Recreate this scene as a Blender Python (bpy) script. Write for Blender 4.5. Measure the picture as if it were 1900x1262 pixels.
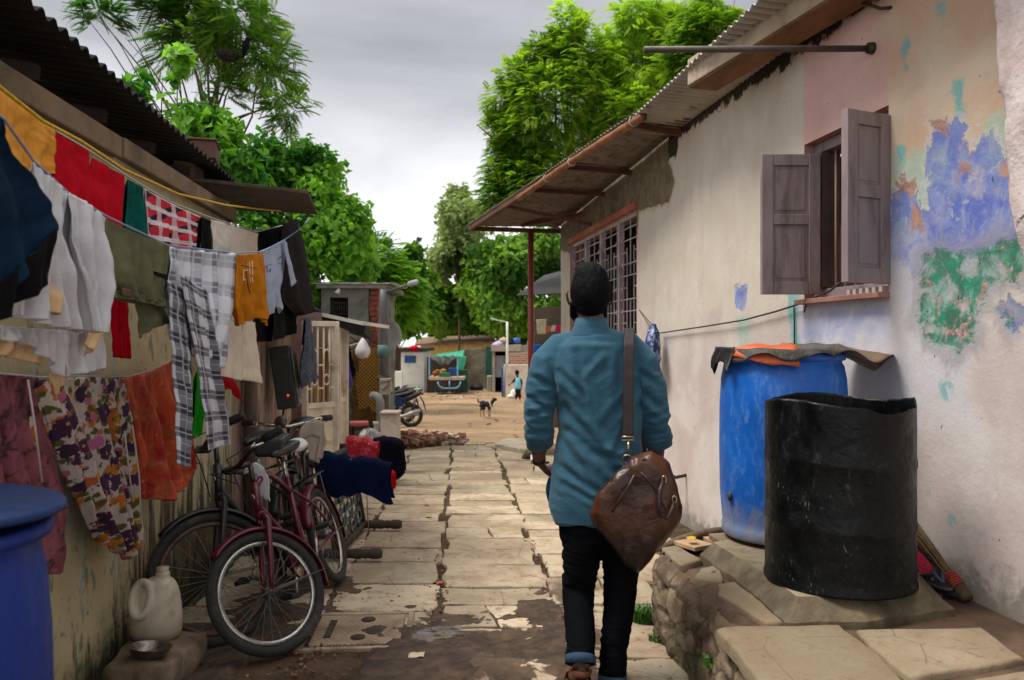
import bpy, bmesh, math, random
import numpy as np
from mathutils import Vector, Matrix, noise
R = math.radians
rng = random.Random(7)
scene = bpy.context.scene
for o in list(bpy.data.objects):
 bpy.data.objects.remove(o)
FPX, CX, CY, EYE = 1480.0, 950.0, 631.0, 1.42      # focal length in photo pixels, centre, eye height
cam_d = bpy.data.cameras.new('camera')
cam = bpy.data.objects.new('camera', cam_d)
scene.collection.objects.link(cam)
cam.location = (0, 0, EYE)
cam.rotation_euler = (R(90), 0, 0)
cam_d.sensor_width = 36.0
cam_d.lens = 36.0 * FPX / 1900.0
cam_d.clip_start = 0.05
cam_d.clip_end = 2000
cam_d.dof.use_dof = True
cam_d.dof.focus_distance = 4.0
cam_d.dof.aperture_fstop = 4.0
scene.camera = cam
scene.render.resolution_x, scene.render.resolution_y = 1024, 680
SUN_EL, SUN_AZ = 62, -97      # elevation, azimuth of the veiled sun (clockwise from +Y)
world = bpy.data.worlds.new('World')
scene.world = world
world.use_nodes = True
wn, wl = world.node_tree.nodes, world.node_tree.links
wn.clear()
out = wn.new('ShaderNodeOutputWorld')
bg = wn.new('ShaderNodeBackground')
sky = wn.new('ShaderNodeTexSky')
sky.sky_type = 'NISHITA'
sky.sun_disc = False
sky.sun_elevation = R(SUN_EL)
sky.sun_rotation = R(SUN_AZ)
sky.air_density = 1.0
sky.dust_density = 4.0
tc = wn.new('ShaderNodeTexCoord')
mp = wn.new('ShaderNodeMapping')
mp.inputs['Scale'].default_value = (1.0, 1.0, 2.3)
mp.inputs['Location'].default_value = (0.35, 0.1, 0.25)
ns = wn.new('ShaderNodeTexNoise')
ns.inputs['Scale'].default_value = 1.7
ns.inputs['Detail'].default_value = 7.0
ns.inputs['Roughness'].default_value = 0.5
ns.inputs['Distortion'].default_value = 0.3
sep = wn.new('ShaderNodeSeparateXYZ')
ramp = wn.new('ShaderNodeValToRGB')          # cloud deck, thinner and brighter low down
ramp.color_ramp.elements[0].position = 0.0
ramp.color_ramp.elements[0].color = (12.5, 12.5, 12.5, 1)
ramp.color_ramp.elements[1].position = 0.9
ramp.color_ramp.elements[1].color = (14.0, 13.8, 13.5, 1)
e = ramp.color_ramp.elements.new(0.17); e.color = (9.2, 9.2, 9.4, 1)
e = ramp.color_ramp.elements.new(0.33); e.color = (4.3, 4.35, 4.65, 1)
e = ramp.color_ramp.elements.new(0.50); e.color = (5.5, 5.5, 5.7, 1)
r2 = wn.new('ShaderNodeValToRGB')
r2.color_ramp.elements[0].position = 0.34
r2.color_ramp.elements[0].color = (0.54, 0.545, 0.575, 1)
r2.color_ramp.elements[1].position = 0.66
r2.color_ramp.elements[1].color = (1.28, 1.28, 1.27, 1)
mul = wn.new('ShaderNodeMix'); mul.data_type = 'RGBA'; mul.blend_type = 'MULTIPLY'
mul.inputs[0].default_value = 1.0
mix = wn.new('ShaderNodeMix'); mix.data_type = 'RGBA'
mix.inputs[0].default_value = 0.94          # nearly all of the blue is behind cloud
wl.new(tc.outputs['Generated'], mp.inputs['Vector'])
wl.new(mp.outputs['Vector'], ns.inputs['Vector'])
wl.new(tc.outputs['Generated'], sep.inputs[0])
wl.new(sep.outputs['Z'], ramp.inputs[0])
wl.new(ns.outputs['Fac'], r2.inputs[0])
wl.new(ramp.outputs[0], mul.inputs[6])
wl.new(r2.outputs[0], mul.inputs[7])
wl.new(sky.outputs[0], mix.inputs[6])
wl.new(mul.outputs[2], mix.inputs[7])
wl.new(mix.outputs[2], bg.inputs['Color'])
bg.inputs['Strength'].default_value = 0.055
wl.new(bg.outputs[0], out.inputs[0])
sun_d = bpy.data.lights.new('sun', 'SUN')
sun_d.energy = 1.5
sun_d.angle = R(22)
sun_d.color = (1.0, 0.95, 0.87)
sun = bpy.data.objects.new('sun', sun_d)
scene.collection.objects.link(sun)
az, el = R(SUN_AZ), R(SUN_EL)
sdir = Vector((math.sin(az) * math.cos(el), math.cos(az) * math.cos(el), math.sin(el)))
sun.rotation_euler = sdir.to_track_quat('Z', 'Y').to_euler()
vs = scene.view_settings
vs.view_transform = 'Standard'
vs.look = 'None'
vs.exposure = 1.25
vs.gamma = 1.0
scene.render.engine = 'CYCLES'
scene.cycles.max_bounces = 6
scene.cycles.transparent_max_bounces = 12
def P(px, py, y):                       # photo pixel at distance y -> point
 return Vector(((px - CX) / FPX * y, y, EYE - (py - CY) / FPX * y))
RW_B, RW_K = 2.39, -0.15                # right house wall: x = RW_B + RW_K * y
LW_B, LW_K = -1.44, -0.081              # left house wall
def on_wall(px, py, b, k):              # photo pixel -> point on a vertical plane x = b + k*y
 return P(px, py, b / ((px - CX) / FPX - k))
def RWp(px, py, off=0.0): return on_wall(px, py, RW_B - off, RW_K)
def LWp(px, py, off=0.0): return on_wall(px, py, LW_B + off, LW_K)
GZ = [(-6, 0.0), (3.3, 0.0), (12.4, -0.225), (15, -0.42), (19, -0.68), (23, -0.74), (31, -0.90), (40, -1.02), (90, -1.2), (400, -2)]
def gz(y):
 for (a, za), (b, zb) in zip(GZ, GZ[1:]):
  if y <= b:
   t = max(0.0, (y - a) / (b - a))
   return za + (zb - za) * t
 return GZ[-1][1]
def G(px, py):                          # photo pixel -> point on the ground
 y = 3.0
 lo, hi = 0.5, 300.0
 for _ in range(60):
  y = (lo + hi) / 2
  if EYE - (py - CY) / FPX * y > gz(y): lo = y
  else: hi = y
 return P(px, py, y)
COL = scene.collection
def world_mat(o):
 m = o.matrix_basis.copy()
 return m if o.parent is None else world_mat(o.parent) @ o.matrix_parent_inverse @ m
def set_parent(o, p):
 o.parent = p
 o.matrix_parent_inverse = world_mat(p).inverted()
def tag(o, label=None, cat=None, group=None, kind=None):
 if label: o['label'] = label
 if cat: o['category'] = cat
 if group: o['group'] = group
 if kind: o['kind'] = kind
 return o
def empty(name, loc, label=None, cat=None, group=None):
 o = bpy.data.objects.new(name, None)
 o.empty_display_size = 0.1
 COL.objects.link(o)
 o.location = loc
 return tag(o, label, cat, group)
def kids(o): return [c for c in bpy.data.objects if c.parent == o]
def copy_tree(o, parent=None):
 c = o.copy(); COL.objects.link(c)
 if parent: c.parent = parent
 for ch in kids(o): copy_tree(ch, c)
 return c
class MB:
 """collects shapes in world coordinates, then links them as one mesh object"""
 def __init__(s): s.v = []; s.f = []; s.fl = []
 def add(s, vs_, fs, flat=False):
  n = len(s.v)
  s.v += [Vector(v) for v in vs_]
  s.f += [tuple(i + n for i in f) for f in fs]
  s.fl += [flat] * len(fs)
  return s
 def box(s, c, size, rz=0.0, rot=None, taper=1.0):
  c = Vector(c); h = Vector(size) / 2
  m = rot if rot is not None else Matrix.Rotation(rz, 3, 'Z')
  pts = []
  for z in (-1, 1):
   t = taper if z > 0 else 1.0
   for x, y in ((-1, -1), (1, -1), (1, 1), (-1, 1)):
    pts.append(c + m @ Vector((x * h.x * t, y * h.y * t, z * h.z)))
  s.add(pts, [(0, 3, 2, 1), (4, 5, 6, 7), (0, 1, 5, 4), (1, 2, 6, 5), (2, 3, 7, 6), (3, 0, 4, 7)], True)
  return s
 def hull8(s, a, b):                 # a: 4 points, b: 4 matching points
  s.add(list(a) + list(b), [(0, 3, 2, 1), (4, 5, 6, 7), (0, 1, 5, 4), (1, 2, 6, 5), (2, 3, 7, 6), (3, 0, 4, 7)], True)
  return s
 def beam(s, a, b, w, h, up=(0, 0, 1)):    # rectangular bar from a to b
  a, b = Vector(a), Vector(b)
  d = (b - a).normalized(); up = Vector(up)
  sd = d.cross(up)
  if sd.length < 1e-4: sd = d.cross(Vector((1, 0, 0)))
  sd.normalize(); u = sd.cross(d)
  q = lambda p: [p - sd * w / 2 - u * h / 2, p + sd * w / 2 - u * h / 2, p + sd * w / 2 + u * h / 2, p - sd * w / 2 + u * h / 2]
  return s.hull8(q(a), q(b))
 def tube(s, pts, r, seg=8, caps=True, side=None, closed=False):
  """pts: path; r: radius, list of radii or list of (ra, rb); side: fixed direction of ra"""
  pts = [Vector(p) for p in pts]; n = len(pts)
  rs = r if isinstance(r, (list, tuple)) and len(r) == n else [r] * n
  vs_, fs = [], []
  prev = None
  for i, p in enumerate(pts):
   if closed: d = pts[(i + 1) % n] - pts[i - 1]
   else: d = pts[min(i + 1, n - 1)] - pts[max(i - 1, 0)]
   if d.length < 1e-9: d = Vector((0, 0, 1))
   d.normalize()
   if side is not None: a = Vector(side) - d * d.dot(Vector(side))
   elif prev is not None: a = prev - d * d.dot(prev)
   else:
    a = d.cross(Vector((0, 0, 1)))
    if a.length < 0.05: a = d.cross(Vector((0, 1, 0)))
   a.normalize(); prev = a
   b = d.cross(a)
   ra, rb = rs[i] if isinstance(rs[i], (list, tuple)) else (rs[i], rs[i])
   for k in range(seg):
    t = 2 * math.pi * k / seg
    vs_.append(p + a * (ra * math.cos(t)) + b * (rb * math.sin(t)))
  m = n if closed else n - 1
  for i in range(m):
   j = (i + 1) % n
   for k in range(seg):
    k2 = (k + 1) % seg
    fs.append((i * seg + k, i * seg + k2, j * seg + k2, j * seg + k))
  if caps and not closed:
   fs.append(tuple(range(seg - 1, -1, -1)))
   fs.append(tuple((n - 1) * seg + k for k in range(seg)))
  return s.add(vs_, fs)
 def lathe(s, prof, c=(0, 0, 0), seg=32, rot=None, wob=None, caps=True):   # prof: (radius, height)
  c = Vector(c); m = rot or Matrix.Identity(3)
  vs_, fs = [], []
  for i, (r, z) in enumerate(prof):
   for k in range(seg):
    t = 2 * math.pi * k / seg
    rr = r * (1 + (wob(t, z) if wob else 0))
    vs_.append(c + m @ Vector((rr * math.cos(t), rr * math.sin(t), z)))
  for i in range(len(prof) - 1):
   for k in range(seg):
    k2 = (k + 1) % seg
    fs.append((i * seg + k, i * seg + k2, (i + 1) * seg + k2, (i + 1) * seg + k))
  if caps:
   fs.append(tuple(range(seg - 1, -1, -1)))
   fs.append(tuple((len(prof) - 1) * seg + k for k in range(seg)))
  return s.add(vs_, fs)
 def prism(s, poly, thick, flat=True):        # planar polygon (points) extruded along 'thick' vector
  n = len(poly); t = Vector(thick)
  a = [Vector(p) for p in poly]; b = [p + t for p in a]
  fs = [tuple(range(n)), tuple(range(2 * n - 1, n - 1, -1))]
  fs += [(i, n + i, n + (i + 1) % n, (i + 1) % n) for i in range(n)]
  return s.add(a + b, fs, flat)
 def grid(s, pts2):                  # rows of points
  r, c = len(pts2), len(pts2[0])
  vs_ = [p for row in pts2 for p in row]
  fs = [(i * c + j, i * c + j + 1, (i + 1) * c + j + 1, (i + 1) * c + j) for i in range(r - 1) for j in range(c - 1)]
  return s.add(vs_, fs)
 def ball(s, c, r, seg=12, rings=8, rot=None):
  r = r if isinstance(r, (tuple, list)) else (r, r, r)
  m = rot or Matrix.Identity(3); c = Vector(c)
  vs_ = [c + m @ Vector((0, 0, -r[2]))]; fs = []
  for i in range(1, rings):
   a = -math.pi / 2 + math.pi * i / rings
   for k in range(seg):
    t = 2 * math.pi * k / seg
    vs_.append(c + m @ Vector((r[0] * math.cos(a) * math.cos(t), r[1] * math.cos(a) * math.sin(t), r[2] * math.sin(a))))
  vs_.append(c + m @ Vector((0, 0, r[2])))
  top = len(vs_) - 1
  for k in range(seg):
   k2 = (k + 1) % seg
   fs.append((0, 1 + k2, 1 + k));
   fs.append((top, top - seg + k, top - seg + k2))
   for i in range(rings - 2):
    a = 1 + i * seg
    fs.append((a + k, a + k2, a + seg + k2, a + seg + k))
  return s.add(vs_, fs)
 def build(s, name, mat, parent=None, smooth=True, bevel=0.0, solid=0.0, loc=None):
  me = bpy.data.meshes.new(name)
  o = bpy.data.objects.new(name, me)
  COL.objects.link(o)
  base = Vector((0, 0, 0))
  if parent is None:
   if loc is not None: base = Vector(loc)
   else:
    xs = [v.x for v in s.v]; ys = [v.y for v in s.v]; zs = [v.z for v in s.v]
    base = Vector(((min(xs) + max(xs)) / 2, (min(ys) + max(ys)) / 2, min(zs)))
  me.from_pydata([tuple(v - base) for v in s.v], [], s.f)
  me.polygons.foreach_set('use_smooth', [smooth and not fl for fl in s.fl])
  me.update()
  o.location = base
  if mat: me.materials.append(mat)
  if parent is not None: set_parent(o, parent)
  if solid:
   m = o.modifiers.new('solid', 'SOLIDIFY'); m.thickness = solid; m.offset = 0
  if bevel:
   m = o.modifiers.new('bevel', 'BEVEL'); m.width = bevel; m.segments = 2; m.limit_method = 'ANGLE'; m.angle_limit = R(35)
  return o
def np_mesh(name, verts, faces, mat, parent=None, attrs=None, smooth=True):
 """numpy arrays (verts Nx3, faces Mx4 or Mx3) -> object; attrs: {name: (domain, values)}"""
 me = bpy.data.meshes.new(name)
 k = faces.shape[1]
 me.vertices.add(len(verts)); me.vertices.foreach_set('co', verts.astype(np.float32).ravel())
 me.loops.add(faces.size); me.loops.foreach_set('vertex_index', faces.astype(np.int32).ravel())
 me.polygons.add(len(faces))
 me.polygons.foreach_set('loop_start', np.arange(0, faces.size, k, dtype=np.int32))
 me.update(calc_edges=True)
 me.polygons.foreach_set('use_smooth', np.full(len(faces), smooth, dtype=bool))
 for an, (dom, val) in (attrs or {}).items():
  a = me.attributes.new(an, 'FLOAT', dom)
  a.data.foreach_set('value', val.astype(np.float32).ravel())
 me.materials.append(mat)
 o = bpy.data.objects.new(name, me)
 COL.objects.link(o)
 if parent is not None: set_parent(o, parent)
 return o
def bake(o, mods):
 """apply modifiers given as (type, {settings}) to o's mesh"""
 for t, st in mods:
  m = o.modifiers.new(t.lower(), t)
  for k, v in st.items(): setattr(m, k, v)
 dg = bpy.context.evaluated_depsgraph_get()
 dg.update()
 me = bpy.data.meshes.new_from_object(o.evaluated_get(dg))
 o.modifiers.clear()
 old = o.data
 mats = [m for m in old.materials]
 o.data = me
 if not me.materials:
  for m in mats: me.materials.append(m)
 me.polygons.foreach_set('use_smooth', np.ones(len(me.polygons), dtype=bool))
 bpy.data.meshes.remove(old)
 return o
def remesh(o, voxel, smooth=4, fac=0.5):
 return bake(o, [('REMESH', dict(mode='VOXEL', voxel_size=voxel)), ('SMOOTH', dict(factor=fac, iterations=smooth))])
def get_co(o):
 me = o.data
 a = np.empty(len(me.vertices) * 3, dtype=np.float32); me.vertices.foreach_get('co', a)
 return a.reshape(-1, 3)
def get_no(o):
 me = o.data
 a = np.empty(len(me.vertices) * 3, dtype=np.float32); me.vertices.foreach_get('normal', a)
 return a.reshape(-1, 3)
def set_co(o, a):
 o.data.vertices.foreach_set('co', a.astype(np.float32).ravel()); o.data.update()
_perm = np.random.RandomState(3).rand(64, 64, 64).astype(np.float32)
def vnoise(p, scale=1.0, off=0.0):
 q = np.asarray(p, dtype=np.float32) * scale + off
 i = np.floor(q).astype(int); f = q - i
 f = f * f * (3 - 2 * f)
 r = 0
 for dx in (0, 1):
  for dy in (0, 1):
   for dz in (0, 1):
    w = (f[..., 0] if dx else 1 - f[..., 0]) * (f[..., 1] if dy else 1 - f[..., 1]) * (f[..., 2] if dz else 1 - f[..., 2])
    r = r + w * _perm[(i[..., 0] + dx) % 64, (i[..., 1] + dy) % 64, (i[..., 2] + dz) % 64]
 return r
def fnoise(p, scale=1.0, octv=4, off=0.0):
 r, a, t = 0, 1.0, 0
 for k in range(octv):
  r = r + a * vnoise(p, scale * 2 ** k, off + 13.7 * k); t += a; a *= 0.5
 return r / t
def srgb(r, g, b):
 f = lambda c: (c / 12.92 if c <= 0.04045 else ((c + 0.055) / 1.055) ** 2.4)
 return tuple(f(c / 255.0) for c in (r, g, b))
class NT:
 def __init__(s, name):
  s.m = bpy.data.materials.new(name); s.m.use_nodes = True
  s.n, s.l = s.m.node_tree.nodes, s.m.node_tree.links
  s.n.clear()
  s.out = s.n.new('ShaderNodeOutputMaterial')
  s.p = s.n.new('ShaderNodeBsdfPrincipled')
  s.l.new(s.p.outputs[0], s.out.inputs[0])
  s.tc = s.n.new('ShaderNodeTexCoord')
 def link(s, a, b): s.l.new(a, b)
 def val(s, node, i, v):
  if hasattr(v, 'is_linked') or hasattr(v, 'links'): s.l.new(v, node.inputs[i])
  else:
   if isinstance(v, tuple) and len(v) == 3 and node.inputs[i].type == 'RGBA': v = v + (1,)
   node.inputs[i].default_value = v
 def noise(s, scale=5, detail=4, rough=0.55, dist=0.0, vec=None, sc3=None, out='Fac'):
  n = s.n.new('ShaderNodeTexNoise')
  n.inputs['Scale'].default_value = scale; n.inputs['Detail'].default_value = detail
  n.inputs['Roughness'].default_value = rough; n.inputs['Distortion'].default_value = dist
  v = vec or s.tc.outputs['Object']
  if sc3:
   mpn = s.n.new('ShaderNodeMapping'); mpn.inputs['Scale'].default_value = sc3
   s.l.new(v, mpn.inputs[0]); v = mpn.outputs[0]
  s.l.new(v, n.inputs['Vector'])
  return n.outputs[out]
 def voro(s, scale=5, feature='F1', out='Distance', vec=None, sc3=None, rnd=1.0):
  n = s.n.new('ShaderNodeTexVoronoi'); n.feature = feature
  n.inputs['Scale'].default_value = scale; n.inputs['Randomness'].default_value = rnd
  v = vec or s.tc.outputs['Object']
  if sc3:
   mpn = s.n.new('ShaderNodeMapping'); mpn.inputs['Scale'].default_value = sc3
   s.l.new(v, mpn.inputs[0]); v = mpn.outputs[0]
  s.l.new(v, n.inputs['Vector'])
  return n.outputs[out]
 def math(s, op, a, b=0.0, c=0.0, clamp=False):
  n = s.n.new('ShaderNodeMath'); n.operation = op; n.use_clamp = clamp
  s.val(n, 0, a); s.val(n, 1, b)
  if op in ('MULTIPLY_ADD', 'SMOOTH_MIN', 'SMOOTH_MAX', 'COMPARE'): s.val(n, 2, c)
  return n.outputs[0]
 def step(s, x, lo, hi):
  n = s.n.new('ShaderNodeMapRange'); n.clamp = True; n.interpolation_type = 'SMOOTHSTEP'
  s.val(n, 0, x); n.inputs[1].default_value = lo; n.inputs[2].default_value = hi
  return n.outputs[0]
 def mix(s, f, a, b, blend='MIX'):
  n = s.n.new('ShaderNodeMix'); n.data_type = 'RGBA'; n.blend_type = blend
  s.val(n, 0, f)
  for i, v in ((6, a), (7, b)):
   if isinstance(v, tuple): n.inputs[i].default_value = v + (1,) if len(v) == 3 else v
   else: s.l.new(v, n.inputs[i])
  return n.outputs[2]
 def attr(s, name):
  n = s.n.new('ShaderNodeAttribute'); n.attribute_name = name
  return n.outputs['Fac']
 def xyz(s, vec=None):
  n = s.n.new('ShaderNodeSeparateXYZ'); s.l.new(vec or s.tc.outputs['Object'], n.inputs[0])
  return n.outputs
 def ramp(s, f, stops):
  n = s.n.new('ShaderNodeValToRGB'); cr = n.color_ramp
  cr.elements[0].position, cr.elements[0].color = stops[0][0], stops[0][1] + (1,)
  cr.elements[1].position, cr.elements[1].color = stops[-1][0], stops[-1][1] + (1,)
  for p, c in stops[1:-1]:
   e_ = cr.elements.new(p); e_.color = c + (1,)
  s.l.new(f, n.inputs[0])
  return n.outputs[0]
 def bump(s, h, strength=0.3, dist=0.01):
  n = s.n.new('ShaderNodeBump'); n.inputs['Strength'].default_value = strength; n.inputs['Distance'].default_value = dist
  s.l.new(h, n.inputs['Height']); s.l.new(n.outputs[0], s.p.inputs['Normal'])
 def color(s, c):
  if isinstance(c, tuple): s.p.inputs['Base Color'].default_value = c + (1,)
  else: s.l.new(c, s.p.inputs['Base Color'])
  return s
 def rough(s, r):
  s.val(s.p, s.p.inputs.find('Roughness'), r); return s
 def set(s, **k):
  for a, v in k.items(): s.p.inputs[a.replace('_', ' ')].default_value = v
  return s
_mats = {}
def M(name, base, rough=0.7, var=0.25, scale=6.0, bump=0.15, metal=0.0, dirt=None, dirt_amt=0.35, dscale=3.0, spec=0.5, bscale=None, stretch=None):
 """general worn surface: base colour varied by noise, patches of dirt, fine bump"""
 if name in _mats: return _mats[name]
 t = NT(name)
 a = t.noise(scale, 5, 0.6, 0.2, sc3=stretch)
 lo = tuple(c * (1 - var) for c in base); hi = tuple(min(1, c * (1 + var)) for c in base)
 col = t.mix(t.step(a, 0.3, 0.7), lo, hi)
 if dirt:
  d = t.step(t.noise(dscale, 6, 0.65, 0.4, sc3=stretch), 0.62 - dirt_amt * 0.4, 0.72)
  col = t.mix(t.math('MULTIPLY', d, 0.85), col, dirt)
 t.color(col)
 r_ = t.step(t.noise(scale * 2.3, 3), 0.2, 0.8)
 rr = t.n.new('ShaderNodeMapRange'); t.l.new(r_, rr.inputs[0]); rr.inputs[3].default_value = max(0.03, rough - 0.12); rr.inputs[4].default_value = min(1, rough + 0.12)
 t.rough(rr.outputs[0])
 t.set(Metallic=metal, Specular_IOR_Level=spec)
 if bump: t.bump(t.noise(bscale or scale * 6, 5, 0.6, sc3=stretch), bump, 0.01)
 _mats[name] = t.m
 return t.m
def cloth_mat(name, base, var=0.18, weave=900, rough=0.9, sheen=0.0, bump=0.25):
 if name in _mats: return _mats[name]
 t = NT(name)
 a = t.noise(7, 5, 0.6, 0.4)
 f = t.noise(weave * 0.35, 2, 0.5)
 col = t.mix(t.step(a, 0.3, 0.7), tuple(c * (1 - var) for c in base), tuple(min(1, c * (1 + var)) for c in base))
 col = t.mix(0.25, col, t.mix(f, tuple(c * 0.55 for c in base), tuple(min(1, c * 1.5) for c in base)))
 t.color(col).rough(rough)
 t.set(Specular_IOR_Level=0.08, Sheen_Weight=sheen)
 t.bump(t.noise(22, 5, 0.6, 0.6), bump, 0.02)
 _mats[name] = t.m
 return t.m
# ================================================================ GROUND
def ground_z(x, y):
 return gz(y)
def build_ground():
 ys = list(np.arange(-6, 14, 0.25)) + list(np.arange(14, 45, 0.6)) + [50, 60, 80, 110, 150, 220, 320, 420]
 xs = [-220, -120, -60, -30, -16, -10] + list(np.arange(-7, 7.01, 0.3)) + [10, 16, 30, 60, 120, 220]
 vs_ = []
 for y in ys:
  for x in xs:
   z = gz(y) - 0.016
   if y > 12.6:
    z += 0.016 + 0.10 * (noise.noise(Vector((x * 0.35, y * 0.35, 1))) ) * min(1, (y - 12.6) / 3)
    z += 0.03 * noise.noise(Vector((x * 1.5, y * 1.5, 5))) * min(1, (y - 12.6) / 3)
   else:
    z += 0.007 * noise.noise(Vector((x * 3, y * 3, 2)))
   vs_.append((x, y, z))
 nx = len(xs)
 fs = [(j * nx + i, j * nx + i + 1, (j + 1) * nx + i + 1, (j + 1) * nx + i) for j in range(len(ys) - 1) for i in range(nx - 1)]
 t = NT('earth')
 x, y, z = t.xyz()
 n1 = t.noise(0.55, 6, 0.6, 0.3)
 n2 = t.noise(5, 6, 0.7)
 n3 = t.noise(38, 4, 0.7)
 far = t.mix(t.step(n1, 0.35, 0.65), srgb(132, 108, 82), srgb(164, 138, 106))
 far = t.mix(t.step(n2, 0.42, 0.75), far, srgb(128, 104, 80))
 near = t.mix(t.step(n2, 0.3, 0.7), srgb(58, 44, 32), srgb(96, 76, 58))
 col = t.mix(t.step(y, 11.6, 13.4), near, far)
 col = t.mix(t.math('MULTIPLY', t.step(n3, 0.62, 0.7), 0.5), col, srgb(190, 176, 154))
 col = t.mix(t.math('MULTIPLY', t.step(n3, 0.40, 0.30), 0.6), col, srgb(74, 56, 40))
 track = t.step(t.noise(1.2, 5, 0.6, 0.2, sc3=(0.25, 1.6, 1)), 0.56, 0.66)
 col = t.mix(t.math('MULTIPLY', t.math('MULTIPLY', track, t.step(y, 12.6, 14)), 0.5), col, srgb(112, 90, 68))
 t.color(col).rough(0.95); t.set(Specular_IOR_Level=0.2)
 t.bump(t.math('ADD', n3, t.math('MULTIPLY', n2, 2.0)), 0.6, 0.02)
 m = MB(); m.add(vs_, fs)
 tag(m.build('ground', t.m, loc=(0, 0, 0)), kind='structure')
build_ground()
def paving_mat():
 t = NT('flagstone')
 x, y, z = t.xyz()
 tone = t.attr('tone')
 n1 = t.noise(2.6, 6, 0.6, 0.3); n2 = t.noise(16, 6, 0.7, 0.2); n3 = t.noise(75, 3, 0.6)
 a = t.mix(tone, srgb(172, 154, 130), srgb(206, 188, 160))
 a = t.mix(t.step(t.attr('tint'), 0.45, 0.85), a, srgb(170, 158, 134))
 a = t.mix(t.step(tone, 0.0, -0.25), a, t.mix(n2, srgb(112, 101, 82), srgb(148, 136, 112)))
 a = t.mix(t.step(n1, 0.36, 0.62), t.mix(0.5, a, srgb(122, 98, 74)), a)
 a = t.mix(t.math('MULTIPLY', t.step(n2, 0.52, 0.68), 0.7), a, srgb(112, 92, 72))
 ck = t.math('MULTIPLY', t.step(t.voro(2.3, 'DISTANCE_TO_EDGE'), 0.012, 0.0), t.step(t.noise(1.7, 4), 0.50, 0.58))
 a = t.mix(t.math('MULTIPLY', ck, 0.5), a, srgb(78, 60, 46))
 a = t.mix(t.math('MULTIPLY', t.step(n3, 0.64, 0.72), 0.45), a, srgb(66, 52, 40))
 v = t.voro(1.5, 'DISTANCE_TO_EDGE', vec=t.n.new('ShaderNodeVectorMath').outputs[0]) if False else None
 cx_, cy_ = -0.30, 3.62
 dx = t.math('MULTIPLY', t.math('SUBTRACT', x, cx_), 1.0); dy = t.math('MULTIPLY', t.math('SUBTRACT', y, cy_), 1.35)
 d = t.math('SQRT', t.math('ADD', t.math('MULTIPLY', dx, dx), t.math('MULTIPLY', dy, dy)))
 nm = t.noise(3.2, 7, 0.62, 0.8)
 mud = t.step(t.math('ADD', t.math('SUBTRACT', 0.60, d), t.math('MULTIPLY', t.math('SUBTRACT', nm, 0.5), 2.1)), 0.0, 0.10)
 near = t.step(t.math('ADD', y, t.math('MULTIPLY', t.math('SUBTRACT', nm, 0.5), 2.2)), 3.38, 3.16)
 leftn = t.step(t.math('ADD', x, t.math('MULTIPLY', t.math('SUBTRACT', nm, 0.5), 1.6)), -0.10, -0.32)
 mud = t.math('MAXIMUM', mud, t.math('MULTIPLY', near, leftn))
 streak = t.step(t.math('ADD', t.math('ABSOLUTE', t.math('ADD', t.math('SUBTRACT', x, 0.46), t.math('MULTIPLY', y, 0.035))), t.math('MULTIPLY', t.math('SUBTRACT', nm, 0.5), 0.9)), 0.13, 0.02)
 streak = t.math('MULTIPLY', streak, t.step(y, 5.2, 4.4))
 mud = t.math('MAXIMUM', mud, streak)
 mudc = t.mix(t.step(t.noise(7, 5, 0.7), 0.35, 0.7), srgb(54, 40, 30), srgb(92, 70, 52))
 moss = t.step(t.math('ADD', t.noise(4.5, 4), t.math('MULTIPLY', t.math('SUBTRACT', 3.3, y), 0.25)), 0.60, 0.7)
 mudc = t.mix(t.math('MULTIPLY', moss, 0.55), mudc, srgb(58, 62, 22))
 a = t.mix(t.math('MULTIPLY', mud, 0.93), a, mudc)
 wet = t.step(t.math('ADD', t.math('SUBTRACT', 0.26, t.math('SQRT', t.math('ADD', t.math('POWER', t.math('ADD', x, 0.34), 2), t.math('POWER', t.math('MULTIPLY', t.math('SUBTRACT', y, 3.70), 1.6), 2)))), t.math('MULTIPLY', t.math('SUBTRACT', t.noise(9, 5, 0.6), 0.5), 0.35)), 0.0, 0.05)
 red = t.step(t.voro(1.25, sc3=(1, 1, 0.1)), 0.075, 0.05)
 red = t.math('MULTIPLY', red, t.step(t.noise(24, 4, 0.7), 0.45, 0.55))
 a = t.mix(t.math('MULTIPLY', red, 0.75), a, srgb(166, 70, 38))
 t.color(a)
 t.rough(t.mix(wet, (0.86, 0.86, 0.86), (0.12, 0.12, 0.12)))
 t.set(Specular_IOR_Level=0.35)
 h = t.math('ADD', t.math('MULTIPLY', n2, 1.0), t.math('MULTIPLY', n3, 0.35))
 h = t.math('MULTIPLY', h, t.math('SUBTRACT', 1.0, t.math('MULTIPLY', wet, 0.93)))
 t.bump(h, 0.55, 0.012)
 return t.m
PAVE = paving_mat()
def lane_x(c, y): return c - 0.066 * y
def ragged(poly, amp, seed, step=0.05):
 """poly: list of (x, y); returns outline with irregular edges"""
 out_ = []
 n = len(poly)
 for i in range(n):
  a, b = Vector(poly[i] + (0,)), Vector(poly[(i + 1) % n] + (0,))
  L = (b - a).length; k = max(2, int(L / step)); d = (b - a) / L; nn = Vector((-d.y, d.x, 0))
  for j in range(k):
   t = j / k
   p = a.lerp(b, t)
   w = amp * (noise.noise(Vector((p.x * 5 + seed, p.y * 5, seed * 3.1))) * 1.2 + 0.6 * noise.noise(Vector((p.x * 19 + seed, p.y * 19, seed))))
   out_.append((p.x + nn.x * w, p.y + nn.y * w))
 return out_
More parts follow.
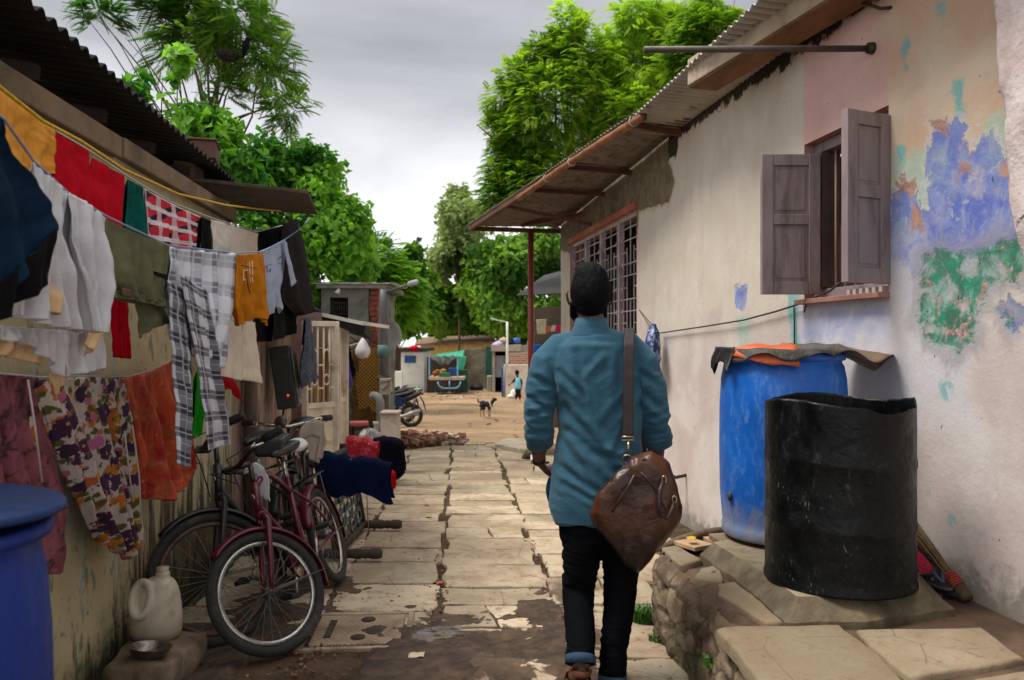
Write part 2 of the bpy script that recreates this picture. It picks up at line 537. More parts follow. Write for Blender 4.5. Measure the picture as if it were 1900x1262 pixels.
def slab_mesh(store, poly, zf, thick, seed, tilt=0.004, cham=0.006, tk=1.0, t0=0.0):
 """flag with worn rounded rim; zf(x, y) is the top"""
 n = len(poly)
 cxm = sum(p[0] for p in poly) / n; cym = sum(p[1] for p in poly) / n
 r_ = random.Random(seed); tx, ty, dz = r_.uniform(-tilt, tilt) * 2, r_.uniform(-tilt, tilt) * 2, r_.uniform(-0.004, 0.004)
 V, F, T, U = store
 base = len(V); tone, tint = r_.random() * tk + t0, r_.random() + (0.3 if t0 < 0 else 0)
 def ringp(s, dzz):
  for (x, y) in poly:
   q = math.hypot(x - cxm, y - cym) or 1
   k = max(0, 1 - s / q)
   xx, yy = cxm + (x - cxm) * k, cym + (y - cym) * k
   V.append((xx, yy, zf(xx, yy) + dz + tx * (xx - cxm) + ty * (yy - cym) + dzz))
   T.append(tone); U.append(tint)
 ringp(0, -thick); ringp(0, -cham); ringp(cham * 0.5, -cham * 0.25); ringp(cham * 1.5, 0); ringp(0.07, 0.0005)
 for k in range(4):
  for i in range(n):
   j = (i + 1) % n
   F.append((base + k * n + i, base + k * n + j, base + (k + 1) * n + j, base + (k + 1) * n + i))
 V.append((cxm, cym, zf(cxm, cym) + dz + 0.001)); T.append(tone); U.append(tint)
 c = len(V) - 1
 for i in range(n):
  F.append((base + 4 * n + i, base + 4 * n + (i + 1) % n, c))
def store_build(store, name, mat, parent=None, loc=(0, 0, 0)):
 V, F, T, U = store
 m = MB(); m.add(V, F)
 o = m.build(name, mat, parent, loc=loc)
 for an, val in (('tone', T), ('tint', U)):
  a = o.data.attributes.new(an, 'FLOAT', 'POINT'); a.data.foreach_set('value', np.array(val, dtype=np.float32))
 return o
def build_paving():
 st = ([], [], [], [])
 r_ = random.Random(21)
 zf = lambda x, y: gz(y) + 0.004
 cols = [(-1.46, -0.70), (-0.690, -0.140), (-0.100, 0.515), (0.545, 1.10), (1.115, 1.60), (1.61, 2.1)]
 seed = 0
 for ci, (c0, c1) in enumerate(cols):
  y = 1.0 + 0.13 * ci
  while y < 12.3:
   dpt = r_.choice([0.24, 0.28, 0.31, 0.36, 0.42, 0.52]) * (1.0 if ci < 4 else 1.3)
   y1 = y + dpt
   seed += 1
   skip = False
   if ci in (0, 1) and y1 > 3.30 and y < 3.98: skip = ci == 1 or y1 > 3.5
   if ci == 0 and y < 3.6 and r_.random() < 0.5: skip = True
   if ci >= 4 and (y < 4.5 or (c0 - 0.066 * y) > RW_B + RW_K * y - 0.35): skip = True
   if ci == 3 and y < 2.2: skip = True
   if not skip:
    e0, e1 = r_.uniform(-0.03, 0.03), r_.uniform(-0.03, 0.03)
    sk = r_.uniform(-0.015, 0.015)
    pl = [(lane_x(c0 + e0, y), y + sk), (lane_x(c1 + e1, y), y), (lane_x(c1 + e1, y1 - 0.014), y1 - 0.014), (lane_x(c0 + e0, y1), y1 - 0.014 + sk)]
    if r_.random() < 0.22 and dpt > 0.26:      # a broken stone: two pieces
     f = r_.uniform(0.3, 0.7)
     mx0 = (pl[0][0] * (1 - f) + pl[1][0] * f, y); mx1 = (pl[3][0] * (1 - f) + pl[2][0] * f + r_.uniform(-0.1, 0.1), y1 - 0.014)
     slab_mesh(st, ragged([pl[0], (mx0[0] - 0.006, y), (mx1[0] - 0.006, mx1[1]), pl[3]], 0.012, seed), zf, 0.05, seed)
     slab_mesh(st, ragged([(mx0[0] + 0.006, y), pl[1], pl[2], (mx1[0] + 0.006, mx1[1])], 0.012, seed + 500), zf, 0.05, seed + 500)
    else:
     slab_mesh(st, ragged(pl, 0.024, seed), zf, 0.05, seed)
   y = y1 + r_.uniform(-0.004, 0.014)
 for i in range(26):
  x = r_.uniform(-1.9, 1.0); y = r_.uniform(12.2, 13.2)
  w, d = r_.uniform(0.25, 0.5), r_.uniform(0.18, 0.32)
  if x < -0.75: continue
  slab_mesh(st, ragged([(x - w / 2, y - d / 2), (x + w / 2, y - d / 2 + 0.03), (x + w / 2, y + d / 2), (x - w / 2, y + d / 2)], 0.02, 900 + i), lambda a, b: gz(b) + 0.006 + 0.001 * i, 0.05, 900 + i)
 tag(store_build(st, 'pavement', PAVE), kind='structure')
build_paving()
def mud_sheet():
 t = NT('wet_mud'); x, y, z = t.xyz(); n = t.noise(9, 6, 0.7, 0.4); n2 = t.noise(34, 5, 0.7)
 c = t.mix(t.step(n, 0.35, 0.68), srgb(48, 36, 27), srgb(88, 68, 50))
 c = t.mix(t.math('MULTIPLY', t.step(t.math('ADD', t.noise(4.5, 4), t.math('MULTIPLY', t.math('SUBTRACT', 3.2, y), 0.25)), 0.58, 0.7), 0.6), c, srgb(56, 60, 24))
 wet = t.step(t.math('ADD', t.math('SUBTRACT', 0.16, t.math('SQRT', t.math('ADD', t.math('POWER', t.math('ADD', x, 0.36), 2), t.math('POWER', t.math('SUBTRACT', y, 3.9), 2)))), t.math('MULTIPLY', t.math('SUBTRACT', t.noise(9, 5, 0.6), 0.5), 0.35)), 0.0, 0.05)
 wet = t.math('MAXIMUM', wet, t.step(t.noise(5, 4, 0.6), 0.64, 0.70))
 t.color(c).rough(t.mix(wet, (0.85,) * 3, (0.08,) * 3)); t.set(Specular_IOR_Level=0.5)
 t.bump(t.math('MULTIPLY', t.math('ADD', n, n2), t.math('SUBTRACT', 1.0, t.math('MULTIPLY', wet, 0.95))), 0.7, 0.015)
 rows = []
 for y in np.linspace(1.4, 4.9, 150):
  row = []
  for x in np.linspace(-1.75, 0.68, 120):
   p = Vector((x, y, 0))
   d = 1.05 - math.hypot((x + 0.36) / 0.42, (y - 3.55) / 0.50)
   d = max(d, 0.75 - math.hypot((x + 0.62) / 0.62, (y - 2.75) / 0.45), 0.45 - abs(x - 0.40 + 0.05 * y) / 0.22 - max(0, y - 4.3) * 2, 0.9 - abs(x + 1.30) / 0.35)
   h = 0.018 * d + 0.016 * noise.noise(p * 4.2) + 0.010 * noise.noise(p * 11) + 0.004 * noise.noise(p * 35)
   if abs(x + 0.93) < 0.27 and abs(y - 3.60) < 0.26: h -= 0.03
   row.append(Vector((x, y, gz(y) + 0.002 + max(-0.03, min(0.010, h)))))
  rows.append(row)
 m = MB(); m.grid(rows); tag(m.build('mud', t.m, loc=(0, 0, 0)), kind='structure')
mud_sheet()
def drain_cover():
 t = NT('cast_cover')
 x, y, z = t.xyz()
 rot = t.n.new('ShaderNodeMapping'); rot.inputs['Rotation'].default_value = (0, 0, R(45)); t.l.new(t.tc.outputs['Object'], rot.inputs[0])
 xyz2 = t.xyz(rot.outputs[0])
 gxx = t.math('ABSOLUTE', t.math('SUBTRACT', t.math('FRACT', t.math('MULTIPLY', xyz2[0], 46)), 0.5))
 gyy = t.math('ABSOLUTE', t.math('SUBTRACT', t.math('FRACT', t.math('MULTIPLY', xyz2[1], 46)), 0.5))
 g = t.step(t.math('MINIMUM', gxx, gyy), 0.02, 0.12)
 n1 = t.noise(4.5, 6, 0.65, 0.5)
 c = t.mix(t.step(n1, 0.4, 0.65), srgb(166, 144, 118), srgb(128, 106, 86))
 c = t.mix(t.math('MULTIPLY', t.math('SUBTRACT', 1.0, g), 0.6), c, srgb(70, 52, 40))
 c = t.mix(t.math('MULTIPLY', t.step(t.math('ADD', n1, t.math('MULTIPLY', x, 0.55)), 0.56, 0.66), 0.9), c, srgb(62, 47, 36))
 t.color(c).rough(0.8); t.bump(g, 0.5, 0.01)
 cen = (G(608, 1132) + G(752, 1132) + G(735, 1212) + G(566, 1215)) / 4
 root = empty('drain_cover', (cen.x, cen.y, cen.z), 'square chequered drain cover with two holes, set in the muddy pavement', 'drain cover')
 rz = 0.066
 m = MB(); w, d, h = 0.43, 0.40, 0.02
 m.box((cen.x, cen.y, cen.z - 0.006), (w, d, 0.03), rz)
 m.build('cover_plate', t.m, root, bevel=0.006)
 fm = MB(); cm = M('cast_frame', srgb(160, 142, 118), 0.9, 0.25, 9, 0.4, dirt=srgb(70, 54, 40))
 mt = Matrix.Rotation(rz, 3, 'Z')
 for (dx, dy, sx, sy) in ((-0.255, 0, 0.04, 0.5), (0.245, 0, 0.03, 0.5), (0, 0.235, 0.47, 0.03), (0, -0.235, 0.47, 0.03)):
  fm.box(cen + mt @ Vector((dx, dy, -0.010)), (sx, sy, 0.034), rz)
 fm.build('cover_frame', cm, root, bevel=0.005)
 hm = MB()
 for dy in (-0.12, 0.12):
  hm.lathe([(0.036, 0), (0.036, 0.003)], cen + mt @ Vector((0.02 + dy * 0.1, dy, 0.0095)), 20)
 hm.box(cen + mt @ Vector((-0.14, 0.0, 0.0105)), (0.035, 0.24, 0.003), rz)
 hm.build('lifting_hole', M('mud_dark', srgb(58, 44, 33), 0.95, 0.3, 20, 0.4), root)
drain_cover()
# ================================================================ masks on walls
def poly_sd(P2, poly):
 """signed distance (positive inside) of points P2 (N,2) to polygon"""
 poly = np.array(poly); n = len(poly)
 d = np.full(len(P2), 1e9); inside = np.zeros(len(P2), dtype=bool)
 for i in range(n):
  a, b = poly[i], poly[(i + 1) % n]
  e_ = b - a; w = P2 - a
  t = np.clip((w @ e_) / max(1e-12, e_ @ e_), 0, 1)
  q = w - t[:, None] * e_
  d = np.minimum(d, np.hypot(q[:, 0], q[:, 1]))
  c = ((a[1] <= P2[:, 1]) & (b[1] > P2[:, 1])) | ((b[1] <= P2[:, 1]) & (a[1] > P2[:, 1]))
  with np.errstate(divide='ignore', invalid='ignore'):
   xi = a[0] + (P2[:, 1] - a[1]) / (b[1] - a[1]) * (b[0] - a[0])
  inside ^= c & (P2[:, 0] < xi)
 return np.where(inside, d, -d)
def wall_grid(name, b, k, y0, y1, z0, z1, st, holes, mat, parent, masks, conv, wav=0.006, zbase=None):
 ny, nz = int(round((y1 - y0) / st)) + 1, int(round((z1 - z0) / st)) + 1
 yy = y0 + np.arange(ny) * st; zz = z0 + np.arange(nz) * st
 Y, Z = np.meshgrid(yy, zz, indexing='ij')
 pts = np.stack([b + k * Y, Y, Z], -1).reshape(-1, 3)
 hgt = fnoise(pts, 1.2, 4) - 0.5
 hf = fnoise(pts, 14, 2, 5) - 0.5
 nsgn = -1 if b > 0 else 1
 pts[:, 0] += nsgn * (hgt * wav * 2 + hf * wav * 0.35)
 idx = np.arange(ny * nz).reshape(ny, nz)
 fm = np.ones((ny - 1, nz - 1), dtype=bool)
 for (ha, hb, za, zb) in holes:
  i0, i1 = int(round((ha - y0) / st)), int(round((hb - y0) / st)); j0, j1 = int(round((za - z0) / st)), int(round((zb - z0) / st))
  fm[i0:i1, j0:j1] = False
 a_, b_, c_, d_ = idx[:-1, :-1][fm], idx[1:, :-1][fm], idx[1:, 1:][fm], idx[:-1, 1:][fm]
 faces = np.stack([a_, b_, c_, d_] if b < 0 else [a_, d_, c_, b_], -1)
 P2 = np.stack([Y.ravel(), Z.ravel()], -1)
 attrs = {}
 for mn, polys in masks.items():
  s = np.full(len(P2), -1.0)
  for pl in polys:
   s = np.maximum(s, poly_sd(P2, [(conv(*q).y, conv(*q).z) for q in pl]))
  attrs[mn] = ('POINT', np.clip(s, -0.6, 0.6))
 return np_mesh(name, pts, faces, mat, parent, attrs)
# ================================================================ RIGHT HOUSE
def right_wall_mat():
 t = NT('patched_limewash')
 x, y, z = t.xyz()
 nA = t.noise(2.2, 6, 0.6, 0.4); nB = t.noise(9, 7, 0.68, 0.5); nC = t.noise(45, 4, 0.6); nD = t.noise(5, 6, 0.6, 0.3, sc3=(1, 1, 0.3))
 def mask(name, amp=0.16, w=0.012, off=0.0, n=nB):
  s = t.math('ADD', t.attr(name), t.math('MULTIPLY', t.math('SUBTRACT', n, 0.5), amp))
  return t.step(s, -w + off, w + off)
 cream = t.mix(t.step(nA, 0.3, 0.7), srgb(202, 190, 174), srgb(212, 203, 191))
 cream = t.mix(t.step(nD, 0.5, 0.75), cream, srgb(198, 184, 170))
 mauve = t.mix(t.step(nA, 0.35, 0.65), srgb(196, 182, 176), srgb(212, 204, 200))
 col = t.mix(t.step(t.math('ADD', z, t.math('MULTIPLY', t.math('SUBTRACT', nA, 0.5), 1.2)), 1.75, 1.35), cream, mauve)
 col = t.mix(t.math('MULTIPLY', mask('m_pink', 0.02, 0.02), 0.9), col, t.mix(t.step(nA, 0.3, 0.7), srgb(206, 162, 156), srgb(218, 182, 174)))
 ochre = t.mix(t.step(nA, 0.35, 0.65), srgb(202, 168, 142), srgb(208, 190, 166))
 ochre = t.mix(t.math('MULTIPLY', t.step(nB, 0.54, 0.7), 0.7), ochre, srgb(188, 180, 170))
 col = t.mix(mask('m_ochre', 0.5, 0.16, 0, nA), col, ochre)
 col = t.mix(mask('m_white', 0.4, 0.10, 0, nA), col, srgb(206, 202, 204))
 teal = t.mix(t.step(nB, 0.4, 0.65), srgb(158, 190, 174), srgb(186, 196, 178))
 col = t.mix(t.math('MULTIPLY', mask('m_teal', 0.34, 0.03), 0.85), col, teal)
 col = t.mix(t.math('MULTIPLY', mask('m_aqua', 0.2, 0.02), 0.8), col, srgb(100, 176, 176))
 blue = t.mix(t.step(nB, 0.36, 0.66), srgb(98, 114, 188), srgb(140, 152, 198))
 blue = t.mix(t.step(nA, 0.45, 0.72), blue, srgb(140, 158, 196))
 blue = t.mix(t.math('MULTIPLY', t.step(t.noise(20, 5, 0.7, 0.6), 0.56, 0.68), 0.75), blue, srgb(178, 180, 196))
 mb = mask('m_blue', 0.34, 0.016, -0.03)
 rim = t.math('MULTIPLY', mask('m_blue', 0.34, 0.012, -0.055), t.math('SUBTRACT', 1.0, mb))
 col = t.mix(t.math('MULTIPLY', rim, 0.7), col, srgb(206, 200, 198))
 col = t.mix(t.math('MULTIPLY', mb, t.math('ADD', 0.6, t.math('MULTIPLY', t.step(t.noise(6.5, 7, 0.7, 0.6), 0.36, 0.56), 0.4))), col, blue)
 brick = t.mix(t.step(nB, 0.4, 0.6), srgb(160, 110, 92), srgb(186, 148, 128))
 col = t.mix(t.math('MULTIPLY', mask('m_brick', 0.30, 0.012), 0.9), col, brick)
 col = t.mix(t.math('MULTIPLY', mask('m_lilac', 0.42, 0.14, 0, nA), 0.85), col, t.mix(t.step(nB, 0.4, 0.7), srgb(164, 172, 210), srgb(206, 206, 214)))
 green = t.mix(t.step(nB, 0.36, 0.62), srgb(48, 146, 118), srgb(70, 112, 92))
 green = t.mix(t.step(t.noise(11, 7, 0.72, 0.5), 0.54, 0.64), green, t.mix(t.step(nC, 0.4, 0.6), srgb(166, 120, 118), srgb(196, 160, 156)))
 mg = mask('m_green', 0.20, 0.02)
 edge = t.math('MULTIPLY', mask('m_green', 0.30, 0.05, -0.06), t.math('SUBTRACT', 1.0, mg))
 col = t.mix(t.math('MULTIPLY', edge, 0.55), col, srgb(136, 132, 140))
 col = t.mix(t.math('MULTIPLY', mg, t.math('ADD', 0.4, t.math('MULTIPLY', t.step(t.noise(7.5, 7, 0.7, 0.6), 0.36, 0.54), 0.6))), col, green)
 foot = t.step(t.math('SUBTRACT', t.math('ADD', z, t.math('MULTIPLY', t.math('SUBTRACT', nB, 0.5), 0.9)), t.step(y, 4.6, 3.6)), -0.72, -0.98)
 foot = t.math('MAXIMUM', foot, t.step(t.math('SUBTRACT', t.math('ADD', z, t.math('MULTIPLY', t.math('SUBTRACT', nB, 0.5), 0.5)), t.math('MULTIPLY', t.step(y, 4.6, 3.6), 0.46)), 0.08, -0.06))
 col = t.mix(t.math('MULTIPLY', foot, 0.7), col, srgb(112, 112, 98))
 col = t.mix(t.math('MULTIPLY', t.step(t.noise(3.1, 7, 0.7, 0.5), 0.64, 0.76), 0.45), col, srgb(142, 126, 108))
 cem = t.mix(t.step(nB, 0.35, 0.65), srgb(104, 92, 74), srgb(134, 120, 98))
 cem = t.mix(t.math('MULTIPLY', t.step(nA, 0.5, 0.7), 0.6), cem, srgb(74, 64, 52))
 mc = mask('m_cement', 0.16, 0.010)
 ce = t.math('MULTIPLY', mask('m_cement', 0.20, 0.012, -0.035), t.math('SUBTRACT', 1.0, mc))
 col = t.mix(t.math('MULTIPLY', ce, 0.7), col, srgb(196, 178, 140))
 col = t.mix(mc, col, cem)
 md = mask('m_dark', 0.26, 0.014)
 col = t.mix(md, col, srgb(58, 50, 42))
 crk = t.math('MULTIPLY', t.step(t.voro(5.5, 'DISTANCE_TO_EDGE', vec=None), 0.006, 0.0), t.step(t.noise(2.6, 4), 0.55, 0.66))
 col = t.mix(t.math('MULTIPLY', crk, 0.5), col, srgb(112, 98, 88))
 sp = t.step(t.noise(26, 3, 0.5), 0.735, 0.76)
 col = t.mix(t.math('MULTIPLY', sp, 0.75), col, srgb(70, 60, 54))
 run = t.step(t.noise(7, 5, 0.6, 0.1, sc3=(6, 6, 0.35)), 0.66, 0.76)
 col = t.mix(t.math('MULTIPLY', run, 0.35), col, srgb(168, 134, 110))
 col = t.mix(t.math('MULTIPLY', t.step(nC, 0.6, 0.75), 0.25), col, srgb(232, 226, 214))
 t.color(col).rough(0.93); t.set(Specular_IOR_Level=0.2)
 rel = t.math('ADD', t.math('MULTIPLY', nB, 0.7), t.math('MULTIPLY', nC, 0.35))
 rel = t.math('SUBTRACT', rel, t.math('ADD', t.math('MULTIPLY', mb, 0.55), t.math('MULTIPLY', mg, 0.7)))
 t.bump(rel, 0.5, 0.010)
 return t.m
RWALL = right_wall_mat()
CONC = M('old_concrete', srgb(176, 160, 138), 0.9, 0.2, 5, 0.35, dirt=srgb(126, 98, 70), dirt_amt=0.4)
RUST = M('rusty_steel', srgb(98, 54, 38), 0.75, 0.35, 12, 0.3, dirt=srgb(54, 34, 26), dirt_amt=0.5)
DARKIRON = M('dark_iron', srgb(52, 44, 40), 0.6, 0.3, 14, 0.2)
WOODP = M('mauve_painted_wood', srgb(142, 126, 126), 0.6, 0.10, 5, 0.12, dirt=srgb(98, 82, 76), dirt_amt=0.35, stretch=(3, 3, 0.6))
WOODP2 = M('pale_wood_edge', srgb(176, 164, 162), 0.7, 0.12, 9, 0.2)
PINKPL = M('pink_plaster', srgb(178, 128, 122), 0.9, 0.15, 4, 0.2, dirt=srgb(140, 98, 90))
def corr_mat(name, base, rust, amt):
 t = NT(name)
 n1 = t.noise(1.6, 5, 0.6, 0.3); n2 = t.noise(9, 6, 0.65, 0.3)
 c = t.mix(t.step(n1, 0.35, 0.65), tuple(v * 0.8 for v in base), base)
 c = t.mix(t.math('MULTIPLY', t.step(n2, 0.72 - amt, 0.80 - amt * 0.6), 0.8), c, rust)
 t.color(c).rough(0.6); t.set(Metallic=0.25, Specular_IOR_Level=0.4)
 t.bump(n2, 0.15, 0.01)
 return t.m
CORR = corr_mat('galvanised_sheet', srgb(178, 170, 156), srgb(112, 84, 62), 0.16)
CORRD = corr_mat('blackened_sheet', srgb(18, 15, 14), srgb(34, 25, 20), 0.2)
def corrugated(mb, a, b, c, d, pitch=0.075, amp=0.011, nv=2, lift=0.0):
 """sheet with corners a-b (wall side, along) and d-c (outer side); ridges run from the a-b edge to the d-c edge"""
 a, b, c, d = map(Vector, (a, b, c, d))
 L = max((b - a).length, (c - d).length); nu = int(L / pitch * 6) + 1
 up = (b - a).cross(d - a).normalized()
 if up.z < 0: up = -up
 rows = []
 for j in range(nv + 1):
  t = j / nv
  row = []
  for i in range(nu + 1):
   s = i / nu
   p = a.lerp(b, s).lerp(d.lerp(c, s), t)
   w = amp * math.cos(2 * math.pi * s * L / pitch) + lift + 0.004 * noise.noise(p * 2)
   row.append(p + up * w)
  rows.append(row)
 mb.grid(rows)
WIN = (3.84, 4.62, 1.65, 2.55)
GRL = (7.80, 10.71, 1.35, 2.70)
def rwx(y): return RW_B + RW_K * y
UX = Vector((RW_K, 1, 0)).normalized()            # along the wall, going away
NX = Vector((-1, RW_K, 0)).normalized()           # out of the wall, towards the lane
def RW(y, z, off=0.0): return Vector((rwx(y), y, z)) + NX * off
def right_house():
 root = empty('house', (rwx(6), 6, 0), 'long plastered house with peeling blue, green and pink paint and an open shuttered window', 'house')
 masks = {
  'm_pink': [[(1492, 20), (1640, -20), (1700, 60), (1648, 205), (1500, 268), (1490, 270)]],
  'm_ochre': [[(1610, -40), (2100, -160), (2100, 330), (1760, 330), (1652, 330), (1648, 190)]],
  'm_white': [[(1640, 470), (1800, 500), (1800, 760), (1560, 700), (1480, 620), (1500, 565)]],
  'm_teal': [[(1655, 300), (1760, 250), (1800, 290), (1790, 320), (1720, 400), (1660, 430)], [(1800, 290), (1840, 210), (1960, 180), (1960, 330), (1860, 340)], [(1366, 585), (1392, 580), (1390, 640), (1370, 640)]],
  'm_aqua': [[(1772, 150), (1786, 140), (1792, 235), (1778, 238)], [(1735, 5), (1750, 3), (1748, 28), (1736, 30)], [(1676, 78), (1686, 76), (1684, 128), (1674, 126)], [(1668, 278), (1680, 272), (1676, 302), (1666, 306)], [(1463, 545), (1482, 545), (1484, 640), (1468, 640)], [(1745, 715), (1760, 715), (1758, 745), (1748, 745)], [(1722, 912), (1730, 913), (1729, 926), (1721, 925)], [(1761, 962), (1769, 963), (1767, 972), (1759, 972)], [(1810, 986), (1818, 986), (1818, 1006), (1811, 1006)]],
  'm_blue': [[(1735, 248), (1782, 238), (1790, 300), (1830, 268), (1880, 345), (1885, 440), (1780, 470), (1710, 485), (1655, 470), (1652, 360), (1680, 350), (1725, 400)], [(1872, 570), (1890, 560), (1898, 600), (1880, 612)], [(1368, 538), (1384, 540), (1382, 566), (1370, 566)]],
  'm_brick': [[(1730, 228), (1750, 225), (1762, 250), (1738, 252)], [(1780, 305), (1806, 302), (1804, 328), (1782, 328)], [(1658, 340), (1700, 332), (1704, 360), (1660, 366)], [(1695, 380), (1712, 366), (1716, 430), (1690, 440)], [(1862, 305), (1872, 300), (1874, 322), (1864, 324)]],
  'm_lilac': [[(1484, 566), (1640, 556), (1640, 610), (1560, 650), (1484, 650)], [(1660, 470), (1860, 440), (1860, 500), (1680, 540)]],
  'm_green': [[(1718, 478), (1740, 462), (1800, 470), (1850, 452), (1900, 442), (1930, 470), (1890, 515), (1845, 525), (1815, 570), (1805, 630), (1780, 655), (1735, 640), (1702, 600), (1712, 540)], [(1866, 585), (1880, 580), (1884, 608), (1872, 612)]],
  'm_cement': [[(1262, 245), (1241, 300), (1252, 335), (1240, 378), (1186, 392), (1182, 440), (1120, 430), (1060, 470), (1030, 462), (1030, 300), (1200, 200)]],
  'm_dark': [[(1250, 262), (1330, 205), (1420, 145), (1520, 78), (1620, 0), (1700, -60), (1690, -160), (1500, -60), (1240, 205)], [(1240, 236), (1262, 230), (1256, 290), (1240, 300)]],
 }
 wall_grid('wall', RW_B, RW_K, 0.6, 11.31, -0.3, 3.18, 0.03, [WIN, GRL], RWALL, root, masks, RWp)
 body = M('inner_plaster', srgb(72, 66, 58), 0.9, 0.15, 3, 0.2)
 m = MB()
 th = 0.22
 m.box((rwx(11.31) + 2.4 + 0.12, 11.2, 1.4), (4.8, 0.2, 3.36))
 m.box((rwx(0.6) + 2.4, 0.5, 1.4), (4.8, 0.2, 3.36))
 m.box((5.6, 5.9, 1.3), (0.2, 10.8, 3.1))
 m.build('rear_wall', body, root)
 for (ya, yb, za, zb) in (WIN, GRL):
  m = MB(); q = lambda y, z, d: RW(y, z, d)
  for (p0, p1) in (((ya, za), (yb, za)), ((yb, za), (yb, zb)), ((yb, zb), (ya, zb)), ((ya, zb), (ya, za))):
   m.add([q(p0[0], p0[1], 0.004), q(p1[0], p1[1], 0.004), q(p1[0], p1[1], -th), q(p0[0], p0[1], -th)], [(0, 1, 2, 3)], True)
  m.build('window_reveal', PINKPL, root, smooth=False)
 ya, yb, za, zb = WIN
 fr = MB()
 d0 = -0.10
 for (p0, p1) in (((ya, za + 0.03), (yb, za + 0.03)), ((ya, zb - 0.03), (yb, zb - 0.03))):
  fr.beam(RW(*p0, d0), RW(*p1, d0), 0.09, 0.06)
 for yy in (ya + 0.03, yb - 0.03):
  fr.beam(RW(yy, za + 0.062, d0), RW(yy, zb - 0.062, d0), 0.09, 0.06, up=UX)
 win = fr.build('window', WOODP, root, bevel=0.004)
 br = MB()
 for i in range(1, 7):
  yy = ya + 0.06 + (yb - ya - 0.12) * i / 7
  br.tube([RW(yy, za + 0.05, d0), RW(yy, zb - 0.05, d0)], 0.007, 6)
 br.build('window_bar', M('bar_paint', srgb(176, 150, 128), 0.5, 0.2), win)
 jm = MB()
 jm.box(RW(yb - 0.10, (za + zb) / 2, -0.05), (0.05, 0.07, zb - za - 0.14), math.atan(0.15))
 jm.build('inner_sash', M('brown_wood', srgb(78, 60, 54), 0.6, 0.25, 6, 0.2, stretch=(4, 4, 0.5)), win)
 sl = MB()
 sl.beam(RW(ya - 0.01, za - 0.012, 0.0), RW(yb + 0.02, za - 0.012, 0.0), 0.12, 0.028)
 sl.build('sill', M('worn_red_wood', srgb(150, 108, 96), 0.8, 0.25, 9, 0.3, dirt=srgb(92, 70, 62)), win, bevel=0.004)
 ledge = MB()
 for i in range(6):
  ledge.box(RW(ya + 0.06 + i * 0.055, za + 0.018, -0.02), (0.05, 0.028, 0.03), math.atan(0.15))
 ledge.build('shutter_stop', WOODP2, win)
 def shutter(H, F, z0, z1, th=0.035, flip=1):
  H, F = Vector((H[0], H[1], 0)), Vector((F[0], F[1], 0))
  d = (F - H); w = d.length; d.normalize(); n = Vector((d.y, -d.x, 0)) * flip
  def at(s, z, t=0): return H + d * s + Vector((0, 0, z)) + n * t
  s_ = MB()
  st_ = 0.065
  def bar(s0, s1, a, b, t=th, off=0):
   s_.hull8([at(s0, a, off - t / 2), at(s1, a, off - t / 2), at(s1, a, off + t / 2), at(s0, a, off + t / 2)],
      [at(s0, b, off - t / 2), at(s1, b, off - t / 2), at(s1, b, off + t / 2), at(s0, b, off + t / 2)])
  bar(0, st_, z0, z1); bar(w - st_, w, z0, z1)
  zm = z0 + (z1 - z0) * 0.535
  for (a, b) in ((z0, z0 + 0.07), (zm - 0.03, zm + 0.03), (z1 - 0.065, z1)):
   bar(st_ + 0.001, w - st_ - 0.001, a, b, th - 0.004)
  o = s_.build('shutter', WOODP, root, bevel=0.003)
  pn = MB(); s_ = pn
  for (a, b) in ((z0 + 0.07, zm - 0.03), (zm + 0.03, z1 - 0.065)):
   bar(st_, w - st_, a, b, 0.012)
   bar(st_ + 0.018, w - st_ - 0.018, a + 0.02, b - 0.02, 0.020)
  pn.build('shutter_panel', WOODP, o, bevel=0.004)
  return o, at, w
 o, at, w = shutter((1.735, 4.50), (1.405, 4.50), 1.677, 2.466, flip=1)
 hd = MB()
 zc = 2.07
 fn = lambda s, z, t: at(s, z, t)
 sgn = 0.03
 hd.tube([at(w - 0.035, 2.125, 0.016), at(w - 0.035, 2.115, 0.045), at(w - 0.035, 2.06, 0.05), at(w - 0.035, 2.0, 0.045), at(w - 0.035, 1.99, 0.016)], 0.007, 8)
 hd.build('handle', M('brass_dull', srgb(150, 136, 122), 0.35, 0.2, metal=0.8), o)
 bt = MB()
 bt.tube([at(w - 0.033, 1.70, 0.024), at(w - 0.033, 1.80, 0.024)], 0.006, 8)
 bt.box(at(w - 0.033, 1.775, 0.022), (0.03, 0.01, 0.02)); bt.box(at(w - 0.033, 1.72, 0.022), (0.03, 0.01, 0.02))
 bt.build('bolt', M('brass_dull', srgb(150, 136, 122), 0.35, 0.2, metal=0.8), o)
 shutter((1.812, 3.845), (1.553, 3.725), 1.69, 2.50, th=0.04, flip=1)
 ya, yb, za, zb = GRL
 STEEL = M('grille_paint', srgb(164, 150, 152), 0.55, 0.2, 8, 0.1, dirt=srgb(96, 62, 48))
 gm = MB(); d0 = -0.05
 npan = 4
 def gbar(y0_, z0_, y1_, z1_, r=0.011):
  up = Vector(NX)
  gm.beam(RW(y0_, z0_, d0), RW(y1_, z1_, d0), r, r, up=up)
 pw = (yb - ya) / npan
 for i in range(npan + 1):
  yy = min(max(ya + i * pw, ya + 0.02), yb - 0.02)
  gm.beam(RW(yy, za, d0), RW(yy, zb, d0), 0.045, 0.045, up=Vector(NX))
 gbar(ya, za + 0.02, yb, za + 0.02, 0.04); gbar(ya, zb - 0.02, yb, zb - 0.02, 0.04)
 r_ = random.Random(4)
